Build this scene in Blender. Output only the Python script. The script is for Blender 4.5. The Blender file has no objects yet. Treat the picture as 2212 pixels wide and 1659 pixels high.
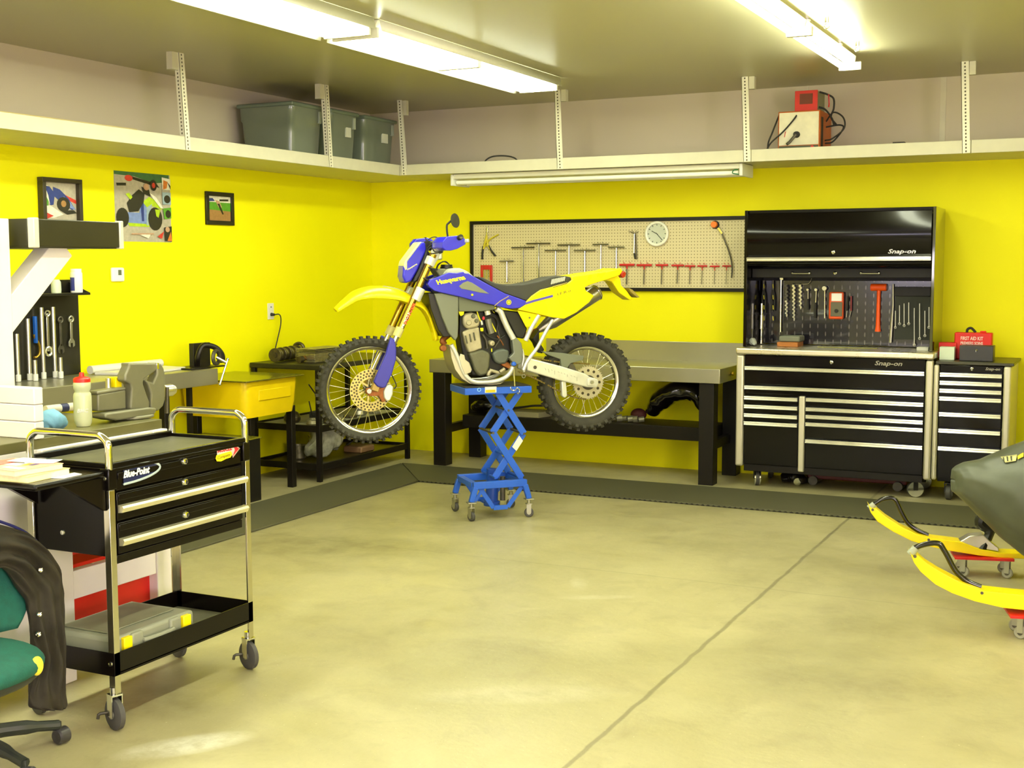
import bpy, bmesh, math, random
from mathutils import Vector as V, Matrix as M
random.seed(7)
PI = math.pi
SC = bpy.context.scene
COL = SC.collection

# ---------------------------------------------------------------- camera
W, H = 2212, 1659
FPX, YAW, PIT, ROL = 2736.9, 2.0285, -0.0935, -0.0029
CAM = V((6.2416, -9.8061, 1.66))
cd = V((math.cos(YAW)*math.cos(PIT), math.sin(YAW)*math.cos(PIT), math.sin(PIT)))
cr = cd.cross(V((0, 0, 1))).normalized()
cu = cr.cross(cd)
cr2 = cr*math.cos(ROL)+cu*math.sin(ROL)
cu2 = -cr*math.sin(ROL)+cu*math.cos(ROL)
cam = bpy.data.cameras.new('camera')
camo = bpy.data.objects.new('camera', cam)
COL.objects.link(camo)
mw = M((cr2, cu2, -cd)).transposed().to_4x4()
mw.translation = CAM
camo.matrix_world = mw
cam.sensor_width = 36
cam.lens = FPX*36/W
cam.clip_start = .05
SC.camera = camo

# ---------------------------------------------------------------- world, exposure
wd = bpy.data.worlds.new('world')
SC.world = wd
wd.use_nodes = True
wd.node_tree.nodes['Background'].inputs[0].default_value = (.9, .95, 1, 1)
wd.node_tree.nodes['Background'].inputs[1].default_value = .25
SC.view_settings.view_transform = 'Standard'
SC.view_settings.look = 'None'
SC.view_settings.gamma = 1
SC.view_settings.use_curve_mapping = False
SC.view_settings.exposure = 1.16
TUBE_POWER = 24.0
SC.cycles.max_bounces = 8
SC.cycles.diffuse_bounces = 5
SC.cycles.glossy_bounces = 4
SC.cycles.sample_clamp_indirect = 4
SC.cycles.use_denoising = True
SC.cycles.caustics_reflective = False
SC.cycles.caustics_refractive = False

# ---------------------------------------------------------------- helpers
def ray(px, py):
    return cd+cr2*((px-W/2)/FPX)-cu2*((py-H/2)/FPX)
def onp(px, py, p0, n):          # point of a real plane seen at a place in the photo, used to measure sizes
    v = ray(px, py)
    return CAM+v*((V(p0)-CAM).dot(n)/v.dot(n))
def onx(px, py, x): return onp(px, py, (x, 0, 0), V((1, 0, 0)))
def ony(px, py, y): return onp(px, py, (0, y, 0), V((0, 1, 0)))
def onz(px, py, z): return onp(px, py, (0, 0, z), V((0, 0, 1)))

def lin(c):
    return tuple(((x/255)/12.92 if x/255 <= .04045 else ((x/255+.055)/1.055)**2.4) for x in c)
MATS = {}
def mat(name, col, rough=.5, metal=0., var=.06, scale=6., bump=0., bscale=60., coat=0., trans=0., alpha=1., ior=1.45, rvar=.05, spec=None):
    if name in MATS: return MATS[name]
    m = bpy.data.materials.new(name); m.use_nodes = True
    nt = m.node_tree; N = nt.nodes; L = nt.links
    b = N['Principled BSDF']
    b.inputs['Roughness'].default_value = rough
    b.inputs['Metallic'].default_value = metal
    b.inputs['IOR'].default_value = ior
    if coat: b.inputs['Coat Weight'].default_value = coat; b.inputs['Coat Roughness'].default_value = .06
    if spec is not None: b.inputs['Specular IOR Level'].default_value = spec
    if trans: b.inputs['Transmission Weight'].default_value = trans
    if alpha < 1: b.inputs['Alpha'].default_value = alpha
    tc = N.new('ShaderNodeTexCoord')
    nz = N.new('ShaderNodeTexNoise'); nz.inputs['Scale'].default_value = scale; nz.inputs['Detail'].default_value = 4
    L.new(tc.outputs['Object'], nz.inputs['Vector'])
    mp = N.new('ShaderNodeMapRange'); mp.inputs[1].default_value = .3; mp.inputs[2].default_value = .7
    mp.inputs[3].default_value = 1-var; mp.inputs[4].default_value = 1+var
    L.new(nz.outputs['Fac'], mp.inputs[0])
    mx = N.new('ShaderNodeVectorMath'); mx.operation = 'SCALE'
    mx.inputs[0].default_value = lin(col)
    L.new(mp.outputs[0], mx.inputs['Scale'])
    L.new(mx.outputs[0], b.inputs['Base Color'])
    mr = N.new('ShaderNodeMapRange'); mr.inputs[3].default_value = max(0, rough-rvar); mr.inputs[4].default_value = min(1, rough+rvar)
    L.new(nz.outputs['Fac'], mr.inputs[0]); L.new(mr.outputs[0], b.inputs['Roughness'])
    if bump:
        n2 = N.new('ShaderNodeTexNoise'); n2.inputs['Scale'].default_value = bscale; n2.inputs['Detail'].default_value = 3
        L.new(tc.outputs['Object'], n2.inputs['Vector'])
        bp = N.new('ShaderNodeBump'); bp.inputs['Strength'].default_value = bump; bp.inputs['Distance'].default_value = .004
        L.new(n2.outputs['Fac'], bp.inputs['Height']); L.new(bp.outputs[0], b.inputs['Normal'])
    MATS[name] = m
    return m
def emis(name, col, s):
    m = bpy.data.materials.new(name); m.use_nodes = True
    N = m.node_tree.nodes; N.clear()
    e = N.new('ShaderNodeEmission'); o = N.new('ShaderNodeOutputMaterial')
    e.inputs[0].default_value = (*lin(col), 1); e.inputs[1].default_value = s
    m.node_tree.links.new(e.outputs[0], o.inputs[0])
    return m

def frame(d):
    d = V(d).normalized()
    a = V((0, 0, 1)) if abs(d.z) < .95 else V((1, 0, 0))
    x = d.cross(a).normalized(); y = d.cross(x)
    return x, y, d
def smooth_path(pts, n=6, closed=False):
    P = [V(p) for p in pts]; out = []
    k = len(P)
    rng = range(k) if closed else range(k-1)
    for i in rng:
        p0 = P[(i-1) % k] if (closed or i > 0) else P[i]*2-P[i+1]
        p1 = P[i]; p2 = P[(i+1) % k]
        p3 = P[(i+2) % k] if (closed or i+2 < k) else p2*2-p1
        for j in range(n):
            t = j/n
            out.append(.5*((2*p1)+(p2-p0)*t+(2*p0-5*p1+4*p2-p3)*t*t+(3*p1-p0-3*p2+p3)*t*t*t))
    if not closed: out.append(P[-1])
    return out
FR = {}
class MB:
    def __init__(s): s.v = []; s.f = []; s.m = []
    def add(s, vs, fs, mi=0):
        k = len(s.v); s.v += [V(v) for v in vs]
        for f in fs: s.f.append(tuple(k+i for i in f)); s.m.append(mi)
        return s
    def box(s, a, b, mi=0):
        x0, x1 = sorted((a[0], b[0])); y0, y1 = sorted((a[1], b[1])); z0, z1 = sorted((a[2], b[2]))
        return s.add([(x0,y0,z0),(x1,y0,z0),(x1,y1,z0),(x0,y1,z0),(x0,y0,z1),(x1,y0,z1),(x1,y1,z1),(x0,y1,z1)],
              [(3,2,1,0),(4,5,6,7),(0,1,5,4),(1,2,6,5),(2,3,7,6),(3,0,4,7)], mi)
    def bar(s, p0, p1, w, h, up=(0,0,1), mi=0):
        p0 = V(p0); p1 = V(p1); d = (p1-p0).normalized(); u = V(up)
        x = d.cross(u)
        if x.length < 1e-4: x = d.cross(V((1,0,0)))
        x.normalize(); y = x.cross(d)
        vs = []
        for p in (p0, p1):
            for a, b in ((-1,-1),(1,-1),(1,1),(-1,1)): vs.append(p+x*a*w/2+y*b*h/2)
        return s.add(vs, [(0,1,2,3),(7,6,5,4),(0,4,5,1),(1,5,6,2),(2,6,7,3),(3,7,4,0)], mi)
    def cyl(s, p0, p1, r, r2=None, n=16, mi=0, cap=True):
        r2 = r if r2 is None else r2
        p0 = V(p0); p1 = V(p1); x, y, d = frame(p1-p0); vs = []
        for p, q in ((p0, r), (p1, r2)):
            for i in range(n):
                t = 2*PI*i/n; vs.append(p+x*math.cos(t)*q+y*math.sin(t)*q)
        fs = [(i, (i+1) % n, n+(i+1) % n, n+i) for i in range(n)]
        if cap: fs += [tuple(range(n))[::-1], tuple(range(n, 2*n))]
        return s.add(vs, fs, mi)
    def tube(s, pts, r, n=8, mi=0, closed=False, sm=0, flat=1.):
        P = smooth_path(pts, sm, closed) if sm else [V(p) for p in pts]
        k = len(P); vs = []; x = None
        for i in range(k):
            if closed: d = P[(i+1) % k]-P[i-1]
            else: d = P[min(i+1, k-1)]-P[max(i-1, 0)]
            d.normalize()
            if x is None: x = frame(d)[0]
            x = (x-d*x.dot(d)).normalized(); y = d.cross(x)
            rr = r[i*len(r)//k] if isinstance(r, (list, tuple)) else r
            for j in range(n):
                t = 2*PI*j/n; vs.append(P[i]+x*math.cos(t)*rr+y*math.sin(t)*rr*flat)
        fs = []
        for i in range(k if closed else k-1):
            for j in range(n):
                a = i*n+j; b = i*n+(j+1) % n; c = ((i+1) % k)*n+(j+1) % n; e = ((i+1) % k)*n+j
                fs.append((a, b, c, e))
        if not closed: fs += [tuple(range(n))[::-1], tuple(range((k-1)*n, k*n))]
        return s.add(vs, fs, mi)
    def lathe(s, prof, org, axis=(0,0,1), n=24, mi=0, closed=False):
        x, y, d = frame(axis); o = V(org); vs = []
        for r, h in prof:
            for i in range(n):
                t = 2*PI*i/n; vs.append(o+x*math.cos(t)*r+y*math.sin(t)*r+d*h)
        k = len(prof); fs = []
        for a in range(k if closed else k-1):
            b = (a+1) % k
            for i in range(n):
                j = (i+1) % n; fs.append((a*n+i, a*n+j, b*n+j, b*n+i))
        if not closed:
            if prof[0][0] > 1e-5: fs.append(tuple(range(n))[::-1])
            if prof[-1][0] > 1e-5: fs.append(tuple(range((k-1)*n, k*n)))
        return s.add(vs, fs, mi)
    def torus(s, c, axis, R, r, n=24, m=8, mi=0):
        return s.lathe([(R+r*math.cos(2*PI*i/m), r*math.sin(2*PI*i/m)) for i in range(m)], c, axis, n, mi, True)
    def prism(s, poly, fn, w0, w1, mi=0):       # poly of (u, v); fn(u, v, w) gives a 3D point
        n = len(poly)
        vs = [fn(u, v, w0) for u, v in poly]+[fn(u, v, w1) for u, v in poly]
        fs = [tuple(range(n))[::-1], tuple(range(n, 2*n))]+[(i, (i+1) % n, n+(i+1) % n, n+i) for i in range(n)]
        return s.add(vs, fs, mi)
    def ball(s, c, r, n=16, m=10, mi=0, sc=(1,1,1)):
        c = V(c); vs = [c+V((0,0,-r*sc[2]))]
        for i in range(1, m):
            t = -PI/2+PI*i/m
            for j in range(n):
                p = 2*PI*j/n; vs.append(c+V((r*math.cos(t)*math.cos(p)*sc[0], r*math.cos(t)*math.sin(p)*sc[1], r*math.sin(t)*sc[2])))
        vs.append(c+V((0,0,r*sc[2]))); fs = []
        for j in range(n):
            fs.append((0, 1+(j+1) % n, 1+j)); k = 1+(m-2)*n
            fs.append((k+j, k+(j+1) % n, len(vs)-1))
            for i in range(m-2):
                a = 1+i*n; fs.append((a+j, a+(j+1) % n, a+n+(j+1) % n, a+n+j))
        return s.add(vs, fs, mi)
    def loft(s, rings, mi=0, cap=True):
        n = len(rings[0]); vs = [p for r in rings for p in r]; fs = []
        for i in range(len(rings)-1):
            for j in range(n):
                fs.append((i*n+j, i*n+(j+1) % n, (i+1)*n+(j+1) % n, (i+1)*n+j))
        if cap: fs += [tuple(range(n))[::-1], tuple(range((len(rings)-1)*n, len(rings)*n))]
        return s.add(vs, fs, mi)
    def sheet(s, rows, t=0, mi=0):              # grid of points
        n = len(rows[0]); vs = [p for r in rows for p in r]; fs = []
        for i in range(len(rows)-1):
            for j in range(n-1): fs.append((i*n+j, i*n+j+1, (i+1)*n+j+1, (i+1)*n+j))
        return s.add(vs, fs, mi)
    def build(s, name, mats, root=None, bev=0, seg=2, smooth=True, local=False, solid=0, sub=0, angle=.6, fix=True):
        if not isinstance(mats, (list, tuple)): mats = [mats]
        me = bpy.data.meshes.new(name)
        if root is not None: F = FR[root.name].copy()
        else:
            lo = [min(v[i] for v in s.v) for i in range(3)]; hi = [max(v[i] for v in s.v) for i in range(3)]
            F = M.Translation(((lo[0]+hi[0])/2, (lo[1]+hi[1])/2, lo[2]))
        Fi = F.inverted()
        vs = s.v if (local and root is not None) else [Fi @ v for v in s.v]
        me.from_pydata([tuple(v) for v in vs], [], s.f)
        for m in mats: me.materials.append(m)
        me.polygons.foreach_set('material_index', s.m)
        if fix:
            bm = bmesh.new(); bm.from_mesh(me)
            bmesh.ops.recalc_face_normals(bm, faces=bm.faces); bm.to_mesh(me); bm.free()
        me.update()
        if smooth:
            me.polygons.foreach_set('use_smooth', [True]*len(me.polygons))
            try: me.set_sharp_from_angle(angle=angle)
            except Exception: pass
        o = bpy.data.objects.new(name, me); COL.objects.link(o)
        if root is not None: o.parent = root
        else: o.matrix_world = F
        FR[o.name] = F
        if solid:
            md = o.modifiers.new('solid', 'SOLIDIFY'); md.thickness = solid; md.offset = 0
        if bev:
            md = o.modifiers.new('bevel', 'BEVEL'); md.width = bev; md.segments = seg; md.limit_method = 'ANGLE'; md.angle_limit = .6
            md.harden_normals = False
        if sub:
            md = o.modifiers.new('sub', 'SUBSURF'); md.levels = sub; md.render_levels = sub
        return o
def tag(o, label, cat, group=None, kind=None):
    if kind: o['kind'] = kind
    if label: o['label'] = label
    if cat: o['category'] = cat
    if group: o['group'] = group
    return o
def thing(name, label, cat, loc=(0,0,0), rot=0, group=None):
    o = bpy.data.objects.new(name, None); COL.objects.link(o)
    o.location = loc; o.rotation_euler = (0, 0, rot); o.empty_display_size = .1
    FR[o.name] = M.Translation(loc) @ M.Rotation(rot, 4, 'Z')
    return tag(o, label, cat, group)
def struct(o): o['kind'] = 'structure'; return o
def dup(root, loc, rot=None, label=None, scl=None):
    r = root.copy(); COL.objects.link(r); r.location = loc
    if rot is not None: r.rotation_euler = (0, 0, rot)
    if scl: r.scale = scl
    if label: r['label'] = label
    for c in list(root.children):
        k = c.copy(); COL.objects.link(k); k.parent = r
        for g in list(c.children):
            q = g.copy(); COL.objects.link(q); q.parent = k
    return r
def lettering(root, text, c, right, up, h, mt, depth=.001, shear=0., width=None, name='lettering', bold=0.):
    cuv = bpy.data.curves.new('t', 'FONT'); cuv.body = text; cuv.size = 1; cuv.extrude = .5; cuv.shear = shear; cuv.offset = bold
    cuv.resolution_u = 2
    ob = bpy.data.objects.new('t', cuv); COL.objects.link(ob)
    dg = bpy.context.evaluated_depsgraph_get()
    me = bpy.data.meshes.new_from_object(ob.evaluated_get(dg))
    bpy.data.objects.remove(ob)
    vs = [v.co.copy() for v in me.vertices]; fs = [tuple(p.vertices) for p in me.polygons]
    bpy.data.meshes.remove(me)
    x0 = min(v.x for v in vs); x1 = max(v.x for v in vs); y0 = min(v.y for v in vs); y1 = max(v.y for v in vs)
    R = V(right).normalized(); U = V(up).normalized(); Nn = R.cross(U)
    sy = h/(y1-y0); sx = width/(x1-x0) if width else sy
    mb = MB()
    mb.add([V(c)+R*((v.x-(x0+x1)/2)*sx)+U*((v.y-(y0+y1)/2)*sy)+Nn*(v.z+.5)*depth for v in vs], fs)
    return mb.build(name, mt, root, smooth=False)

# ---------------------------------------------------------------- materials
white_paint = mat('white_paint', (226, 222, 208), .45, var=.03)
shelf_paint = mat('shelf_paint', (203, 199, 174), .5, var=.04, scale=9)
black_metal = mat('black_metal', (22, 20, 18), .32, .0, var=.15)
gloss_black = mat('gloss_black', (7, 4, 4), .12, .0, var=.1, rvar=.03, spec=.3)
satin_black = mat('satin_black', (22, 18, 14), .42, var=.1, spec=.3)
chrome = mat('chrome', (225, 225, 220), .12, 1., var=.02)
alu = mat('brushed_aluminium', (215, 212, 200), .3, 1., var=.05)
steel = mat('bare_steel', (168, 166, 150), .38, .85, var=.08, scale=3)
dark_steel = mat('dark_steel', (88, 84, 74), .45, .7, var=.2, scale=20)
rubber = mat('black_rubber', (44, 42, 38), .75, var=.15, scale=20)
caster_rub = mat('caster_rubber', (70, 68, 66), .6, var=.1)
red_paint = mat('red_paint', (200, 24, 20), .35, var=.05)
blue_paint = mat('lift_blue', (38, 92, 205), .35, var=.06)
yellow_plastic = mat('yellow_plastic', (250, 226, 8), .35, var=.03)
# ================================================================ ROOM
HC = 3.013; ZS = 2.404; ZT = 2.49; DL = .717; DB = .691
RX, RY = 9.6, -13.2
def floor_mat():
    m = bpy.data.materials.new('concrete_floor'); m.use_nodes = True
    nt = m.node_tree; N = nt.nodes; L = nt.links; b = N['Principled BSDF']
    tc = N.new('ShaderNodeTexCoord')
    def noise(scale, det=5, rough=.55, dist=0):
        n = N.new('ShaderNodeTexNoise'); n.inputs['Scale'].default_value = scale; n.inputs['Detail'].default_value = det
        n.inputs['Roughness'].default_value = rough; n.inputs['Distortion'].default_value = dist
        L.new(tc.outputs['Object'], n.inputs['Vector']); return n.outputs['Fac']
    def rng(x, a, b_, c, d):
        r = N.new('ShaderNodeMapRange'); r.inputs[1].default_value = a; r.inputs[2].default_value = b_
        r.inputs[3].default_value = c; r.inputs[4].default_value = d; L.new(x, r.inputs[0]); return r.outputs[0]
    def math_(op, a, b_=None, c=None):
        k = N.new('ShaderNodeMath'); k.operation = op
        for i, q in enumerate((a, b_, c)):
            if q is None: continue
            if isinstance(q, (int, float)): k.inputs[i].default_value = q
            else: L.new(q, k.inputs[i])
        return k.outputs[0]
    def mix(f, a, b_):
        k = N.new('ShaderNodeMix'); k.data_type = 'RGBA'
        if isinstance(f, (int, float)): k.inputs[0].default_value = f
        else: L.new(f, k.inputs[0])
        for i, q in ((6, a), (7, b_)):
            if isinstance(q, tuple): k.inputs[i].default_value = (*lin(q), 1)
            else: L.new(q, k.inputs[i])
        return k.outputs[2]
    base = mix(rng(noise(.9, 6, .6, .5), .35, .65, 0, 1), (152, 145, 108), (172, 164, 126))
    base = mix(rng(noise(3.1, 6, .65, 1), .5, .72, 0, .45), base, (132, 122, 94))
    base = mix(rng(noise(38, 3, .7), .58, .75, 0, .25), base, (128, 120, 98))
    base = mix(rng(noise(70, 2, .5), .72, .78, 0, .5), base, (226, 222, 200))
    sep = N.new('ShaderNodeSeparateXYZ'); L.new(tc.outputs['Object'], sep.inputs[0])
    X, Y = sep.outputs[0], sep.outputs[1]
    wob = rng(noise(5, 3), 0, 1, -.012, .012)
    def line(c, v, w):
        d = math_('ABSOLUTE', math_('SUBTRACT', math_('ADD', v, wob), c)); return rng(d, w, w*2.2, 1, 0)
    # saw-cut joints in the slab
    j1 = math_('MULTIPLY', line(4.6, X, .006), .6); j2 = math_('MULTIPLY', line(-3.5, Y, .004), .28)
    base = mix(math_('MAXIMUM', j1, j2), base, (96, 90, 68))
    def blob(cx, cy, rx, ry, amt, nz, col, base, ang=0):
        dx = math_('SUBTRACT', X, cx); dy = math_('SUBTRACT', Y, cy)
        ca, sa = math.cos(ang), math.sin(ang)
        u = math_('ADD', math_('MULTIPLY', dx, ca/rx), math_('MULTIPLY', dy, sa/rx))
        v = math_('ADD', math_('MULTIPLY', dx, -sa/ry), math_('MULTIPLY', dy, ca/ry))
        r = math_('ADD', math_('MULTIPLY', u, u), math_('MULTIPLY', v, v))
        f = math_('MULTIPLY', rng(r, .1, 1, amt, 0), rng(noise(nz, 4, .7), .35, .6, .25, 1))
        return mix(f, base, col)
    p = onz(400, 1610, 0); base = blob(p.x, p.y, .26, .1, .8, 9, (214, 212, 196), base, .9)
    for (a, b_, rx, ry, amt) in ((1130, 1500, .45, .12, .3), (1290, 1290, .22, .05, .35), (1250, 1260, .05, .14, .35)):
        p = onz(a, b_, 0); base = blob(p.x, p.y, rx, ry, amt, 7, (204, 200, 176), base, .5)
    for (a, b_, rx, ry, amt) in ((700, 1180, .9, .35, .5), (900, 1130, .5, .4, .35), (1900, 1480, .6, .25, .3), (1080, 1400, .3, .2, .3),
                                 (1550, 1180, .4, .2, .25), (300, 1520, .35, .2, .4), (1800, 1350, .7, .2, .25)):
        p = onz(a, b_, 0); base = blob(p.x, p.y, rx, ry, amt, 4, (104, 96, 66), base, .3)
    L.new(base, b.inputs['Base Color'])
    L.new(rng(noise(4, 5), .3, .7, .3, .5), b.inputs['Roughness'])
    bp = N.new('ShaderNodeBump'); bp.inputs['Strength'].default_value = .15; bp.inputs['Distance'].default_value = .01
    L.new(noise(25, 5), bp.inputs['Height']); L.new(bp.outputs[0], b.inputs['Normal'])
    return m
def slab(name, a, b, mt):
    mb = MB(); mb.box(a, b)
    me = bpy.data.meshes.new(name); me.from_pydata([tuple(v) for v in mb.v], [], mb.f); me.materials.append(mt)
    o = bpy.data.objects.new(name, me); COL.objects.link(o); struct(o); FR[name] = M.Identity(4); return o
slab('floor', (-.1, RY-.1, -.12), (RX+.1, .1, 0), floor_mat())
ceil_m = mat('ceiling_paint', (180, 174, 142), .34, var=.03, scale=1.2, bump=.05, bscale=12)
slab('ceiling', (-.1, RY-.1, HC), (RX+.1, .1, HC+.12), ceil_m)
def two_tone(name):
    m = bpy.data.materials.new(name); m.use_nodes = True
    N = m.node_tree.nodes; L = m.node_tree.links; b = N['Principled BSDF']
    tc = N.new('ShaderNodeTexCoord'); sep = N.new('ShaderNodeSeparateXYZ'); L.new(tc.outputs['Object'], sep.inputs[0])
    r = N.new('ShaderNodeMapRange'); r.inputs[1].default_value = ZS+.03; r.inputs[2].default_value = ZS+.04; L.new(sep.outputs[2], r.inputs[0])
    nz = N.new('ShaderNodeTexNoise'); nz.inputs['Scale'].default_value = 2.5; L.new(tc.outputs['Object'], nz.inputs['Vector'])
    k0 = N.new('ShaderNodeMix'); k0.data_type = 'RGBA'; k0.inputs[6].default_value = (*lin((244, 238, 0)), 1); k0.inputs[7].default_value = (*lin((240, 232, 0)), 1)
    L.new(nz.outputs['Fac'], k0.inputs[0])
    k = N.new('ShaderNodeMix'); k.data_type = 'RGBA'; L.new(k0.outputs[2], k.inputs[6]); k.inputs[7].default_value = (*lin((202, 190, 168)), 1)
    L.new(r.outputs[0], k.inputs[0]); L.new(k.outputs[2], b.inputs['Base Color'])
    b.inputs['Roughness'].default_value = .6; b.inputs['Specular IOR Level'].default_value = .25
    n2 = N.new('ShaderNodeTexNoise'); n2.inputs['Scale'].default_value = 90; L.new(tc.outputs['Object'], n2.inputs['Vector'])
    bp = N.new('ShaderNodeBump'); bp.inputs['Strength'].default_value = .12; bp.inputs['Distance'].default_value = .004
    L.new(n2.outputs['Fac'], bp.inputs['Height']); L.new(bp.outputs[0], b.inputs['Normal'])
    return m
wall_m = two_tone('wall_paint')
slab('wall_left', (-.12, RY-.1, 0), (0, .1, HC), wall_m)
slab('wall_back', (0, 0, 0), (RX, .12, HC), wall_m)
slab('wall_right', (RX, RY-.1, 0), (RX+.12, .1, HC), wall_m)
for i, (y0_, y1_) in enumerate(((-10.9, -9.75), (-9.65, -8.5))):  # unseen glowing windows, added to brighten faces turned towards the right wall
    w_ = MB(); w_.box((RX-.012, y0_, .85), (RX-.006, y1_, 2.15)); struct(w_.build('window_%d' % (5+i), emis('added_side_window_%d' % i, (255, 236, 244), 17.0)))
    f_ = MB()
    for a_, b_ in (((RX-.03, y0_-.05, .8), (RX-.001, y0_, 2.2)), ((RX-.03, y1_, .8), (RX-.001, y1_+.05, 2.2)), ((RX-.03, y0_, .8), (RX-.001, y1_, .85)), ((RX-.03, y0_, 2.15), (RX-.001, y1_, 2.2))): f_.box(a_, b_)
    struct(f_.build('trim_%d' % (5+i), white_paint))
fm = mat('front_wall_paint', (214, 210, 196), .5)
# the wall behind the camera, with a big panelled door and its row of windows
mbw = MB(); mbw.box((0, RY-.12, 0), (2.0, RY, HC)); mbw.box((7.6, RY-.12, 0), (RX, RY, HC)); mbw.box((2.0, RY-.12, 2.6), (7.6, RY, HC))
o = mbw.build('wall_front', fm); struct(o)
dr = MB()
for i in range(4):
    for j in range(4):
        if i == 2: continue
        dr.box((2.0+1.4*j+.02, RY-.06, .65*i+.01), (2.0+1.4*(j+1)-.02, RY-.02, .65*(i+1)-.01))
for j in range(4):
    x0 = 2.0+1.4*j+.02; x1 = x0+1.36
    dr.box((x0, RY-.06, 1.31), (x1, RY-.02, 1.4)); dr.box((x0, RY-.06, 1.86), (x1, RY-.02, 1.94))
    dr.box((x0, RY-.06, 1.4), (x0+.12, RY-.02, 1.86)); dr.box((x1-.12, RY-.06, 1.4), (x1, RY-.02, 1.86))
door = dr.build('door_1', mat('door_panel', (228, 226, 218), .4)); struct(door)
day = emis('daylit_window', (238, 228, 255), 9.0)
for j in range(4):
    x0 = 2.0+1.4*j+.14; w_ = MB(); w_.box((x0, RY-.05, 1.4), (x0+1.12, RY-.045, 1.86))
    struct(w_.build('window_%d' % (j+1), day))
# painted-over joint battens high on the back wall
tm = mat('batten_paint', (206, 198, 174), .5)
for i, x in enumerate((3.93, 4.92)):
    t = MB(); t.box((x-.004 if i == 0 else x-.02, -.004, ZT), (x+.004 if i == 0 else x+.02, -.0005, HC)); struct(t.build('trim_%d' % (i+1), tm))

# ---- rubber mats in an L on the floor
def mat_rubber():
    m = bpy.data.materials.new('holed_rubber_mat'); m.use_nodes = True
    N = m.node_tree.nodes; L = m.node_tree.links; b = N['Principled BSDF']
    tc = N.new('ShaderNodeTexCoord'); vo = N.new('ShaderNodeTexVoronoi'); vo.inputs['Scale'].default_value = 26; vo.inputs['Randomness'].default_value = .0
    L.new(tc.outputs['Object'], vo.inputs['Vector'])
    r = N.new('ShaderNodeMapRange'); r.inputs[1].default_value = .28; r.inputs[2].default_value = .36; L.new(vo.outputs['Distance'], r.inputs[0])
    k = N.new('ShaderNodeMix'); k.data_type = 'RGBA'; k.inputs[6].default_value = (*lin((34, 32, 22)), 1); k.inputs[7].default_value = (*lin((76, 74, 52)), 1)
    L.new(r.outputs[0], k.inputs[0]); L.new(k.outputs[2], b.inputs['Base Color']); b.inputs['Roughness'].default_value = .7
    bp = N.new('ShaderNodeBump'); bp.inputs['Strength'].default_value = .6; bp.inputs['Distance'].default_value = .01
    L.new(r.outputs[0], bp.inputs['Height']); L.new(bp.outputs[0], b.inputs['Normal'])
    return m
rm = mat_rubber()
def zf(u, v, w): return V((u, v, w))
mb = MB(); mb.prism([(.765, -.779), (6.6, -.779), (6.6, -1.479), (1.335, -1.479)], zf, 0, .014)
tag(mb.build('floor_mat', rm, bev=.004), 'long dark rubber mat with holes on the concrete along the back wall', 'mat')
mb = MB(); mb.prism([(.765, -.789), (1.335, -1.484), (1.335, -6.6), (.765, -6.6)], zf, 0, .014)
tag(mb.build('floor_mat', rm, bev=.004), 'dark rubber mat with holes on the floor along the left wall', 'mat')

# ---- overhead shelf, two runs meeting in the corner
perf = mat('perforated_steel_paint', (226, 222, 200), .45, .1)
hole = mat('dark_hole', (90, 84, 66), .8)
sh = thing('overhead_shelf', 'long white painted overhead shelf hung from the ceiling along the left wall', 'shelf', (.36, -5, ZS), 0, None)
mb = MB(); mb.box((.002, -10.5, ZS), (DL-.04, -.002, ZS+.02)); mb.build('shelf_board', shelf_paint, sh)
mb = MB()
ys = [-.002, -1.68, -3.29, -4.9, -6.6, -8.6, -10.5]
for a, b in zip(ys, ys[1:]): mb.box((DL-.04, b+.0015, ZS-.002), (DL, a-.0015, ZT))
mb.build('fascia', shelf_paint, sh, bev=.003)
def hang_box(root, top, bot, wx, wy):
    mb = MB(); T = V(top); B = V(bot)
    n = 26
    def pl(o1, o2):
        mb.add([T+o1, T+o2, B+o2, B+o1], [(0,1,2,3)])
    t = .003
    a = V((wx, 0, 0)); b = V((0, wy, 0))
    for (u, v) in ((a, V((0, math.copysign(t, wy), 0))), (b, V((math.copysign(t, wx), 0, 0)))):
        mb.add([T, T+u, T+u+v, T+v, B, B+u, B+u+v, B+v], [(0,1,2,3),(7,6,5,4),(0,4,5,1),(1,5,6,2),(2,6,7,3),(3,7,4,0)])
    for f in range(n):
        p = T+(B-T)*((f+.5)/n)
        for u, nn in ((a, V((0, -math.copysign(.0006, wy), 0))), (b, V((-math.copysign(.0006, wx), 0, 0)))):
            c = p+u*.5+nn; s_ = u.normalized()*.005; e = V((0,0,.006))
            mb.add([c-s_-e, c+s_-e, c+s_+e, c-s_+e], [(0,1,2,3)], 1)
    return mb.build('hanger', [perf, hole], root, smooth=False)
for y in (-1.71, -3.33, -5.1, -6.9):
    hang_box(sh, (DL+.002, y-.045, HC-.001), (DL+.002, y, ZS), -.04, .05)
    mb = MB(); mb.box((DL-.05, y-.10, HC-.11), (DL-.004, y-.035, HC-.001)); mb.build('bracket', shelf_paint, sh)
shb = thing('overhead_shelf', 'long white painted overhead shelf hung from the ceiling along the back wall', 'shelf', (5, -.35, ZS))
mb = MB(); mb.box((DL-.038, -DB+.04, ZS), (RX-.005, -.002, ZS+.02)); mb.build('shelf_board', shelf_paint, shb)
mb = MB(); xs = [DL+.001, 2.19, 3.69, 5.2, 6.8, RX-.005]
for a, b in zip(xs, xs[1:]): mb.box((a+.0015, -DB, ZS-.002), (b-.0015, -DB+.04, ZT))
mb.build('fascia', shelf_paint, shb, bev=.003)
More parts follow.
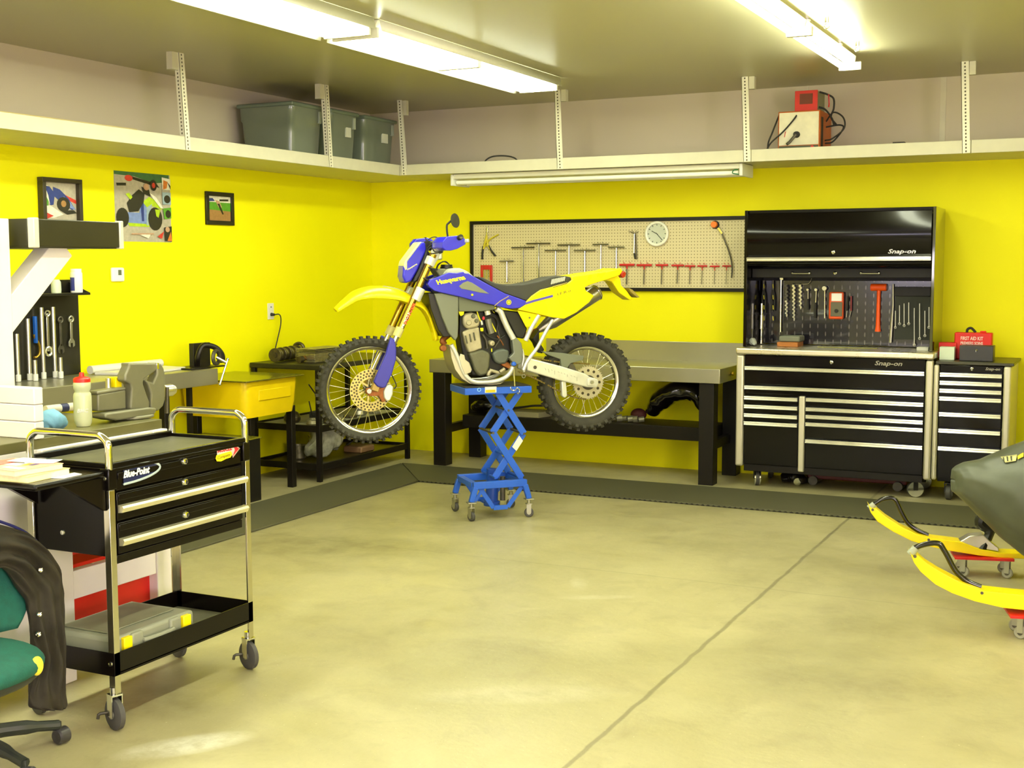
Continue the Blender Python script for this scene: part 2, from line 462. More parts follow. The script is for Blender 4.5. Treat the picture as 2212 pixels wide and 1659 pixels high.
for x in (2.17, 3.655, 5.165, 6.8):
    hang_box(shb, (x-.045, -DB-.002, HC-.001), (x-.02, -DB-.002, ZS), .05, .04)
    mb = MB(); mb.box((x+.01, -DB+.004, HC-.09), (x+.05, -DB+.05, HC-.001)); mb.build('bracket', shelf_paint, shb)
hang_box(shb, (DL+.002, -DB-.03, HC-.001), (DL+.025, -DB-.006, ZS), .045, .05)
hang_box(shb, (DL+.01, -DB-.01, HC-.001), (DL+.045, -DB-.003, ZS+.05), .03, .04)
mb = MB(); mb.box((DL+.02, -DB+.004, HC-.12), (DL+.07, -DB+.04, HC-.001)); mb.build('bracket', shelf_paint, shb)

# ---- ceiling fluorescent lights
tube_m = emis('lit_tube', (250, 255, 222), TUBE_POWER); tube_s = emis('lit_tube_row', (250, 255, 222), TUBE_POWER*.68)
cap_m = mat('tube_cap', (225, 225, 215), .4)
house = mat('fixture_enamel', (228, 226, 208), .4, var=.02)
def fixture(x, y1, L, n, label, split=None, w=.2, z0=HC-.002, tz=.075, hw=None, em=None):
    t = thing('fluorescent_light', label, 'light', (x, y1-L/2, z0), 0, None)
    mb = MB()
    hw = hw or w/2
    mb.prism([(-hw, 0), (hw, 0), (hw*.8, -.045), (-hw*.8, -.045)], lambda u, v, q: V((x+u, q, z0+v)), y1, y1-L)
    mb.build('housing', house, t, bev=.003)
    k = 2
    seg = split or L
    ns = max(1, round(L/seg))
    for s_ in range(ns):
        a = y1-seg*s_; b = a-seg
        for i in range(n):
            xx = x+(i-(n-1)/2)*(w/(n+.2))
            lamp = MB(); lamp.cyl((xx, a-.02, z0-tz), (xx, b+.02, z0-tz), .019, n=10)
            lamp.build('lamp_tube', em or tube_m, t)
        for yy in (a-.012, b+.012):
            en = MB(); en.box((x-w/2+.01, yy-.01, z0-tz-.02), (x+w/2-.01, yy+.01, z0-.04)); en.build('lamp_holder', cap_m, t, bev=.003)
    return t
for q, (yy, lb) in enumerate(((-1.28, 'lit ceiling fluorescent light left of centre, its far end nearest the corner'), (-3.78, 'lit ceiling fluorescent light running out of the top edge left of centre'),
                (-6.28, 'lit fluorescent light above the white workbench, behind the first two'), (-8.78, 'lit fluorescent light in the left row beside the camera'))):
    t = fixture(2.27, yy, 2.44, 4, lb, 1.22, w=.32, em=tube_s)
    rf = MB(); rf.add([(2.27-.165, yy, HC-.003), (2.27-.185, yy, HC-.10), (2.27-.185, yy-2.44, HC-.10), (2.27-.165, yy-2.44, HC-.003)], [(0, 1, 2, 3)]); rf.build('light_skirt', house, t, solid=.002)  # left skirt unseen, added to keep tube light off the upper left wall
    rf = MB(); rf.add([(2.27+.165, yy, HC-.003), (2.27+.18, yy, HC-.066), (2.27+.18, yy-2.44, HC-.066), (2.27+.165, yy-2.44, HC-.003)], [(0, 1, 2, 3)]); rf.build('light_skirt', house, t, solid=.002)
for q, (yy, lb) in enumerate(((-1.44, 'lit bare double fluorescent light on the ceiling in front of the tool chest'), (-4.2, 'lit double fluorescent light at the top edge, second from the back wall'),
                (-6.96, 'lit double fluorescent light over the middle of the floor'), (-9.72, 'lit double fluorescent light over the camera side of the floor'))):
    t = fixture(4.54, yy, 2.72, 2, lb, 1.36, w=.16, z0=HC-.03, tz=.07, hw=.035)
    hk = MB()
    for h_ in (-.35, -1.2, -2.3):
        hk.cyl((4.65, yy+h_, HC-.001), (4.65, yy+h_, HC-.03), .012, n=8); hk.torus((4.65, yy+h_, HC-.045), (0, 1, 0), .014, .004, 12, 6)
        hk.cyl((4.54, yy+h_, HC-.032), (4.54, yy+h_, HC-.001), .02, n=8)
    hk.build('hanging_hook', chrome, t)
for (yy, lb) in ((-2.2, 'lit fluorescent light on the ceiling near the right wall, back one'), (-5.2, 'lit fluorescent light on the ceiling near the right wall, middle one'), (-8.2, 'lit fluorescent light on the ceiling near the right wall, front one')):
    fixture(7.6, yy, 2.44, 2, lb, 1.22, w=.2)
# unlit strip light under the shelf
t = thing('strip_light', 'unlit white strip light fixed under the back shelf above the pegboard', 'light', (2.3, -.45, ZS-.1))
mb = MB(); prof = [(-.30, 0), (-.47, 0), (-.47, -.035), (-.42, -.04), (-.36, -.085), (-.33, -.085)]
mb.prism([(-.33, -.003), (-.62, -.003), (-.62, -.04), (-.50, -.05), (-.475, -.03), (-.45, -.05), (-.33, -.04)], lambda u, v, w: V((w, u, ZS+v)), 1.17, 3.6)
mb.build('housing', house, t, bev=.003)
for y in (-.58, -.4):
    mb = MB(); mb.cyl((1.2, y, ZS-.07), (3.57, y, ZS-.07), .018, n=12); mb.build('lamp_tube', mat('unlit_tube', (238, 238, 226), .25), t)
for x in (1.165, 3.585):
    mb = MB(); mb.box((x, -.63, ZS-.095), (x+.025, -.34, ZS-.004)); mb.build('end_cap', cap_m, t, bev=.003)
mb = MB(); mb.tube([(3.58, -.64, ZS-.05), (3.55, -.65, ZS-.055), (3.54, -.64, ZS-.075), (3.585, -.64, ZS-.085)], .004, 6, sm=4); mb.build('wire', mat('green_wire', (20, 110, 60), .5), t)
# ================================================================ BACK WALL
# ---- steel workbench
bench_steel = mat('bench_top_steel', (176, 172, 150), .33, .8, var=.06, scale=2)
def leg(root, x, y, w, z1, m=None, name='leg'):
    mb = MB(); mb.box((x-w/2, y-w/2, 0), (x+w/2, y+w/2, z1)); return mb.build(name, m or satin_black, root, bev=.003)
t = thing('workbench', 'long steel topped workbench with black legs standing under the pegboard', 'workbench', (2.23, -.36, 0))
mb = MB(); mb.box((.99, -.70, .775), (3.48, -.03, .885)); mb.build('steel_top', bench_steel, t, bev=.004)
mb = MB(); mb.box((1.75, -.03, .86), (3.47, -.012, 1.04)); mb.build('backsplash', bench_steel, t, bev=.003)
for x, y in ((1.08, -.64), (3.37, -.62), (1.13, -.11), (3.40, -.11)):
    leg(t, x, y, .115, .775)
mb = MB(); mb.box((1.17, -.46, .30), (3.34, -.05, .405)); mb.build('lower_shelf', satin_black, t, bev=.004)
mb = MB(); mb.box((1.05, -.58, .26), (1.1, -.17, .33)); mb.build('side_rail', satin_black, t, bev=.003)
mb = MB(); mb.box((3.36, -.56, .26), (3.41, -.17, .33)); mb.build('side_rail', satin_black, t, bev=.003)
mb = MB(); mb.cyl((3.485, -.4, .83), (3.50, -.4, .83), .015, n=12); mb.build('bolt', mat('brass', (200, 170, 60), .3, .9), t)
# things on the lower shelf
wrapb = mat('black_plastic_wrap', (14, 10, 12), .14, var=.3, bump=.7, bscale=9, coat=.6)
def crumple(path, radii, name, m, root=None, n=18, amp=.18, seed=1, seglen=6, **kw):
    rnd = random.Random(seed); P = smooth_path(path, seglen); mb = MB(); rings = []
    k = len(P)
    for i in range(k):
        d = (P[min(i+1, k-1)]-P[max(i-1, 0)]).normalized()
        x = d.cross(V((0, 1, 0)));
        if x.length < .1: x = d.cross(V((0, 0, 1)))
        x.normalize(); y = d.cross(x)
        t_ = i/(k-1)*(len(radii)-1); a = int(min(t_, len(radii)-2)); f = t_-a
        ra, rb = radii[a], radii[a+1]
        r1 = ra[0]*(1-f)+rb[0]*f; r2 = ra[1]*(1-f)+rb[1]*f
        rings.append([P[i]+x*math.cos(2*PI*j/n)*r1*(1+rnd.uniform(-amp, amp))+y*math.sin(2*PI*j/n)*r2*(1+rnd.uniform(-amp, amp)) for j in range(n)])
    mb.loft(rings); return mb.build(name, m, root, sub=1, angle=3, **kw)
o = crumple([(2.78, -.26, .47), (2.86, -.26, .58), (3.0, -.26, .665), (3.17, -.26, .66), (3.26, -.26, .52), (3.27, -.26, .455)],
            [(.045, .1), (.085, .15), (.085, .17), (.085, .15), (.06, .12), (.045, .1)], 'wrapped_bodywork', wrapb, amp=.1, seed=3)
tag(o, 'glossy black arched motorcycle bodywork lying on the lower shelf of the steel bench', 'bodywork')
o = crumple([(1.19, -.28, .45), (1.27, -.28, .48), (1.38, -.28, .49), (1.48, -.28, .455)], [(.035, .08), (.055, .14), (.055, .14), (.03, .06)], 'plastic_bag', mat('dark_bag', (26, 24, 20), .2, var=.4, bump=.8, bscale=14, coat=.3), amp=.15, seed=5)
tag(o, 'crumpled black plastic bag at the left end of the lower bench shelf', 'bag')
o = thing('parts_tray', 'pale shallow box on the lower bench shelf behind the scissor lift', 'box', (1.73, -.3, .405))
mb = MB(); mb.prism([(1.55, -.42), (1.86, -.42), (1.9, -.3), (1.9, -.18), (1.55, -.18)], lambda u, v, w: V((u, v, w)), .4055, .45); mb.build('box', mat('card', (150, 144, 116), .6), o, bev=.004)
mb = MB(); mb.tube([(1.55, -.3, .46), (1.66, -.28, .475), (1.78, -.32, .495), (1.9, -.26, .49), (1.99, -.3, .475)], .009, 8, sm=6); mb.build('coiled_cable', rubber, o)
o = thing('parts_bundle', 'grey bundle of small metal parts on the lower bench shelf under the rear tyre', 'parts', (2.58, -.36, .405))
for i in range(7):
    mb = MB(); x = 2.43+.047*i; mb.cyl((x, -.36+.02*(i % 2), .43), (x+.04, -.34, .435), .022+.004*(i % 3), n=10); mb.build('metal_part', mat('dull_casting', (138, 136, 112), .5, .5, var=.2, scale=30), o)
mb = MB(); mb.ball((2.69, -.3, .465), .055, sc=(1.2, 1, .9)); tag(mb.build('rolled_rag', mat('maroon_cloth', (62, 16, 18), .7, bump=.5, bscale=40)), 'small dark maroon bundle beside the black bodywork under the bench', 'bundle')

# ---- pegboard
def pegmat(name, col, holec, sc, rough=.5, metal=0., coat=0., asp=(1, 0, 1)):
    m = bpy.data.materials.new(name); m.use_nodes = True
    N = m.node_tree.nodes; L = m.node_tree.links; b = N['Principled BSDF']
    tc = N.new('ShaderNodeTexCoord'); mp = N.new('ShaderNodeMapping'); L.new(tc.outputs['Object'], mp.inputs[0])
    vm = N.new('ShaderNodeVectorMath'); vm.operation = 'SCALE'; vm.inputs['Scale'].default_value = sc; L.new(mp.outputs[0], vm.inputs[0])
    fr = N.new('ShaderNodeVectorMath'); fr.operation = 'FRACTION'; L.new(vm.outputs[0], fr.inputs[0])
    sb = N.new('ShaderNodeVectorMath'); sb.operation = 'SUBTRACT'; sb.inputs[1].default_value = (.5, .5, .5); L.new(fr.outputs[0], sb.inputs[0])
    ml = N.new('ShaderNodeVectorMath'); ml.operation = 'MULTIPLY'; ml.inputs[1].default_value = asp; L.new(sb.outputs[0], ml.inputs[0])
    ln = N.new('ShaderNodeVectorMath'); ln.operation = 'LENGTH'; L.new(ml.outputs[0], ln.inputs[0])
    r = N.new('ShaderNodeMapRange'); r.inputs[1].default_value = .13; r.inputs[2].default_value = .19; L.new(ln.outputs['Value'], r.inputs[0])
    k = N.new('ShaderNodeMix'); k.data_type = 'RGBA'; k.inputs[6].default_value = (*lin(holec), 1); k.inputs[7].default_value = (*lin(col), 1)
    L.new(r.outputs[0], k.inputs[0]); L.new(k.outputs[2], b.inputs['Base Color']); b.inputs['Roughness'].default_value = rough
    b.inputs['Metallic'].default_value = metal; b.inputs['Coat Weight'].default_value = coat
    return m
peg = thing('pegboard', 'tan pegboard in a black frame holding T-handle tools on the yellow back wall', 'pegboard', (2.3, -.01, 1.45))
mb = MB(); mb.box((1.04, -.012, 1.465), (3.60, -.002, 2.02)); mb.build('board', pegmat('pegboard_tan', (214, 202, 160), (120, 108, 74), 39.4), peg)
for a, b in (((1.02, -.03, 2.012), (3.60, -.001, 2.04)), ((1.02, -.03, 1.445), (3.60, -.001, 1.473)), ((1.02, -.03, 1.473), (1.048, -.001, 2.012)), ((3.575, -.03, 1.473), (3.60, -.001, 2.012))):
    mb = MB(); mb.box(a, b); mb.build('frame', satin_black, peg, bev=.002)
PY = -.03
def G(X, Y, y=PY): return ony(980+X/3.3515, 420+Y/3.3515, y)
def peghook(root, p, m=chrome):
    mb = MB(); mb.tube([(p.x, -.012, p.z+.012), (p.x, p.y-.012, p.z+.012), (p.x, p.y-.016, p.z+.022)], .0022, 6); mb.build('hook', m, root)
silver = [(385, 482, 100, 632), (503, 385, 168, 642), (615, 355, 172, 640), (738, 405, 155, 640), (835, 365, 165, 600), (950, 405, 157, 600), (1065, 362, 115, 585), (1178, 382, 118, 560)]
sl = ['short silver T-handle wrench hanging lowest at the left of the pegboard', 'long silver T-handle wrench beside the short one on the pegboard', 'long silver T-handle wrench hung highest, third on the pegboard',
      'long silver T-handle wrench hung lower, fourth from the left on the pegboard', 'long silver T-handle wrench in the middle of the silver row', 'long silver T-handle wrench behind the motorcycle tail, sixth in the silver row',
      'silver T-handle wrench with a narrower bar, second from the right of the silver row', 'silver T-handle wrench with a short bar, last of the silver row beside the wire tool']
for (x, y, w, y2), lb in zip(silver, sl):
    p = G(x, y); q = G(x+3, y2); a = G(x-w/2, y); b = G(x+w/2, y)
    t = thing('t_handle_wrench', lb, 'wrench', tuple(q), 0, 'silver T-handle wrenches on the pegboard')
    mb = MB(); mb.cyl((a.x, PY, p.z), (b.x, PY, p.z), .0075, n=10); mb.build('handle_bar', chrome, t)
    mb = MB(); mb.cyl((p.x, PY, p.z), (p.x, PY, q.z+.03), .0055, n=10); mb.build('shaft', chrome, t)
    mb = MB(); mb.cyl((p.x, PY, q.z+.035), (p.x, PY, q.z), .0095, n=10); mb.build('socket', chrome, t)
    peghook(t, V((p.x-.02, PY, p.z))); peghook(t, V((p.x+.02, PY, p.z)))
red = [(1255, 510, 108, 652), (1380, 512, 108, 652), (1508, 512, 88, 652), (1622, 514, 88, 646), (1712, 518, 74, 650), (1800, 518, 70, 650), (1890, 520, 70, 650), (1976, 518, 62, 650)]
rl = ['large red T-handle hex key beside the motorcycle tail light', 'large red T-handle hex key, second of the red row', 'red T-handle hex key, third of the red row below the clock', 'red T-handle hex key, fourth of the red row, wide bar',
      'red T-handle hex key, fifth of the red row', 'small red T-handle hex key, sixth of the red row', 'small red T-handle hex key, seventh of the red row', 'smallest red T-handle hex key, last of the red row next to the tool chest']
rg = mat('red_grip', (196, 38, 36), .4)
for i, ((x, y, w, y2), lb) in enumerate(zip(red, rl)):
    p = G(x, y); q = G(x-4, y2); a = G(x-w/2, y); b = G(x+w/2, y); r = .010-.0006*i
    t = thing('t_handle_hex_key', lb, 'hex key', tuple(q), 0, 'red T-handle hex keys on the pegboard')
    mb = MB(); mb.cyl((a.x, PY, p.z), (b.x, PY, p.z), r, n=10); mb.cyl((p.x, PY, p.z), (p.x, PY, p.z-.035), r*.8, r*.5, n=10); mb.build('grip', rg, t, bev=.002)
    mb = MB(); mb.cyl((p.x, PY, p.z-.01), (q.x, PY, q.z), .0048-.0004*i, n=6); mb.build('hex_shaft', dark_steel, t)
    for s_ in (-1, 1): peghook(t, V((p.x+s_*w/3.35/1150, PY, p.z+.004)), rg)
# clock
c = G(1470, 285)
t = thing('wall_clock', 'round white rimmed silver wall clock on the pegboard', 'clock', tuple(c))
mb = MB(); mb.torus((c.x, -.03, c.z), (0, 1, 0), .09, .012, 36, 8); mb.build('rim', mat('clock_rim', (240, 240, 226), .4), t)
mb = MB(); mb.cyl((c.x, -.014, c.z), (c.x, -.026, c.z), .088, n=36); mb.build('dial', mat('clock_dial', (198, 204, 196), .3, .2), t)
tk = mat('clock_ink', (60, 66, 60), .5)
for k in range(12):
    a = k*PI/6; u = V((math.sin(a), 0, math.cos(a))); mb = MB(); pc = V((c.x, -.0265, c.z))
    mb.bar(pc+u*.066, pc+u*.08, .006, .001, (0, 1, 0)); mb.build('hour_mark', tk, t)
for k, (L_, a) in enumerate(((.05, 5.2), (.07, 2.4))):
    u = V((math.sin(a), 0, math.cos(a))); mb = MB(); pc = V((c.x, -.029, c.z)); mb.bar(pc-u*.01, pc+u*L_, .006, .001, (0, 1, 0)); mb.build('clock_hand', tk, t)
# orange work light on a flexible neck
t = thing('flexible_light', 'orange headed inspection light with a long bent flexible neck on the pegboard', 'lamp', tuple(G(1890, 220)))
p = G(1888, 218); mb = MB(); mb.cyl((p.x, -.02, p.z), (p.x, -.055, p.z), .028, .025, n=20); mb.build('head', mat('orange_plastic', (232, 120, 30), .4), t, bev=.003)
mb = MB(); mb.cyl((p.x+.004, -.014, p.z), (p.x+.004, -.03, p.z-.002), .032, n=20); mb.build('collar', rubber, t, bev=.003)
mb = MB(); mb.bar(G(1915, 240), G(1945, 285), .018, .014, (0, 1, 0)); mb.build('clip', chrome, t, bev=.002)
mb = MB(); mb.tube([G(*q) for q in ((1940, 280), (1965, 340), (1988, 400), (2008, 470), (2016, 530), (2012, 605))], .0055, 8, sm=6); mb.build('neck', dark_steel, t)
# wire tool
t = thing('hook_tool', 'cluster of thin wire hooks and pick tools hanging left of the clock', 'tool', tuple(G(1310, 290)))
for a, b, r in (((1265, 265), (1310, 290), .002), ((1290, 262), (1309, 292), .002), ((1340, 268), (1312, 290), .002), ((1325, 262), (1311, 292), .002)):
    mb = MB(); mb.tube([G(*a), G((a[0]+b[0])/2, a[1]+6), G(*b)], r, 6); mb.build('wire_hook', dark_steel, t)
mb = MB(); mb.cyl(G(1308, 285), G(1305, 430), .006, n=10); mb.build('shaft', chrome, t)
mb = MB(); mb.cyl(G(1316, 290), G(1326, 470), .0045, n=8); mb.build('shaft', dark_steel, t)
mb = MB(); mb.cyl(G(1308, 425), G(1314, 468), .009, .006, n=10); mb.build('grip', rubber, t)
# circlip pliers
t = thing('circlip_pliers', 'pliers with yellow and black grips hanging open at the pegboard left end', 'pliers', tuple(G(240, 370)))
ye = mat('yellow_grip', (205, 190, 40), .45)
mb = MB(); mb.bar(G(245, 235), G(240, 300), .012, .01, (0, 1, 0)); mb.build('jaw', chrome, t, bev=.002)
mb = MB(); mb.tube([G(240, 295), G(228, 345), G(215, 395)], [.009, .009], 8, sm=4); mb.build('handle', ye, t)
mb = MB(); mb.tube([G(215, 375), G(208, 425), G(207, 470)], .0095, 8, sm=4); mb.build('grip', rubber, t)
mb = MB(); mb.tube([G(238, 310), G(245, 355), G(262, 395)], .009, 8, sm=4); mb.build('handle', ye, t)
mb = MB(); mb.tube([G(250, 368), G(275, 410), G(302, 445)], .0085, 8, sm=4); mb.build('grip', rubber, t)
t = thing('hook_spanner', 'curved brass coloured hook spanner beside the open pliers', 'spanner', tuple(G(280, 330)))
mb = MB(); mb.tube([G(232, 378), G(258, 330), G(290, 308), G(325, 290)], .006, 8, sm=5); mb.build('curved_arm', ye, t)
# red hex key set
t = thing('hex_key_set', 'red plastic holder of hex keys at the lower left of the pegboard', 'tool set', tuple(G(235, 640)))
for a, b in (((196, 512), (212, 600)), ((262, 512), (277, 660)), ((212, 512), (262, 545))):
    p = G(*a); q = G(*b); mb = MB(); mb.box((p.x, -.035, p.z), (q.x, -.015, q.z)); mb.build('holder', rg, t, bev=.003)
for i in range(5):
    mb = MB(); mb.cyl(G(215+11*i, 515), G(218+10*i, 625-6*i), .003, n=6); mb.build('hex_key', chrome if i % 2 else ye, t)

# ---- big tool chest with a hutch on top
def caster(root, x, y, r, w, m=caster_rub, z0=0, fork=black_metal, ang=0, disc=False, top=.03, name='caster'):
    a = V((math.cos(ang), math.sin(ang), 0)); c = V((x, y, z0+r))
    mb = MB(); mb.lathe([(r*.3, -w/2), (r*.82, -w/2), (r, -w/2+w*.2), (r, w/2-w*.2), (r*.82, w/2), (r*.3, w/2)], c, a, 22)
    wh = mb.build('caster_wheel', m, root)
    f = MB(); hub = MB(); hub.cyl(c-a*(w/2+.002), c+a*(w/2+.002), r*.55 if not disc else r*.95, n=20); hub.build('hub', chrome if disc else mat('hub_grey', (150, 148, 144), .4, .3), wh)
    for s_ in (-1, 1):
        f.bar(c+a*s_*(w/2+.006)+V((0, 0, -.006)), c+a*s_*(w/2+.006)+V((0, 0, r+.008)), .004, r*.55, tuple(a.cross(V((0, 0, 1)))))
    f.box((x-w/2-.008, y-w/2-.008, c.z+r+.004), (x+w/2+.008, y+w/2+.008, c.z+r+.012))
    f.cyl((x, y, c.z+r+.01), (x, y, c.z+r+top), .012, n=10)
    f.build('fork', fork, root, smooth=False)
    return wh
pull = mat('drawer_pull_aluminium', (235, 232, 222), .22, .9, var=.02)
trimm = mat('chest_trim', (206, 200, 180), .4, .55, var=.03)
def drawer(root, x0, x1, z0, z1, y=-.6, m=None, pull_top=True, depth=.5):
    mb = MB(); mb.box((x0, y, z0), (x1, y+depth, z1)); d = mb.build('drawer', m or gloss_black, root, bev=.003)
    h = MB(); zz = z1-.004
    h.prism([(y-.002, zz), (y-.022, zz), (y-.026, zz-.008), (y-.018, zz-.014), (y-.024, zz-.026), (y-.002, zz-.03)], lambda u, v, w: V((w, u, v)), x0+.004, x1-.004)
    h.build('handle', pull, d, smooth=False)
    return d
def lock(root, x, z, y, r=.013):
    mb = MB(); mb.lathe([(0, .004), (r*.5, .006), (r, .003), (r*1.1, 0), (r, -.01)], (x, y, z), (0, -1, 0), 18); k = mb.build('lock', chrome, root)
    mb = MB(); mb.box((x-.002, y-.022, z-.012), (x+.002, y-.006, z+.002)); mb.build('key', steel, k)
t = thing('tool_chest', 'wide glossy black rolling tool chest with bright drawer pulls under the hutch', 'tool chest', (4.28, -.32, 0))
mb = MB(); mb.box((3.64, -.585, .14), (4.93, -.03, .995)); mb.build('body', gloss_black, t, bev=.003)
mb = MB(); mb.box((3.575, -.625, .995), (4.992, -.02, 1.043)); mb.build('worktop', mat('stainless_edge', (222, 214, 190), .28, .8), t, bev=.012, seg=3)
for x0, x1 in ((3.577, 3.635), (4.935, 4.985)):
    mb = MB(); mb.box((x0, -.61, .145 if x0 > 4 else .155), (x1, -.55, .99)); mb.build('corner_trim', trimm, t, bev=.014, seg=3)
mb = MB(); mb.box((4.05, -.612, .14), (4.095, -.57, .70)); mb.build('corner_trim', trimm, t, bev=.008)
mb = MB(); mb.box((3.64, -.598, .915), (4.93, -.5, .992)); mb.build('header_panel', gloss_black, t, bev=.003)
drawer(t, 3.64, 4.93, .775, .912)
drawer(t, 3.64, 4.93, .705, .768)
for z0, z1 in ((.63, .69), (.565, .625), (.505, .56), (.175, .5)): drawer(t, 3.64, 4.045, z0, z1)
for z0, z1 in ((.63, .695), (.575, .625), (.52, .57), (.395, .515), (.175, .39)): drawer(t, 4.10, 4.93, z0, z1)
mb = MB(); mb.box((3.64, -.59, .12), (4.93, -.05, .172)); mb.build('base', satin_black, t, bev=.003)
lock(t, 4.28, .955, -.6)
lettering(t, 'Snap-on', (4.68, -.599, .955), (1, 0, 0), (0, 0, 1), .042, mat('badge_silver', (150, 146, 128), .4, .4), .002, .25, .19, 'badge', .02)
for x, y in ((3.72, -.50), (4.87, -.50), (3.72, -.12), (4.87, -.12)): caster(t, x, y, .058, .04, disc=True, top=.0, ang=.35 if x < 4 else PI/2+.35)
t = thing('side_cabinet', 'narrow black drawer cabinet joined to the right of the wide tool chest', 'cabinet', (5.23, -.32, 0))
mb = MB(); mb.box((5.03, -.585, .14), (5.44, -.03, .965)); mb.build('body', gloss_black, t, bev=.003)
mb = MB(); mb.box((5.0, -.60, .965), (5.51, -.02, .985)); mb.build('top', mat('cabinet_top', (62, 60, 40), .35), t, bev=.003)
for x0, x1 in ((4.99, 5.025), (5.445, 5.495)):
    mb = MB(); mb.box((x0, -.61, .15), (x1, -.03 if x0 > 5.2 else -.55, .962)); mb.build('corner_trim', trimm, t, bev=.014, seg=3)
mb = MB(); mb.box((5.03, -.598, .915), (5.44, -.5, .962)); mb.build('header_panel', gloss_black, t, bev=.003)
for z0, z1 in ((.86, .912), (.805, .855), (.75, .8), (.64, .745), (.525, .635), (.40, .52), (.17, .395)): drawer(t, 5.03, 5.44, z0, z1)
lock(t, 5.24, .94, -.6, .011)
lettering(t, 'Snap-on', (5.375, -.599, .94), (1, 0, 0), (0, 0, 1), .026, mat('badge_silver', (150, 146, 128), .4, .4), .002, .25, .095, 'badge', .02)
for x, y in ((5.1, -.5), (5.38, -.5), (5.1, -.12), (5.38, -.12)): caster(t, x, y, .055, .045, top=.0)
# hutch
t = thing('tool_hutch', 'black hutch with a flip-up door and tool panel standing on the wide tool chest', 'hutch', (4.27, -.28, 1.044))
hb = gloss_black
hs = mat('hutch_side_black', (24, 24, 10), .12, coat=.5)
mb = MB(); mb.box((3.595, -.50, 1.044), (3.62, -.03, 2.06)); mb.build('side_panel', hb, t, bev=.003)
mb = MB(); mb.box((4.94, -.50, 1.044), (4.962, -.03, 2.06)); mb.build('side_panel', mat('glossy_side', (60, 60, 20), .06, .35, coat=1), t, bev=.003)
mb = MB(); mb.box((3.62, -.48, 2.035), (4.94, -.03, 2.06)); mb.build('top_panel', hb, t, bev=.003)
def curved(u, v, w): return V((w, u, v))
mb = MB(); n = 14; pr = [(-.50-.035*math.sin(PI*i/n), 1.715+(2.035-1.715)*i/n) for i in range(n+1)]; pr += [(-.485, 2.035), (-.485, 1.715)]
mb.prism(pr, curved, 3.622, 4.938); d = mb.build('flip_up_door', hb, t, bev=.002)
mb = MB(); mb.prism([(-.50, 1.715), (-.53, 1.712), (-.535, 1.70), (-.525, 1.692), (-.532, 1.684), (-.50, 1.682)], curved, 3.622, 4.938); mb.build('handle', pull, d, smooth=False)
lettering(d, 'Snap-on', (4.74, -.523, 1.745), (1, 0, 0), (0, .1, 1), .04, mat('badge_chrome', (235, 232, 232), .15, 1), .003, .25, .19, 'badge', .02)
lock(t, 4.26, 1.745, -.522)
mb = MB(); mb.prism([(-.50, 1.68), (-.505, 1.665), (-.495, 1.65), (-.48, 1.64), (-.44, 1.64), (-.44, 1.68)], curved, 3.622, 4.938); mb.build('lower_rail', hb, t, bev=.003)
mb = MB(); mb.box((3.622, -.36, 1.56), (4.938, -.04, 1.57)); mb.build('inner_shelf', hb, t)
mb = MB(); mb.box((3.622, -.375, 1.56), (4.938, -.36, 1.632)); mb.build('inner_rail', satin_black, t, bev=.004)
mb = MB(); mb.box((3.622, -.05, 1.046), (4.938, -.035, 2.03)); mb.build('back_panel', satin_black, t)
def HH(X, Y, y=-.1): return ony(1600+X/5.027, 560+Y/5.027, y)
mb = MB(); a = HH(30, 0, -.10); mb.box((3.63, -.10, 1.05), (4.935, -.092, 1.535)); mb.build('tool_panel', pegmat('tool_panel_slots', (36, 34, 40), (104, 98, 100), 17, .14, .3, .8, (2.2, 0, .55)), t)
for x in (3.99, 4.02):
    pass
for (x0, x1) in ((565, 745), (1310, 1500)):
    p = HH(x0, 150, -.38); q = HH(x1, 150, -.38)
    mb = MB(); mb.tube([(p.x, -.376, p.z), (p.x, -.40, p.z-.004), (q.x, -.40, p.z-.004), (q.x, -.376, p.z)], .006, 8); mb.build('grab_handle', chrome, t)
    for xx in (p.x, q.x):
        mb = MB(); mb.ball((xx, -.384, p.z), .013, 12, 8); mb.build('handle_boss', chrome, t)
lock(t, HH(1025, 150, -.38).x, HH(1025, 150, -.38).z, -.376, .012)
# hand tools in the hutch, each hung on the panel at y = -.1
HY = -.125
def HT(X, Y, y=HY): return HH(X, Y, y)
t = thing('dead_blow_mallet', 'orange dead blow mallet hanging upright in the hutch', 'mallet', tuple(HT(1500, 780)))
om = mat('mallet_orange', (244, 86, 12), .4)
a = HT(1412, 305); b = HT(1585, 300); mb = MB(); mb.cyl((a.x, HY, a.z), (b.x, HY, a.z), .027, n=22); mb.build('head', om, t, bev=.006, seg=3)
mb = MB(); p = HT(1500, 330); q = HT(1500, 720); r_ = HT(1500, 785)
mb.lathe([(.014, 0), (.0135, .1), (.0165, q.z-p.z and (p.z-q.z)), (.022, p.z-r_.z), (.001, p.z-r_.z+.002)], (p.x, HY, p.z), (0, 0, -1), 14); mb.build('handle', om, t)
t = thing('multimeter', 'orange and grey hand-held multimeter with a white screen in the hutch', 'meter', tuple(HT(1045, 640)))
a = HT(960, 650); b = HT(1125, 355); mb = MB(); mb.box((a.x, HY-.03, a.z), (b.x, HY+.01, b.z)); mb.build('case', mat('meter_orange', (222, 84, 30), .4), t, bev=.012, seg=3)
a = HT(975, 620, HY-.03); b = HT(1105, 465, HY-.03); mb = MB(); mb.box((a.x, HY-.034, a.z), (b.x, HY-.028, b.z)); mb.build('keypad', mat('meter_grey', (96, 92, 70), .4), t, bev=.003)
mb = MB(); c_ = HT(1040, 560, HY-.034); mb.cyl((c_.x, HY-.034, c_.z), (c_.x, HY-.044, c_.z), .014, n=16); mb.build('dial', rubber, t)
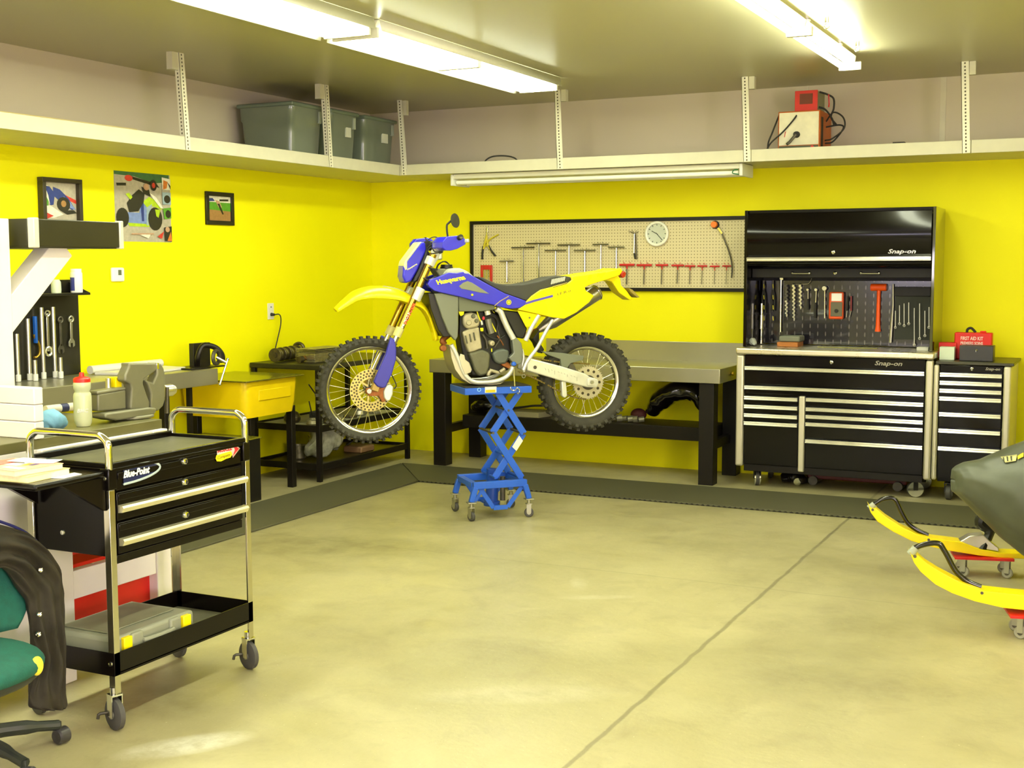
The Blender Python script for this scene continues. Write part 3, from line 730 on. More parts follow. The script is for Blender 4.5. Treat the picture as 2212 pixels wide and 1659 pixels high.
a = HT(985, 455, HY-.03); b = HT(1100, 370, HY-.03); mb = MB(); mb.box((a.x, HY-.035, a.z), (b.x, HY-.028, b.z)); mb.build('screen', mat('meter_screen', (255, 255, 255), .1, .0, coat=1, var=0), t, bev=.003)
def hung(name, lab, cat, group, parts):
    t = thing(name, lab, cat, tuple(parts[0][2][-1] if isinstance(parts[0][2], list) else parts[0][2]), 0, group)
    for nm, mt, pts, r in parts:
        mb = MB(); mb.tube(pts, r, 8); mb.build(nm, mt, t)
    return t
def ratchet(lab, X, y0, y1, hr, grip, slant=0):
    p = HT(X+slant, y0); q = HT(X, y1)
    t = thing('ratchet', lab, 'ratchet', tuple(q), 0, 'ratchets and wrenches on the hutch panel')
    mb = MB(); mb.cyl((p.x, HY, p.z), (p.x, HY-.02, p.z), hr, n=16); mb.build('head', chrome, t, bev=.003)
    mid = p.lerp(q, .45); mb = MB(); mb.cyl(p, mid if grip else q, .005, n=10); mb.build('shaft', chrome, t)
    if grip: mb = MB(); mb.cyl(mid, q, .007, .009, n=12); mb.build('handle', grip, t, bev=.002)
    return t
ratchet('small ratchet with a black grip, left of the two gripped ratchets in the hutch', 730, 330, 550, .011, rubber)
ratchet('ratchet with a long black grip left of the multimeter group', 805, 330, 640, .013, rubber, 15)
ratchet('chrome ratchet with the largest head, beside the multimeter', 912, 315, 640, .019, None)
t = thing('breaker_bar', 'long chrome breaker bar hanging at the left of the hutch panel', 'bar', tuple(HT(430, 800)))
mb = MB(); mb.cyl(HT(438, 225), HT(430, 790), .0085, n=12); mb.build('bar', chrome, t); mb = MB(); mb.bar(HT(425, 212), HT(465, 212), .02, .02); mb.build('head', chrome, t, bev=.003)
t = thing('torque_wrench', 'long chrome torque wrench standing inside the left of the hutch', 'wrench', tuple(HT(222, 910)))
mb = MB(); mb.cyl(HT(228, 480, -.2), HT(222, 900, -.2), .011, n=14); mb.build('tube', chrome, t)
mb = MB(); mb.cyl(HT(226, 600, -.2), HT(222, 760, -.2), .016, n=14); mb.build('grip', alu, t, bev=.003); mb = MB(); mb.cyl(HT(222, 868, -.2), HT(221, 920, -.2), .018, n=14); mb.build('head', chrome, t, bev=.004)
rnd = random.Random(4)
for k, (X, n_) in enumerate(((500, 16), (580, 18), (652, 12))):
    t = thing('socket_rail', ['rail of dark sockets nearest the breaker bar in the hutch', 'longest rail of chrome sockets, middle one in the hutch', 'shorter rail of chrome sockets beside the gripped ratchets'][k], 'socket rail', tuple(HT(X, 280+n_*21)), 0, 'socket rails in the hutch')
    mb = MB(); mb.bar(HT(X, 275), HT(X, 290+n_*21), .008, .004, (0, 1, 0)); mb.build('rail', steel, t)
    for i in range(n_):
        p = HT(X+(8 if i % 2 else -4), 290+i*21); mb = MB(); mb.cyl((p.x, HY+.01, p.z), (p.x, HY-.02, p.z), .0095-.0002*i, n=10); mb.build('socket', dark_steel if (k == 0 and i < 8) else chrome, t)
t = thing('wire_hanger', 'bent chrome speed handle hanging near the top of the hutch panel', 'speed handle', tuple(HT(670, 270)))
mb = MB(); mb.tube([HT(*q) for q in ((560, 270), (700, 268), (735, 262), (755, 240), (770, 205))], .0035, 8, sm=4); mb.build('crank', chrome, t)
for k, X in enumerate((1160, 1195)):
    t = thing('screwdriver', ['dark thin screwdriver hanging right of the multimeter', 'red handled thin screwdriver hanging right of the multimeter'][k], 'screwdriver', tuple(HT(X, 630)), 0, 'thin screwdrivers in the hutch')
    mb = MB(); mb.cyl(HT(X+6, 400), HT(X-6+k*10, 560), .006, n=10); mb.build('handle', mat('dark_red', (120, 24, 24), .4) if k else rubber, t); mb = MB(); mb.cyl(HT(X-6+k*10, 560), HT(X-14, 630), .003, n=8); mb.build('blade', steel, t)
t = thing('strap_wrench', 'long pale prybar leaning inside the right of the hutch', 'prybar', tuple(HT(1625, 910)))
mb = MB(); mb.tube([HT(1655, 270), HT(1655, 500), HT(1640, 700), HT(1625, 905)], [.005, .006, .010, .012], 8); mb.build('bar', steel, t)
# wrench rack on the right with hanging wrenches
t = thing('tool_pouch', 'black fabric tool pouch hung in the right of the hutch', 'pouch', tuple(HT(1860, 700)))
a = HT(1665, 900); b = HT(2065, 300); mb = MB(); mb.box((a.x, HY+.008, a.z+.02), (b.x, HY+.022, b.z)); mb.build('backing', mat('pouch_cloth', (34, 36, 26), .6), t)
a = HT(1665, 400); mb = MB(); mb.box((a.x, HY-.004, a.z), (b.x, HY+.008, b.z)); mb.build('top_flap', satin_black, t, bev=.003)
for i, X in enumerate((1680, 1725, 1775, 1825, 1885, 1943, 2000, 2045)):
    y1 = (740, 700, 720, 700, 930, 860, 830, 740)[i]; y0 = (560, 500, 480, 470, 530, 480, 560, 520)[i]
    lab = 'slim wrench in the hutch pouch, ' + ['leftmost', 'second from the left', 'third from the left', 'fourth from the left', 'the longest one', 'just right of the longest one', 'second from the right', 'rightmost'][i]
    t = thing('combination_wrench', lab, 'wrench', tuple(HT(X, y1)), 0, 'slim wrenches in the hutch pouch')
    mb = MB(); mb.bar(HT(X, y0, HY-.012), HT(X, y1, HY-.012), .006, .004, (0, 1, 0)); mb.build('shank', steel, t)
    p = HT(X, y1, HY-.012); mb = MB(); mb.torus(p, (0, 1, 0), .008, .0028, 14, 6); mb.build('ring_end', steel, t)
# dark row of hanging pliers at the far left of the hutch
for i, X in enumerate((80, 130, 180, 250, 350)):
    lab = ['dark pliers at the extreme left of the hutch', 'dark pliers second from the left of the hutch', 'dark pliers above the torque wrench', 'black pliers with a yellow stripe beside the torque wrench', 'black pliers with yellow stripes next to the breaker bar'][i]
    t = thing('pliers', lab, 'pliers', tuple(HT(X, 640)), 0, 'pliers hanging at the left of the hutch')
    mb = MB(); mb.cyl(HT(X, 230), HT(X, 330), .008, n=8); mb.build('jaw', dark_steel, t)
    for s_ in (-1, 1):
        mb = MB(); mb.tube([HT(X, 320), HT(X+s_*16, 420), HT(X+s_*14, 640-20*i)], .0065, 8, sm=3); mb.build('handle', mat('navy_grip', (16, 20, 34), .4) if i < 3 else rubber, t)
    if i > 2:
        for yy in (270, 390, 500, 620):
            mb = MB(); mb.bar(HT(X, yy, HY-.012), HT(X+4, yy+45, HY-.012), .006, .003, (0, 1, 0)); mb.build('yellow_stripe', ye, t)
# small things on the chest top, under the hutch
def boxthing(name, lab, cat, a, b, m, bev=.003, group=None):
    mb = MB(); mb.box(a, b); return tag(mb.build(name, m, bev=bev), lab, cat, group)
a = HT(415, 940, -.3); b = HT(640, 890, -.3)
boxthing('wooden_case', 'orange brown wooden case lying on the chest top inside the hutch', 'case', (a.x, -.36, 1.0435), (b.x, -.18, 1.0435+.034), mat('orange_wood', (170, 104, 42), .5))
boxthing('grey_case', 'grey case lying on the wooden case inside the hutch', 'case', (a.x+.01, -.34, 1.0785), (b.x+.01, -.18, 1.0785+.045), mat('grey_case', (110, 112, 96), .5), .01)
boxthing('steel_ruler', 'long flat yellowish ruler lying on the chest top inside the hutch', 'ruler', (HT(840, 940, -.3).x, -.32, 1.0435), (HT(1490, 940, -.3).x, -.28, 1.0475), mat('ruler', (130, 130, 60), .3, .6), .0005)
boxthing('white_box', 'small white box in the front right corner of the hutch', 'box', (HT(1915, 980, -.42).x, -.45, 1.0435), (HT(2045, 980, -.42).x, -.36, 1.071), mat('white_card', (200, 200, 184), .5))
o = crumple([tuple(HT(100, 900, -.4)), tuple(HT(130, 880, -.4)), tuple(HT(165, 915, -.4))], [(.012, .02), (.03, .03), (.012, .03)], 'clear_bag', mat('clear_bag', (170, 174, 164), .2, var=.3, bump=.8, bscale=30), amp=.3, seed=8)
o.location.z = 1.0435
tag(o, 'small crumpled clear plastic bag at the left end of the chest top', 'bag')
# on the side cabinet
t = thing('first_aid_kit', 'red first aid case with white lettering standing on the side cabinet', 'first aid kit', (5.22, -.3, .986))
a = ony(2065, 750, -.3); b = ony(2141, 719, -.3)
fr_ = mat('first_aid_red', (214, 30, 20), .45)
mb = MB(); mb.box((a.x-.008, -.34, .986), (b.x+.01, -.25, b.z)); mb.build('case', fr_, t, bev=.008, seg=3)
mb = MB(); pz = b.z; mb.tube([(a.x+.07, -.295, pz), (a.x+.075, -.295, pz+.022), (a.x+.1, -.295, pz+.03), (a.x+.13, -.295, pz)], .009, 8, sm=4); mb.build('handle', rubber, t)
mb = MB(); mb.box((a.x+.16, -.31, pz), (a.x+.20, -.28, pz+.012)); mb.build('latch', fr_, t, bev=.003)
wl = mat('white_lettering', (240, 215, 205), .5)
lettering(t, 'FIRST AID KIT', (a.x+.11, -.341, b.z-.040), (1, 0, 0), (0, 0, 1), .026, wl, .001, 0, .15, 'lettering', .02)
lettering(t, 'PREMIERS SOINS', (a.x+.11, -.341, b.z-.074), (1, 0, 0), (0, 0, 1), .022, wl, .001, 0, .15, 'lettering', .02)
t = thing('cash_box', 'low black metal lock box in front of the red first aid case', 'lock box', (5.25, -.44, .986))
a = ony(2072, 771, -.5); b = ony(2146, 751, -.5)
mb = MB(); mb.box((a.x, -.5, .986), (b.x, -.37, b.z+.01)); mb.build('case', mat('lockbox_black', (52, 50, 52), .4), t, bev=.004)
lock(t, (a.x+b.x)/2, b.z-.02, -.5, .007)
t = thing('white_box', 'small white box on the left of the side cabinet top', 'box', (5.05, -.42, .986))
a = ony(2029, 772, -.46); b = ony(2062, 750, -.46)
mb = MB(); mb.box((a.x, -.46, .986), (b.x, -.38, b.z)); mb.build('carton', mat('pale_carton', (214, 226, 200), .5), t, bev=.002)
boxthing('red_box', 'flat red box behind the small white box on the side cabinet', 'box', (a.x-.02, -.36, .986), (b.x, -.26, b.z+.025), fr_, .003)
# things on the floor beneath the chest
t = thing('floor_jack', 'dark red floor jack pushed under the wide tool chest', 'jack', (4.35, -.3, 0))
dr_ = mat('jack_maroon', (96, 30, 28), .5)
mb = MB(); mb.box((4.05, -.3, .045), (4.78, -.14, .1)); mb.build('chassis', dr_, t, bev=.008)
for x in (4.1, 4.72):
    mb = MB(); mb.cyl((x, -.33, .035), (x, -.11, .035), .035, n=16); mb.build('wheel', dark_steel, t)
mb = MB(); mb.cyl((4.0, -.4, .03), (3.95, -.32, .03), .028, n=14); mb.build('roller', chrome, t)
o = crumple([(3.86, -.34, .05), (3.95, -.32, .07), (4.05, -.36, .05)], [(.03, .05), (.05, .06), (.03, .04)], 'chain_pile', mat('oily_black', (24, 18, 16), .35, var=.3, bump=.8, bscale=30), amp=.25, seed=9)
o.location.z = .0; tag(o, 'heap of oily black parts on the floor below the left drawers', 'parts')
# ================================================================ SCISSOR LIFT AND MOTORCYCLE
BA = math.radians(46); BP = V((2.42, -2.36, 0)); BN = V((math.sin(BA), -math.cos(BA), 0)); BU = V((math.cos(BA), math.sin(BA), 0))
def K(px, py, off=0.):               # (x along the bike, height) on the plane `off` metres towards the near side
    p = onp(px, py, BP+BN*off, BN)-BP
    return (p.dot(BU), p.z)
def crop(ox, oy, s): return lambda X, Y: (ox+X/s, oy+Y/s)
A_ = crop(900, 440, 4.424); B_ = crop(660, 440, 5.53); C_ = crop(660, 660, 5.027); D_ = crop(1050, 660, 5.53); E_ = crop(960, 640, 7.541); F_ = crop(920, 780, 4.607); G_ = crop(900, 560, 11.06); T_ = crop(1160, 570, 10.055)
def L3(c, X, Y, off): x, z = K(*c(X, Y), off); return V((x, -off, z))
def poly(c, pts, off): return [K(*c(X, Y), off) for X, Y in pts]
def xz(u, v, w): return V((u, w, v))
def solidp(root, name, m, c, pts, off, w0, w1, bev=.006, seg=3, sm=0, both=False):
    P = poly(c, pts, off)
    if sm:
        q = smooth_path([(a, 0, b) for a, b in P], sm, True); P = [(v.x, v.z) for v in q]
    mb = MB(); mb.prism(P, xz, w0, w1)
    o = mb.build(name, m, root, bev=bev, seg=seg, local=True)
    if both:
        mb = MB(); mb.prism(P, xz, -w0, -w1); mb.build(name, m, root, bev=bev, seg=seg, local=True)
    return o
# ---- lift
lift = thing('scissor_lift', 'blue wheeled motorcycle scissor lift standing raised on the concrete floor', 'lift', tuple(BP), BA)
def lb(name, m, a, b, bev=.003, root=None):
    mb = MB(); mb.box(a, b); return mb.build(name, m, root or lift, bev=bev, local=True)
DZ = .875
lb('deck', blue_paint, (-.235, -.165, DZ-.05), (.225, .165, DZ-.006))
lb('deck_pad', rubber, (-.23, -.16, DZ-.0055), (.22, .16, DZ), .002)
def arm(x0, z0, x1, z1, y):
    mb = MB(); mb.bar((x0, y, z0), (x1, y, z1), .008, .036, (0, 1, 0)); mb.v = mb.v
    b = MB(); b.bar((x0, y, z0), (x1, y, z1), .044, .012, (0, 1, 0)); b.build('scissor_arm', blue_paint, lift, bev=.002, local=True)
for s_, off in ((-1, .12), (1, -.12)):
    p = [K(*F_(*q), .13) for q in ((715, 335), (975, 722), (945, 335), (668, 715), (952, 1160), (690, 1160))]
    o1 = s_*.13; o2 = s_*.118
    arm(p[0][0], DZ-.045, p[1][0], p[1][1], o1); arm(p[2][0], DZ-.045, p[3][0], p[3][1], o2)
    arm(p[3][0], p[3][1], p[4][0], p[4][1], o1); arm(p[1][0], p[1][1], p[5][0], p[5][1], o2)
for x, z in (K(*F_(975, 722), .13), K(*F_(668, 715), .13), K(*F_(820, 490), .13), K(*F_(820, 945), .13), K(*F_(952, 1160), .13), K(*F_(690, 1160), .13)):
    mb = MB(); mb.cyl((x, -.137, z), (x, .137, z), .0085, n=10); mb.build('pivot_rod', dark_steel if z > .5 else blue_paint, lift, local=True)
zb = K(*F_(700, 1200), .165)[1]
for y in (-.165, .165): lb('base_rail', blue_paint, (-.185, y-.02, zb-.04), (.185, y+.02, zb+.005))
for x in (-.17, .17): lb('base_rail', blue_paint, (x-.02, -.145, zb-.035), (x+.02, .145, zb))
for x, y in ((-.2, -.175), (.2, -.175), (-.2, .18), (.2, .18)):
    xt = x*.86; mb = MB(); mb.bar((xt, y, zb-.03), (x, y, .125), .035, .03, (0, 1, 0)); mb.build('leg', blue_paint, lift, bev=.003, local=True)
    lb('caster_plate', steel, (x-.028, y-.028, .118), (x+.028, y+.028, .126), .002)
    c = V((x, y, .031)); ax = V((.35, 1, 0)).normalized() if x > 0 else V((1, .45, 0)).normalized()
    mb = MB(); mb.lathe([(.008, -.011), (.026, -.012), (.031, -.007), (.031, .007), (.026, .012), (.008, .011)], c, ax, 20); w_ = mb.build('caster_wheel', caster_rub, lift, local=True)
    mb = MB(); mb.cyl(c-ax*.014, c+ax*.014, .014, n=14); mb.build('hub', steel, w_, local=True)
    mb = MB()
    for q in (-1, 1): mb.bar(c+ax*q*.016, c+ax*q*.016+V((0, 0, .06)), .003, .03, tuple(ax.cross(V((0, 0, 1)))))
    mb.box(c-V((.018, .018, -.055)), c+V((.018, .018, .062))); mb.cyl(c+V((0, 0, .06)), c+V((0, 0, .09)), .012, n=10); mb.build('fork', steel, lift, local=True)
for y in (-.165, .165):
    a = (-.14, y, zb-.03); b = (-.045, y, .075); d_ = (.055, y, .075); e = (.165, y, zb-.03)
    for p, q in ((a, b), (b, d_), (d_, e)):
        mb = MB(); mb.bar(p, q, .03, .008, (0, 1, 0)); mb.build('brace', blue_paint, lift, bev=.002, local=True)
mb = MB(); mb.bar((-.11, -.165, zb-.03), (-.17, -.165, zb-.12), .02, .006, (0, 1, 0)); mb.build('brace', blue_paint, lift, local=True)
mb = MB(); mb.cyl((0, 0, .085), (.01, 0, zb+.06), .042, n=20); mb.cyl((0, 0, .06), (0, 0, .09), .055, n=20); mb.build('hydraulic_jack', mat('jack_blue', (24, 66, 160), .35), lift, bev=.003, local=True)
mb = MB(); mb.cyl((.06, -.05, .10), (.06, -.05, .26), .018, n=14); mb.build('pump', dark_steel, lift, local=True)
mb = MB(); mb.box((-.03, -.16, .06), (.03, .16, .075)); mb.build('foot', blue_paint, lift, local=True)
# deck sticker, arm sticker, tie-down
x0, z1 = K(*F_(588, 258), .166); x1, z0 = K(*F_(702, 312), .166)
SWM = mat('sticker_white', (236, 232, 214), .5); SYM = mat('sticker_amber', (232, 178, 14), .5)
lb('warning_sticker', SWM, (x0, -.1665, z0), (x1, -.165, z1), 0); lb('warning_band', SYM, (x0+.004, -.1675, z0+.002), (x1-.008, -.1665, (z0+z1)/2), 0)
x, z = K(*F_(530, 285), .166); mb = MB(); mb.torus((x, -.1655, z), (0, 1, 0), .011, .0022, 16, 6); mb.build('round_mark', mat('pale_blue', (150, 205, 240), .5), lift, local=True)
q = [K(*F_(*p), .131) for p in ((925, 740), (962, 792), (897, 892), (855, 852))]; mb = MB(); mb.prism(q, xz, -.1375, -.1385); mb.build('white_label', SWM, lift, smooth=False, local=True)
p0 = L3(F_, 875, 80, .17); p1 = L3(F_, 885, 250, .17)
mb = MB(); mb.cyl(p0, p1, .005, n=10); mb.build('tie_down_rod', chrome, lift, local=True)
mb = MB(); c = L3(E_, 1130, 1105, .17); mb.lathe([(.012, -.012), (.018, -.004), (.016, .008), (.007, .016)], c, (0, 0, 1), 16); mb.build('tie_down_hook', blue_paint, lift, bev=.002, local=True)
mb = MB()
mb.tube([L3(F_, *q, .172) for q in ((845, 255), (842, 272), (862, 290), (890, 290), (905, 268), (925, 278), (932, 300), (920, 325), (908, 312))], .0035, 6, sm=4); mb.build('safety_pin', chrome, lift, local=True)

# ---- motorcycle
bike = thing('dirt_bike', 'blue and yellow off-road motorcycle raised on the blue scissor lift', 'motorcycle', tuple(BP), BA)
HB = mat('bike_blue', (46, 44, 205), .2, coat=.4, var=.03); YB = mat('bike_yellow', (246, 228, 6), .28, coat=.2, var=.02)
GR = mat('bike_grey', (112, 116, 98), .4, var=.05); TG = mat('tank_grey', (176, 180, 152), .4); SEAT = mat('seat_vinyl', (58, 58, 50), .6, bump=.3, bscale=200)
CAST = mat('engine_cast', (170, 162, 132), .42, .35, var=.12, scale=25); CASE = mat('engine_case', (98, 98, 78), .45, .4, var=.12, scale=25)
GOLD = mat('fork_gold', (196, 160, 66), .22, .95); ALU = mat('frame_alu', (226, 226, 216), .32, .45, var=.08, scale=14)
BLK = mat('engine_black', (26, 25, 20), .4, var=.3, scale=30); RUST = mat('rusty_header', (150, 92, 48), .5, .6, var=.3, scale=30)
TYRE = mat('tyre_rubber', (58, 56, 46), .8, var=.18, scale=25); RIM = mat('rim_polished', (230, 228, 214), .16, 1, var=.02); SPK = mat('spoke_steel', (220, 216, 186), .25, .9)
fc = V((-.83, 0, .868)); rc = V((.672, 0, .868))
def wheel(root, c, R, Rr, wt, nk, label, ns=32, hub=.03, wr=.024):
    # tyre carcass
    prof = []; 
    Ri = Rr-.012; Ro = R-.014
    for i in range(20):
        a = 2*PI*i/20; rm = (Ri+Ro)/2; h = (Ro-Ri)/2
        ca, sa = math.cos(a), math.sin(a)
        prof.append((rm+h*math.copysign(abs(ca)**.75, ca), wt*math.copysign(abs(sa)**.7, sa)*(1-.25*max(0, -ca))))
    mb = MB(); mb.lathe(prof, c, (0, 1, 0), 72, 0, True)
    # tread blocks belong to the tyre surface
    for k in range(nk):
        a = 2*PI*k/nk
        for j, (yy, rr, ww) in enumerate(((-.8, .93, .24), (-.28, 1., .3), (.28, 1., .3), (.8, .93, .24))):
            aa = a+(.5*2*PI/nk if abs(yy) < .5 else 0)
            u = V((math.cos(aa), 0, math.sin(aa))); t_ = V((-math.sin(aa), 0, math.cos(aa)))
            p = c+u*(R-.018 if abs(yy) < .5 else R-.036)+V((0, yy*wt, 0))
            q = u if abs(yy) < .5 else (u+V((0, .55*math.copysign(1, yy), 0))).normalized()
            mb.bar(p-q*.008, p+q*.019, R*.05 if nk > 40 else R*.07, wt*ww*2, tuple(V((0, 1, 0))), 0)
    ty = mb.build('tyre', TYRE, root, smooth=True, local=True, angle=.5)
    mb = MB(); mb.lathe([(Rr, -wr), (Rr+.004, -wr), (Rr+.004, -wr+.005), (Rr-.012, -wr*.6), (Rr-.02, -wr*.3), (Rr-.02, wr*.3), (Rr-.012, wr*.6), (Rr+.004, wr-.005), (Rr+.004, wr), (Rr, wr), (Rr-.02, wr*.75), (Rr-.03, wr*.3), (Rr-.03, -wr*.3), (Rr-.02, -wr*.75)], c, (0, 1, 0), 72, 0, True)
    mb.build('rim', RIM, root, local=True)
    mb = MB(); mb.lathe([(.012, -hub-.012), (hub*.9, -hub-.01), (hub*.95, -hub), (hub*.6, -hub*.7), (hub*.6, hub*.7), (hub*.95, hub), (hub*.9, hub+.01), (.012, hub+.012)], c, (0, 1, 0), 24); mb.build('hub', dark_steel, root, local=True)
    for k in range(ns):
        a = 2*PI*(k+.25)/ns; s_ = -1 if k % 2 else 1; b_ = a+(.55 if (k//2) % 2 else -.55)
        p = c+V((math.cos(b_)*hub, s_*hub, math.sin(b_)*hub)); q = c+V((math.cos(a)*(Rr-.022), s_*.004, math.sin(a)*(Rr-.022)))
        mb = MB(); mb.cyl(p, q, .0016, n=5, cap=False); mb.cyl(q+(p-q).normalized()*.018, q, .0032, n=6); mb.build('spoke', SPK, root, local=True)
    return ty
def wpart(nm, c, R, Rr, wt, nk, ns):
    # each wheel is a part of the bike; its pieces are sub-parts
    mb = MB(); mb.cyl(c-V((0, .075, 0)), c+V((0, .075, 0)), .009, n=12)
    w = mb.build(nm, steel, bike, local=True); return w
fw = wpart('front_wheel', fc, .344, .289, .042, 44, 32); wheel(fw, fc, .344, .287, .042, 46, '', 32, .032)
rw = wpart('rear_wheel', rc, .336, .252, .062, 34, 32); wheel(rw, rc, .336, .250, .062, 34, '', 32, .04, .03)
# brake discs, rear carrier
def disc(root, c, R, w, m, nh, rh, rr, ri, name='brake_disc', th=.004, teeth=0):
    mb = MB(); mb.lathe([(ri, -th/2), (R, -th/2), (R, th/2), (ri, th/2)], c, (0, 1, 0), 60, 0, True)
    for k in range(teeth):
        a = 2*PI*k/teeth; u = V((math.cos(a), 0, math.sin(a))); mb.bar(c+u*(R-.003), c+u*(R+.007), .006, th, (0, 1, 0))
    hm = 1
    for k in range(nh):
        a = 2*PI*k/nh; u = V((math.cos(a), 0, math.sin(a)))
        for q, rad in enumerate(rr):
            aa = a+q*.5*2*PI/nh; u = V((math.cos(aa), 0, math.sin(aa)))
            mb.cyl(c+u*rad-V((0, th/2+.0012, 0)), c+u*rad+V((0, th/2+.0012, 0)), rh, n=10, mi=1)
    return mb.build(name, [m, mat('drill_hole', (60, 52, 26), .7)], root, local=True)
DG = mat('worn_disc', (172, 160, 96), .35, .7, var=.2, scale=30)
disc(fw, fc-V((0, .052, 0)), .135, 0, DG, 30, .006, (.125, .108, .092), .075)
mb = MB()
for k in range(6):
    a = 2*PI*k/6; u = V((math.cos(a), 0, math.sin(a))); mb.bar(fc-V((0, .05, 0))+u*.03, fc-V((0, .05, 0))+V((math.cos(a+.3), 0, math.sin(a+.3)))*.08, .012, .004, (0, 1, 0))
mb.build('disc_carrier', DG, fw, local=True)
disc(rw, rc-V((0, .06, 0)), .108, 0, mat('pale_sprocket', (196, 188, 158), .4, .5), 12, .010, (.082,), .045, 'sprocket', .006, 42)
mb = MB(); mb.cyl(rc-V((0, .07, 0)), rc-V((0, .04, 0)), .05, n=24); mb.build('sprocket_boss', dark_steel, rw, local=True)
# forks
f0 = L3(B_, 1505, 655, .105); f1 = L3(B_, 1125, 1500, .105); fd = (f1-f0).normalized()
axl = V((-.86, -.105, .858))
for s_ in (1, -1):
    q = lambda p: V((p.x, p.y*s_, p.z))
    a, b = q(f0), q(f1); low = q(V((f0.x+fd.x*(f0.z-.94)/(-fd.z), -.105, .94)))
    mb = MB(); mb.cyl(a-fd*.03, b, .0235, n=24); mb.build('fork_tube', GOLD, bike, local=True)
    mb = MB(); mb.cyl(b-fd*.01, b+fd*.05, .027, n=24); mb.build('fork_seal', mat('cream_seal', (210, 198, 130), .4), bike, local=True)
    mb = MB(); mb.cyl(b+fd*.04, low, .02, n=20); mb.build('fork_slider', chrome, bike, local=True)
    mb = MB(); mb.bar(low-fd*.06, V((fc.x+.01, low.y, fc.z)), .05, .035, (0, 1, 0)); mb.build('axle_lug', mat('axle_tan', (178, 150, 84), .45, .5, var=.2), bike, bev=.006, local=True)
fg = [(920, 340), (965, 370), (982, 480), (980, 580), (935, 740), (868, 885), (830, 895), (775, 880), (735, 830), (780, 720), (870, 520)]
solidp(bike, 'fork_guard', mat('guard_blue', (52, 50, 160), .35), C_, fg, .12, -.135, -.1, .008)
P = poly(C_, fg, .12); mb = MB(); mb.prism(P, xz, .1, .135); mb.build('fork_guard', MATS['guard_blue'], bike, bev=.008, seg=3, local=True)
solidp(bike, 'brake_caliper', ALU, C_, [(870, 870), (910, 850), (950, 880), (945, 960), (915, 1030), (880, 1040), (850, 1000), (845, 930)], .09, -.1, -.05, .008)
solidp(bike, 'caliper_bracket', RUST, C_, [(740, 890), (790, 900), (870, 880), (870, 1040), (830, 1050), (790, 980), (700, 985), (650, 950), (655, 900)], .08, -.085, -.07, .003)
mb = MB(); mb.cyl(L3(C_, 692, 932, .13), L3(C_, 692, 932, .06), .016, n=18); mb.build('axle_nut', chrome, bike, bev=.002, local=True)
mb = MB(); mb.tube([L3(C_, *p, .11) for p in ((925, 740), (960, 800), (985, 870), (960, 905))], .004, 8, sm=5); mb.build('brake_hose', rubber, bike, local=True)
mb = MB(); mb.tube([L3(B_, *p, -.12) for p in ((1420, 620), (1330, 860), (1240, 1030), (1180, 1180), (1050, 1420), (980, 1620))], .006, 8, sm=5); mb.build('brake_hose', rubber, bike, local=True)
# triple clamps
for X, Y, z_ in ((1490, 690, .055), (1340, 1080, .085)):
    c = L3(B_, X, Y, .105); mb = MB()
    for s_ in (-1, 1): mb.cyl(V((c.x, c.y*s_, c.z))-fd*z_/2, V((c.x, c.y*s_, c.z))+fd*z_/2, .034, n=24)
    mb.bar((c.x+.012, -.105, c.z), (c.x+.012, .105, c.z), .05, z_*.7, tuple(fd)); mb.build('triple_clamp', mat('clamp_pearl', (222, 222, 206), .35, .3), bike, bev=.004, local=True)
for X, Y in ((1480, 770), (1420, 900)):
    c = L3(B_, X, Y, .105); mb = MB(); mb.torus(c, fd, .025, .005, 24, 8); mb.build('fork_band', rubber, bike, local=True)
    mb = MB(); mb.bar(c, c+V((.06, .03, -.01)), .012, .01); mb.build('band_strap', rubber, bike, local=True)
sc_ = L3(B_, 1240, 1330, .105); ax_r = -fd
nr = fd.cross(V((0, -1, 0))).normalized()
def fork_text(txt, X, Y, h, w, m, sh=0):
    c = L3(B_, X, Y, .13); up = V((-fd.z, 0, fd.x)); up = -up if up.z < 0 else up
    lettering(bike, txt, FR[bike.name] @ V((c.x, -.1305, c.z)), FR[bike.name].to_3x3() @ ax_r, FR[bike.name].to_3x3() @ up, h, m, .001, sh, w, 'fork_decal', .03)
ora = mat('decal_orange', (232, 86, 24), .4)
fork_text('MUSCLE', 1195, 1390, .016, .11, mat('decal_white', (235, 230, 220), .4)); fork_text('POWER', 1250, 1310, .020, .15, ora)
# front mask, light, handlebars
mask = [(1385, 455), (1432, 458), (1448, 560), (1405, 650), (1345, 790), (1265, 930), (1190, 955), (1160, 870), (1172, 745), (1200, 700), (1290, 570)]
solidp(bike, 'number_plate', HB, B_, mask, .07, -.07, .07, .012)
solidp(bike, 'plate_edge', mat('cream_plate', (238, 238, 170), .4), B_, [(1355, 462), (1392, 455), (1215, 690), (1215, 780), (1195, 800), (1172, 745), (1185, 690)], .07, -.073, .073, .006)
fl = FR[bike.name].to_3x3()
c = L3(B_, 1275, 755, .072)
lettering(bike, 'Husqvarna', FR[bike.name] @ V((c.x, -.0715, c.z)), fl @ V((.86, 0, .5)), fl @ V((-.5, 0, .86)), .014, mat('decal_cream', (228, 222, 150), .4), .001, .1, .075, 'plate_decal', .03)
solidp(bike, 'headlight_housing', BLK, B_, [(1435, 540), (1480, 600), (1450, 700), (1400, 830), (1330, 930), (1265, 940), (1340, 790), (1400, 650)], .06, -.08, .08, .01)
bar_c = L3(B_, 1560, 560, 0)
mb = MB(); hb_ = [(-.40+.0, .045), (-.28, .02), (-.16, .0), (-.07, -.045), (.07, -.045), (.16, .0), (.28, .02), (.40, .045)]
mb.tube([V((bar_c.x+.05*abs(y)*2.2, y, bar_c.z+.035+z)) for y, z in hb_], .0115, 12, sm=5); mb.build('handlebar', dark_steel, bike, local=True)
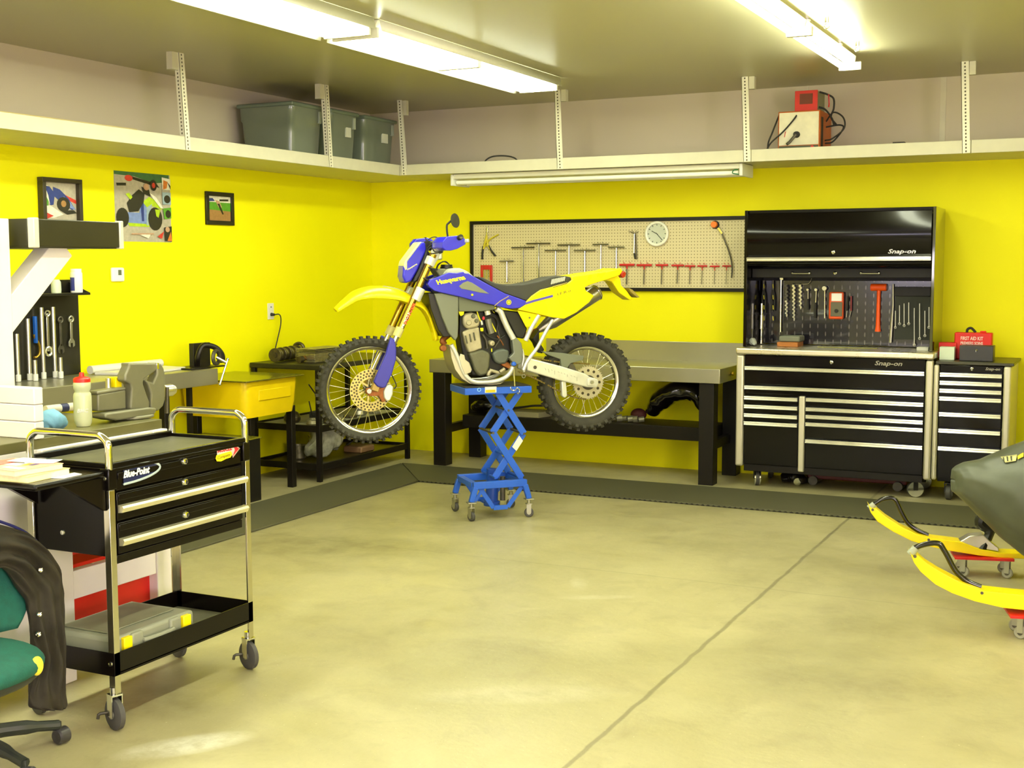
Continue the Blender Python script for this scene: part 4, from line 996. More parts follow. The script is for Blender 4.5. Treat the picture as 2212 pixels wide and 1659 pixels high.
mb = MB(); mb.box((bar_c.x-.03, -.05, bar_c.z-.06), (bar_c.x+.03, .05, bar_c.z+.01)); mb.build('bar_clamp', alu, bike, bev=.01, local=True)
mb = MB(); mb.tube([L3(B_, 1520, 570, .12), L3(B_, 1570, 610, .1), L3(B_, 1530, 680, .1)], .018, 10, sm=3); mb.build('bar_mount', MATS['clamp_pearl'], bike, local=True)
mb = MB(); mb.box(bar_c+V((-.07, -.09, .0)), bar_c+V((.02, .12, .06))); mb.build('instrument', BLK, bike, bev=.01, local=True)
for (pts, off, r) in ((((1435, 400), (1445, 520), (1420, 640), (1380, 800)), .05, .003), (((1430, 410), (1480, 470), (1540, 520)), .1, .003), (((1450, 440), (1520, 400), (1580, 410), (1600, 480)), .12, .0035),
                      (((1480, 600), (1450, 540), (1520, 480), (1570, 500)), .1, .004), (((1460, 560), (1500, 520), (1540, 570), (1590, 570)), .14, .004), (((1560, 780), (1590, 720), (1670, 690), (1720, 730)), .02, .004), (((1500, 600), (1560, 590), (1640, 580)), .2, .004)):
    mb = MB(); mb.tube([L3(B_, *p, off) for p in pts], r, 6, sm=5); mb.build('cable', rubber, bike, local=True)
for s_ in (1, -1):
    gp = [(1600, 460), (1650, 400), (1790, 385), (1850, 405), (1885, 450), (1870, 490), (1780, 540), (1700, 562), (1640, 560), (1600, 530)]
    P = poly(B_, gp, .30); mb = MB(); n = 5
    rows = []
    for i in range(n+1):
        y = (.2 if s_ > 0 else .26)+(.17 if s_ > 0 else .11)*i/n; bulge = math.sin(PI*i/n)*.018
        rows.append([V((u-.10*(1-i/n)*0-.02*(1-i/n)-bulge, -y*s_, v)) for u, v in P])
    mb.loft(rows); mb.build('hand_guard', HB, bike, local=True, bev=.004)
    mb = MB(); g0 = L3(B_, 1950, 440, .38); g1 = L3(B_, 1860, 455, .34)
    mb.bar(V((g1.x, g1.y*s_, g1.z)), V((g0.x, g0.y*s_, g0.z)), .022, .022); mb.build('guard_tip', mat('clear_plastic', (206, 210, 216), .15, trans=.3), bike, bev=.005, local=True)
    mb = MB(); hp = V((bar_c.x+.05*.8, 0, bar_c.z+.08)); mb.tube([V((bar_c.x+.11*.26, -.26*s_, bar_c.z+.053)), V((bar_c.x+.11*.40, -.40*s_, bar_c.z+.08))], .016, 12); mb.build('grip', rubber, bike, local=True)
mb = MB(); mb.tube([L3(B_, *p, .22) for p in ((1700, 400), (1690, 330), (1688, 260), (1705, 235), (1745, 200))], .0065, 8, sm=4); mb.build('mirror_stem', rubber, bike, local=True)
mc = L3(B_, 1782, 203, .22); mb = MB(); mb.lathe([(0, -.012), (.028, -.009), (.045, 0), (.046, .006), (.0, .008)], mc, (.62, -.78, .12), 28)
mb.build('mirror', mat('mirror_black', (60, 62, 50), .35), bike, local=True)
# front fender (a curved trough) and its rear flap
top = [(335, 1252), (440, 1150), (560, 1050), (700, 1000), (850, 985), (1000, 1000), (1150, 1040), (1300, 1120), (1400, 1190), (1490, 1320), (1560, 1500), (1585, 1630)]
tp = smooth_path([L3(B_, X, Y, 0) for X, Y in top], 4)
rows = []
for i, p in enumerate(tp):
    t_ = i/(len(tp)-1); w = (.035+.04*min(1, t_*4)) if t_ < .62 else .075-.05*(t_-.62)/.38
    dpt = .03+.045*math.sin(PI*min(1, t_*1.3)) ; nrm = (tp[min(i+1, len(tp)-1)]-tp[max(i-1, 0)]).normalized().cross(V((0, -1, 0)))
    if nrm.z > 0: nrm = -nrm
    row = []
    for j in range(9):
        a = -1+2*j/8; row.append(p+V((0, a*w, 0))+nrm*(dpt*abs(a)**2.4))
    rows.append(row)
mb = MB(); mb.sheet(rows); mb.build('front_fender', YB, bike, solid=.004, local=True, angle=2)
mb = MB(); mb.sheet([[q+V((0, 0, .004)) for q in r[3:6]] for r in rows[18:30]]); mb.build('fender_grey_strip', mat('fender_grey', (150, 150, 140), .4), bike, solid=.002, local=True, angle=2)
# tank, shroud
shr = [(1452, 960), (1478, 905), (1560, 880), (1640, 850), (1700, 822), (1800, 830), (1880, 812)]
shA = [(448, 664), (490, 668), (560, 708), (700, 785), (830, 855), (930, 890), (1040, 930), (1022, 968), (980, 995), (900, 1003), (820, 993), (740, 970), (560, 930), (390, 885), (230, 850), (160, 832), (115, 795)]
P = [K(*B_(*p), .125) for p in shr]+[K(*A_(*p), .125) for p in shA]
def split_panel(name, P, m, w, t, bev=.012):
    # a shell on each flank: thick centre, bevelled rim
    for s_ in (-1, 1):
        mb = MB(); mb.prism(P, xz, s_*w, s_*(w-t)); mb.build(name, m, bike, bev=bev, seg=4, local=True)
split_panel('tank_shroud', P, HB, .145, .05)
ins = [K(*G_(*p), .13) for p in ((990, 645), (1090, 560), (1200, 520), (1310, 560), (1500, 680), (1720, 825), (1500, 800), (1250, 745), (1050, 705))]
for s_ in (-1, 1):
    mb = MB(); mb.prism(ins, xz, s_*.147, s_*.135); mb.build('shroud_inset', mat('inset_grey', (126, 130, 104), .45), bike, bev=.003, local=True)
solidp(bike, 'fuel_tank', TG, G_, [(560, 420), (640, 300), (700, 230), (860, 215), (980, 210), (1090, 250), (1190, 300), (1400, 480), (1900, 900), (1900, 1140), (1000, 1080), (500, 800), (420, 500)], .05, -.11, .11, .035, 5)
solidp(bike, 'tank_top', mat('tank_olive', (104, 106, 74), .45), G_, [(560, 230), (700, 225), (740, 330), (600, 400), (560, 420), (430, 240), (470, 220)], .07, -.07, .07, .01)
mb = MB(); c = L3(G_, 715, 200, 0); mb.cyl(c-V((0, 0, .012)), c+V((0, 0, .006)), .042, n=28); mb.cyl(c+V((0, 0, .006)), c+V((0, 0, .02)), .038, n=28); mb.build('fuel_cap', BLK, bike, bev=.002, local=True)
mb = MB(); mb.tube([L3(G_, *p, .0) for p in ((480, 240), (520, 140), (620, 60), (700, 70), (760, 110))], .004, 6, sm=5); mb.build('breather_hose', rubber, bike, local=True)
ylet = mat('decal_yellow', (246, 232, 40), .4)
c0 = L3(G_, 470, 575, .147); c1 = L3(G_, 1170, 440, .147); cc = (c0+c1)/2; dr_v = (c1-c0).normalized()
lettering(bike, 'Husqvarna', FR[bike.name] @ V((cc.x, -.1455, cc.z)), fl @ dr_v, fl @ V((-dr_v.z, 0, dr_v.x)), .040, ylet, .0015, -.25, (c1-c0).length, 'tank_lettering', .05)
for X, Y, r in ((1325, 850, .008),):
    c = L3(G_, X, Y, .146); mb = MB(); mb.cyl(c, c-V((0, .004, 0)), r, n=14); mb.build('bolt', chrome, bike, local=True)
for X, Y in ((305, 905), (320, 1135)):
    c = L3(A_, X, Y, .118); mb = MB(); mb.cyl(c+V((0, .005, 0)), c-V((0, .004, 0)), .008, n=12); mb.build('bolt', RUST if Y < 1000 else BLK, bike, local=True)
c = L3(A_, 880, 942, .146); mb = MB(); mb.cyl(c, c-V((0, .003, 0)), .017, n=22); b_ = mb.build('round_badge', ylet, bike, local=True)
mb = MB(); mb.torus(c-V((0, .003, 0)), (0, 1, 0), .011, .002, 20, 6); mb.build('badge_ring', dark_steel, b_, local=True)
mb = MB(); mb.tube([L3(A_, *p, .148) for p in ((745, 975), (800, 930), (880, 885))], .003, 6); mb.build('shroud_edge', mat('edge_tan', (170, 150, 100), .4), bike, local=True)
# seat
st = [(560, 695), (620, 705), (740, 758), (850, 776), (1000, 770), (1150, 742), (1280, 702), (1400, 690), (1455, 700), (1480, 735), (1440, 752), (1300, 790), (1180, 830), (1090, 900), (1045, 935), (930, 893), (830, 860), (690, 785)]
solidp(bike, 'seat', SEAT, A_, st, .08, -.11, .11, .022, 4)
stripe = mat('seat_white', (226, 226, 206), .5)
for i in range(9):
    X = 1285+i*15; mb = MB(); a = L3(A_, X+2, 770-i*4, .112); b = L3(A_, X+12, 722-i*3, .112); mb.bar(a, b, .0065, .0025, (0, 1, 0)); mb.build('seat_stripe', stripe, bike, local=True)
# rear panels
tl = [(1040, 937), (1095, 880), (1180, 822), (1300, 792), (1440, 758), (1478, 730), (1470, 697), (1600, 675), (1850, 640), (1942, 612), (1960, 645), (1930, 685), (1830, 720), (1700, 758), (1640, 780), (1600, 800), (1610, 830), (1688, 880), (1640, 945), (1520, 1040), (1405, 1100), (1280, 1085), (1140, 1050), (960, 1012), (975, 997), (1022, 968)]
P = [K(*A_(*p), .125) for p in tl]
split_panel('side_panel', P, YB, .14, .02, .006)
solidp(bike, 'rear_fender', YB, A_, [(1440, 758), (1478, 730), (1470, 697), (1600, 677), (1850, 643), (1940, 615), (1958, 648), (1930, 683), (1830, 718), (1700, 756), (1500, 800)], .1, -.12, .12, .008)
solidp(bike, 'purple_stripe', mat('stripe_purple', (86, 74, 180), .4), A_, [(1038, 945), (1120, 918), (1230, 890), (1300, 870), (1303, 892), (1230, 910), (1120, 940), (1030, 968)], .141, -.1425, -.139, .0005)
a_ = L3(A_, 1410, 848, .1415)
lettering(bike, 'I.F.R.o', FR[bike.name] @ V((a_.x, -.1405, a_.z)), fl @ V((.96, 0, .27)), fl @ V((-.27, 0, .96)), .016, mat('scribble', (70, 66, 20), .5), .0008, .1, .10, 'panel_marks')
for i in range(3):
    mb = MB(); mb.bar(L3(A_, 1300, 782+i*9, .141), L3(A_, 1438, 744+i*9, .141), .003, .002, (0, 1, 0)); mb.build('vent_stripe', mat('vent_tan', (190, 178, 110), .4) if i % 2 else BLK, bike, local=True)
solidp(bike, 'tail_light', mat('tail_red', (176, 34, 24), .2, coat=.5), A_, [(1930, 655), (1960, 642), (1982, 662), (1975, 695), (1950, 712), (1932, 690)], 0, -.04, .04, .006)
solidp(bike, 'plate_bracket', YB, A_, [(1800, 728), (1850, 700), (1920, 684), (1942, 720), (1950, 780), (2010, 840), (2050, 900), (2050, 922), (2030, 920), (1930, 850), (1860, 745)], .05, -.06, .06, .005)
solidp(bike, 'licence_holder', mat('holder_tan', (150, 132, 60), .45), T_, [(1880, 520), (1960, 560), (2110, 720), (2060, 730), (1900, 590)], 0, -.09, .0, .003)
solidp(bike, 'lower_side_plate', YB, A_, [(955, 1018), (1140, 1055), (1185, 1060), (1110, 1165), (1085, 1172), (1038, 1176)], .11, -.125, -.115, .002)
c = L3(A_, 1078, 1090, .126); mb = MB(); mb.cyl(c, c-V((0, .004, 0)), .006, n=12); mb.build('bolt', dark_steel, bike, local=True)
# silencer on the far side
s0 = L3(A_, 1160, 1210, -.13); s1 = L3(A_, 1735, 838, -.13); sd = (s1-s0).normalized()
mb = MB(); mb.lathe([(.02, 0), (.035, .05), (.052, .12), (.055, (s1-s0).length-.03), (.05, (s1-s0).length), (.03, (s1-s0).length+.01), (.028, (s1-s0).length-.01), (0, (s1-s0).length-.01)], s0, sd, 28); mb.build('silencer', mat('silencer_alu', (186, 184, 170), .3, .85), bike, local=True)
mb = MB(); mb.torus(s1-sd*.012, sd, .054, .005, 28, 8); mb.build('silencer_band', chrome, bike, local=True)
mb = MB(); mb.tube([s0, s0+V((-.1, .06, -.03)), V((-.05, .07, 1.3)), V((-.2, .05, 1.25)), V((-.33, -.0, 1.18)), L3(C_, 1510, 420, 0)], .019, 12, sm=6); mb.build('exhaust_pipe', RUST, bike, local=True)
mb = MB(); c = L3(C_, 1492, 462, .03); mb.cyl(c-V((0, .018, 0)), c+V((0, .018, 0)), .021, n=24); mb.build('horn', RUST, bike, bev=.004, local=True)
# radiator, guards
solidp(bike, 'radiator_guard', GR, A_, [(165, 858), (235, 852), (395, 888), (392, 1200), (388, 1270), (365, 1308), (300, 1235), (240, 1090)], .11, -.125, -.09, .006)
solidp(bike, 'radiator_guard', GR, A_, [(165, 858), (235, 852), (395, 888), (392, 1200), (388, 1270), (365, 1308), (300, 1235), (240, 1090)], .11, .09, .125, .006)
solidp(bike, 'radiator', BLK, A_, [(95, 850), (170, 862), (240, 1090), (315, 1265), (240, 1270), (190, 1200), (120, 1000)], .06, -.1, .1, .004)
solidp(bike, 'tank_skirt', mat('skirt_grey', (100, 104, 82), .5), A_, [(392, 880), (560, 930), (740, 970), (745, 1012), (620, 1030), (398, 1030)], .1, -.115, .115, .006)
# frame and swingarm
mb = MB(); mb.tube([L3(A_, *p, .11) for p in ((762, 1005), (800, 1030), (830, 1100), (870, 1190), (925, 1290))], .0195, 14, sm=5); mb.build('frame_tube', ALU, bike, local=True)
mb = MB(); mb.tube([V((p.x, -p.y, p.z)) for p in [L3(A_, *p, .11) for p in ((762, 1005), (800, 1030), (830, 1100), (870, 1190), (925, 1290))]], .0195, 14, sm=5); mb.build('frame_tube', ALU, bike, local=True)
solidp(bike, 'frame_plate', mat('frame_casting', (118, 122, 112), .4, .4), E_, [(1085, 700), (1150, 665), (1235, 760), (1262, 900), (1240, 1080), (1190, 1110), (1110, 1100), (1030, 1000), (1110, 920), (1090, 800)], .1, -.125, -.08, .006)
solidp(bike, 'airbox', BLK, A_, [(780, 1010), (960, 1030), (1040, 1195), (1005, 1290), (930, 1275), (870, 1150), (820, 1060)], .06, -.1, .09, .01)
for pts, r in ((((1165, 1065), (1100, 1175), (1040, 1310)), .016), (((1300, 1110), (1230, 1230), (1150, 1380), (1060, 1500), (1020, 1590)), .0125)):
    mb = MB(); mb.tube([L3(A_, *p, .115) for p in pts], r, 12, sm=3); mb.build('stay', ALU, bike, local=True)
solidp(bike, 'mud_flap', BLK, A_, [(1150, 1200), (1155, 1320), (1200, 1390), (1180, 1430), (1150, 1400), (1120, 1330), (1090, 1290)], .0, -.04, .04, .004)
sa = [(478, 640), (510, 625), (900, 725), (1175, 810), (1230, 850), (1330, 880), (1335, 930), (1310, 980), (1200, 975), (860, 890), (482, 775)]
for s_ in (1, -1):
    P = poly(D_, sa, .09); mb = MB(); mb.prism(P, xz, -s_*.105, -s_*.075); o = mb.build('swingarm', ALU, bike, bev=.008, seg=3, local=True)
c = L3(D_, 585, 738, .106); mb = MB(); mb.cyl(c+V((0, .01, 0)), c-V((0, .002, 0)), .012, n=18); mb.build('swingarm_plug', dark_steel, bike, local=True)
rnd = random.Random(2)
for i in range(11):
    X = 705+i*38; Y = 745+i*11; mb = MB(); mb.bar(L3(D_, X, Y, .106), L3(D_, X+rnd.choice((10, 20, 2)), Y+rnd.choice((30, 45, 12)), .106), .0015, .001, (0, 1, 0)); mb.build('decal_stroke', mat('decal_faded', (120, 118, 100), .5), bike, local=True)
c = L3(D_, 1262, 915, .115); mb = MB(); mb.box(c-V((.03, -.012, .025)), c+V((.03, 0, .025))); mb.build('chain_adjuster', ALU, bike, bev=.005, local=True)
mb = MB(); mb.cyl(c, c-V((0, .01, 0)), .013, n=6); mb.build('axle_nut', steel, bike, local=True)
chm = mat('chain', (120, 104, 52), .45, .6, var=.3, scale=60)
def chain(pts, off, n):
    P = smooth_path([L3(D_, *p, off) for p in pts], 10); mb = MB()
    L_ = sum((b-a).length for a, b in zip(P, P[1:])); step = .0079*2; acc = 0; k = 0
    for a, b in zip(P, P[1:]):
        m_ = max(1, int((b-a).length/.012))
        for i in range(m_):
            p = a.lerp(b, i/m_); q = a.lerp(b, (i+.8)/m_); mb.bar(p, q, .010, .012 if k % 2 else .007, (0, 1, 0)); k += 1
    mb.build('chain', chm, bike, local=True, smooth=False)
chain([(455, 600), (640, 640), (880, 675), (1100, 690), (1240, 700)], .062, 30)
chain([(380, 790), (600, 880), (860, 1015), (1050, 1095), (1200, 1120)], .062, 30)
solidp(bike, 'chain_guard', GR, D_, [(650, 545), (900, 565), (1160, 600), (1150, 650), (1000, 690), (965, 740), (890, 722), (878, 640), (740, 592)], .07, -.085, -.06, .004)
solidp(bike, 'chain_guide', ALU, D_, [(895, 905), (950, 900), (965, 1080), (935, 1105), (905, 1080)], .08, -.09, -.05, .006)
solidp(bike, 'caliper_mount', dark_steel, D_, [(1000, 690), (1040, 690), (1090, 790), (1190, 850), (1100, 880), (1000, 830), (980, 760)], .07, -.07, -.05, .004)
# skid plate and lower cradle
cr_pts = [(110, 790), (170, 900), (240, 1060), (310, 1230), (380, 1330), (470, 1390), (600, 1405), (760, 1395), (900, 1365), (1010, 1310), (1080, 1230), (1110, 1150)]
for s_ in (1, -1):
    mb = MB(); mb.tube([V((p.x, p.y*s_, p.z)) for p in [L3(E_, *p, .09) for p in cr_pts]], .015, 12, sm=4); mb.build('cradle_tube', ALU, bike, local=True)
solidp(bike, 'skid_plate', mat('skid_alu', (190, 184, 160), .4, .6), E_, [(75, 790), (125, 800), (230, 1030), (330, 1260), (430, 1370), (560, 1420), (760, 1425), (900, 1410), (960, 1380), (900, 1425), (760, 1442), (540, 1440), (400, 1420), (270, 1340), (160, 1190), (100, 1000)], .07, -.09, .09, .003)
solidp(bike, 'skid_wing', mat('skid_alu', (190, 184, 160), .4, .6), E_, [(255, 935), (320, 955), (335, 1030), (400, 1080), (442, 1190), (425, 1240), (330, 1275), (270, 1140), (235, 1010)], .1, -.108, -.10, .003)
# engine
solidp(bike, 'engine_block', BLK, E_, [(240, 250), (700, 230), (900, 300), (1080, 700), (1100, 1000), (1040, 1200), (700, 1310), (450, 1290), (300, 1000), (230, 600)], .04, -.05, .07, .01)
solidp(bike, 'cylinder', CAST, E_, [(285, 580), (400, 530), (560, 500), (580, 640), (612, 850), (480, 900), (392, 922), (330, 740)], .08, -.09, .07, .01)
solidp(bike, 'cylinder_head', CAST, E_, [(290, 330), (350, 275), (440, 258), (530, 290), (575, 400), (570, 470), (520, 510), (400, 535), (340, 520), (300, 450)], .08, -.095, .07, .014)
for X, Y, r, m in ((470, 325, .011, CASE), (395, 430, .014, CAST), (520, 400, .010, CASE)):
    c = L3(E_, X, Y, .096); mb = MB(); mb.lathe([(r*1.3, .004), (r*1.3, -.006), (r, -.010), (0, -.010)], c, (0, 1, 0), 20); mb.build('head_boss', m, bike, local=True)
for i in range(3):
    mb = MB(); mb.tube([L3(E_, 345+i*65, 640-i*25, .094), L3(E_, 372+i*65, 770-i*25, .094)], .005, 8); mb.build('cooling_rib', CASE, bike, local=True)
solidp(bike, 'crankcase', CASE, E_, [(392, 925), (480, 905), (612, 862), (720, 910), (750, 950), (735, 1130), (690, 1270), (570, 1305), (480, 1200), (435, 1040)], .09, -.1, .08, .014)
solidp(bike, 'ignition_cover', mat('cover_grey', (92, 98, 90), .4, .4), E_, [(770, 920), (850, 870), (960, 850), (1050, 880), (1060, 1000), (1000, 1100), (880, 1110), (810, 1060)], .09, -.1, .03, .014)
solidp(bike, 'sprocket_cover', RUST, E_, [(880, 1060), (960, 1040), (1050, 1080), (1110, 1160), (1040, 1180), (940, 1130)], .08, -.085, -.03, .006)
c = L3(E_, 776, 765, .1); mb = MB(); mb.lathe([(.018, .05), (.0185, .0), (.015, -.008), (.006, -.010), (.005, -.004), (0, -.004)], c, (0, 1, 0), 28); mb.build('oil_filter_cover', CAST, bike, local=True)
for pts, r, m, nm in ((((730, 1200), (880, 1245)), .011, CAST, 'foot_lever'), (((905, 1235), (980, 1180)), .012, CAST, 'foot_lever'), (((715, 1290), (720, 1250), (760, 1205)), .013, CAST, 'lever_pivot'),
                      (((690, 230), (700, 260), (710, 300)), .02, ALU, 'carburettor_top'), (((710, 370), (730, 480), (770, 600)), .021, mat('carb_grey', (130, 128, 112), .4, .5), 'carburettor'),
                      (((525, 200), (540, 280), (570, 360), (600, 420)), .004, ylet, 'yellow_hose'), (((760, 420), (800, 500), (840, 580)), .004, ylet, 'yellow_hose'), (((650, 300), (800, 330), (870, 420), (850, 600)), .006, BLK, 'hose'),
                      (((600, 480), (700, 640), (860, 700), (980, 640)), .005, BLK, 'hose'), (((620, 620), (680, 720), (700, 850)), .006, dark_steel, 'hose'), (((860, 640), (930, 740), (960, 800)), .004, RUST, 'hose'), (((870, 560), (900, 700), (820, 830)), .004, dark_steel, 'hose')):
    mb = MB(); mb.tube([L3(E_, *p, .085) for p in pts], r, 10, sm=4); mb.build(nm, m, bike, local=True)
for pts, m, nm in ((((228, 240), (322, 240), (310, 300), (265, 325), (240, 290)), YB, 'yellow_bracket'), (((415, 215), (450, 195), (475, 240), (435, 248)), YB, 'yellow_bracket'), (((582, 515), (632, 512), (632, 570), (590, 570)), YB, 'yellow_bracket'), (((590, 400), (612, 395), (628, 460), (600, 470)), stripe, 'white_tag')):
    solidp(bike, nm, m, E_, pts, .1, -.105, -.095, .002)
c = L3(E_, 637, 358, .1); mb = MB(); mb.ball(c, .0085, 14, 8, sc=(1, .7, 1.4)); mb.build('red_knob', mat('knob_red', (220, 40, 60), .4), bike, local=True)
mb = MB(); mb.bar(L3(E_, 765, 850, .1), L3(E_, 768, 905, .1), .008, .008, (0, 1, 0)); mb.build('chrome_bolt', chrome, bike, local=True)
mb = MB(); mb.torus(L3(E_, 1290, 1300, .08), (0, 1, 0), .012, .003, 18, 6); mb.build('peg_spring', steel, bike, local=True)
mb = MB(); mb.tube([L3(E_, *p, .09) for p in ((1265, 860), (1290, 1000), (1270, 1140), (1300, 1230))], .008, 8, sm=4); mb.build('foot_bracket', ALU, bike, local=True)
# ================================================================ ON THE OVERHEAD SHELF
bin_m = mat('storage_bin', (104, 112, 96), .3, coat=.3, var=.05); lid_m = mat('bin_lid', (104, 116, 100), .35)
def tote(label, y0, y1, x0=.1, x1=.62, h=.445, lab=True):
    zb = ZS+.02; c = ((x0+x1)/2, (y0+y1)/2)
    t = thing('storage_bin', label, 'storage bin', (c[0], c[1], zb), 0, 'grey storage bins in the corner of the overhead shelf')
    rings = []; n = 8
    hx, hy = (x1-x0)/2, (y1-y0)/2
    for k, (sc, z) in enumerate(((.84, zb), (.9, zb+h*.5), (.92, zb+h*.7), (.955, zb+h*.72), (.97, zb+h*.93))):
        r = []; 
        for cx_, cy_, a0 in ((1, 1, 0), (-1, 1, PI/2), (-1, -1, PI), (1, -1, 3*PI/2)):
            for j in range(5):
                a = a0+j*PI/8; rr = .05
                r.append(V((c[0]+cx_*(hx*sc-rr)+rr*math.cos(a), c[1]+cy_*(hy*sc-rr)+rr*math.sin(a), z)))
        rings.append(r)
    mb = MB(); mb.loft(rings); mb.build('tub', bin_m, t, angle=.9)
    mb = MB(); mb.box((x0, y0, zb+h*.93), (x1, y1, zb+h)); mb.build('lid', lid_m, t, bev=.012, seg=3)
    if lab:
        mb = MB(); mb.box((x1-.023, c[1]+hy*.1, zb+h*.55), (x1-.012, c[1]+hy*.45, zb+h*.73)); mb.build('label', mat('bin_label', (205, 206, 190), .4), t)
    mb = MB(); mb.box((x1-.02, y1-.09, zb+h*.70), (x1+.002, y1-.06, zb+h*.9)); mb.build('latch', mat('latch_pale', (160, 168, 150), .4), t, bev=.003)
tote('grey-green lidded storage bin without a label, left end of the three on the overhead shelf', -2.03, -1.60, lab=False)
tote('grey-green lidded storage bin with a label, middle of the three on the overhead shelf', -1.53, -1.13)
tote('grey-green lidded storage bin with a label, nearest the corner on the overhead shelf', -1.05, -.55)
t = thing('arc_welder', 'old orange welder with a white front panel and crank on the back overhead shelf', 'welder', (4.02, -.45, ZS+.02))
zb = ZS+.021; oj = mat('welder_orange', (190, 98, 30), .5, var=.12)
mb = MB(); mb.box((3.835, -.50, zb), (4.14, -.12, zb+.345)); mb.build('case', oj, t, bev=.005)
mb = MB(); mb.box((3.845, -.504, zb+.10), (4.132, -.5, zb+.335)); mb.build('front_panel', mat('panel_white', (226, 220, 190), .4, var=.1, scale=12), t)
mb = MB(); mb.box((3.845, -.503, zb+.015), (4.132, -.5, zb+.095)); mb.build('terminal_panel', mat('panel_dark', (74, 76, 56), .4, .5), t)
mb = MB(); mb.cyl((3.975, -.503, zb+.175), (3.975, -.535, zb+.175), .024, .02, n=18); mb.build('crank_boss', rubber, t)
mb = MB(); mb.tube([(3.975, -.53, zb+.175), (3.93, -.535, zb+.12), (3.915, -.55, zb+.105)], .011, 8); mb.build('crank', mat('crank_grey', (96, 92, 80), .4, .4), t)
mb = MB(); mb.box((4.141, -.46, zb+.05), (4.1425, -.40, zb+.30)); mb.build('vent', mat('vent_black', (40, 36, 26), .6), t)
for x, z in ((3.88, .06), (3.91, .06)): mb = MB(); mb.cyl((x, -.503, zb+z), (x, -.512, zb+z), .012, n=12); mb.build('terminal', rubber, t)
mb = MB(); mb.cyl((4.09, -.503, zb+.08), (4.09, -.515, zb+.08), .012, n=12); mb.build('terminal', red_paint, t)
mb = MB(); mb.bar((3.885, -.507, zb+.16), (3.893, -.507, zb+.20), .006, .003); mb.build('red_pointer', red_paint, t)
for pts in ([(3.83, -.45, zb+.33), (3.80, -.52, zb+.2), (3.775, -.54, zb+.12), (3.78, -.55, zb+.05), (3.81, -.56, zb+.008)], [(3.96, -.45, zb+.345), (3.965, -.51, zb+.30), (3.88, -.52, zb+.2), (3.79, -.55, zb+.11), (3.76, -.56, zb+.02), (3.84, -.6, zb+.006)],
            [(4.14, -.3, zb+.28), (4.2, -.33, zb+.34), (4.27, -.33, zb+.3), (4.28, -.34, zb+.22), (4.2, -.35, zb+.15), (4.14, -.33, zb+.14)], [(4.14, -.3, zb+.24), (4.24, -.3, zb+.25), (4.27, -.32, zb+.22), (4.2, -.33, zb+.13), (4.14, -.32, zb+.12)]):
    mb = MB(); mb.tube(pts, .006, 8, sm=6); mb.build('cable', rubber, t)
t = thing('battery_charger', 'small red fronted metal box with cables standing on top of the orange welder', 'charger', (4.04, -.35, zb+.346))
z1 = zb+.347
mb = MB(); mb.box((3.945, -.44, z1), (4.105, -.2, z1+.145)); mb.build('case', mat('charger_green_grey', (140, 140, 104), .5), t, bev=.004)
mb = MB(); mb.box((3.942, -.447, z1), (4.108, -.44, z1+.148)); mb.build('front', mat('charger_red', (206, 46, 34), .4), t, bev=.003)
mb = MB(); mb.box((3.978, -.45, z1+.05), (4.072, -.446, z1+.125)); mb.build('grille', mat('grille_brown', (112, 56, 34), .6), t)
for pts, r in (([(4.105, -.38, z1+.14), (4.16, -.36, z1+.12), (4.2, -.34, z1+.09), (4.2, -.33, z1+.02), (4.18, -.32, z1-.04), (4.22, -.3, z1-.1)], .007), ([(4.108, -.4, z1+.03), (4.15, -.37, z1+.01), (4.19, -.34, z1-.05), (4.2, -.3, z1-.1)], .007)):
    mb = MB(); mb.tube(pts, r, 8, sm=6); mb.build('cable', rubber, t)
mb = MB(); mb.tube([(4.17, -.37, z1+.12), (4.175, -.37, z1+.05), (4.17, -.36, z1+.03)], .005, 8); mb.build('red_clamp', red_paint, t)
mb = MB(); mb.tube([(1.42, -.62, ZS+.025), (1.5, -.6, ZT+.03), (1.62, -.6, ZT+.045), (1.74, -.6, ZT+.02), (1.8, -.62, ZS+.03)], .006, 8, sm=6); tag(mb.build('loose_cable', rubber), 'thin dark cable looped on the back overhead shelf near the corner', 'cable')
mb = MB(); mb.box((4.68, -.66, ZT-.065), (4.76, -.6, ZT+.012)); tag(mb.build('small_block', mat('dark_block', (60, 50, 40), .6), bev=.003), 'small dark block lying on the back overhead shelf right of the welder', 'block')
mb = MB(); mb.box((.3, -5.2, ZS+.021), (.6, -3.75, ZS+.045)); mb.box((.6, -5.2, ZS+.021), (.655, -3.7, ZT+.014)); tag(mb.build('wood_panel', mat('plywood', (190, 172, 110), .6)), 'pale plywood sheet lying on the left overhead shelf', 'panel')

# ================================================================ LEFT WALL
def X0(px, py, x=.0): return onx(px, py, x)
def pic(name, label, tl_, br_, fw_, fcol, depth, prints, cat='picture'):
    y0, z1 = tl_; y1, z0 = br_
    t = thing(name, label, cat, (.01, (y0+y1)/2, z0))
    if fw_:
        for a, b in (((.001, y0, z0), (depth, y1, z0+fw_)), ((.001, y0, z1-fw_), (depth, y1, z1)), ((.001, y0, z0+fw_), (depth, y0+fw_, z1-fw_)), ((.001, y1-fw_, z0+fw_), (depth, y1, z1-fw_))):
            mb = MB(); mb.box(a, b); mb.build('frame', fcol, t, bev=.002)
    x = depth*.35 if fw_ else .003
    mb = MB(); a0, a1 = y0+fw_, y1-fw_; b0, b1 = z0+fw_, z1-fw_
    mb.box((.001, a0, b0), (x, a1, b1))
    ms = [prints[0]]; 
    for i, (m, pts) in enumerate(prints[1]):
        if m not in ms: ms.append(m)
        xx = x+.0004*(i+1)
        mb.add([V((xx, a0+(a1-a0)*u, b0+(b1-b0)*(1-v))) for u, v in pts], [tuple(range(len(pts)))], ms.index(m))
    mb.build('print', ms, t, smooth=False, fix=True)
    return t
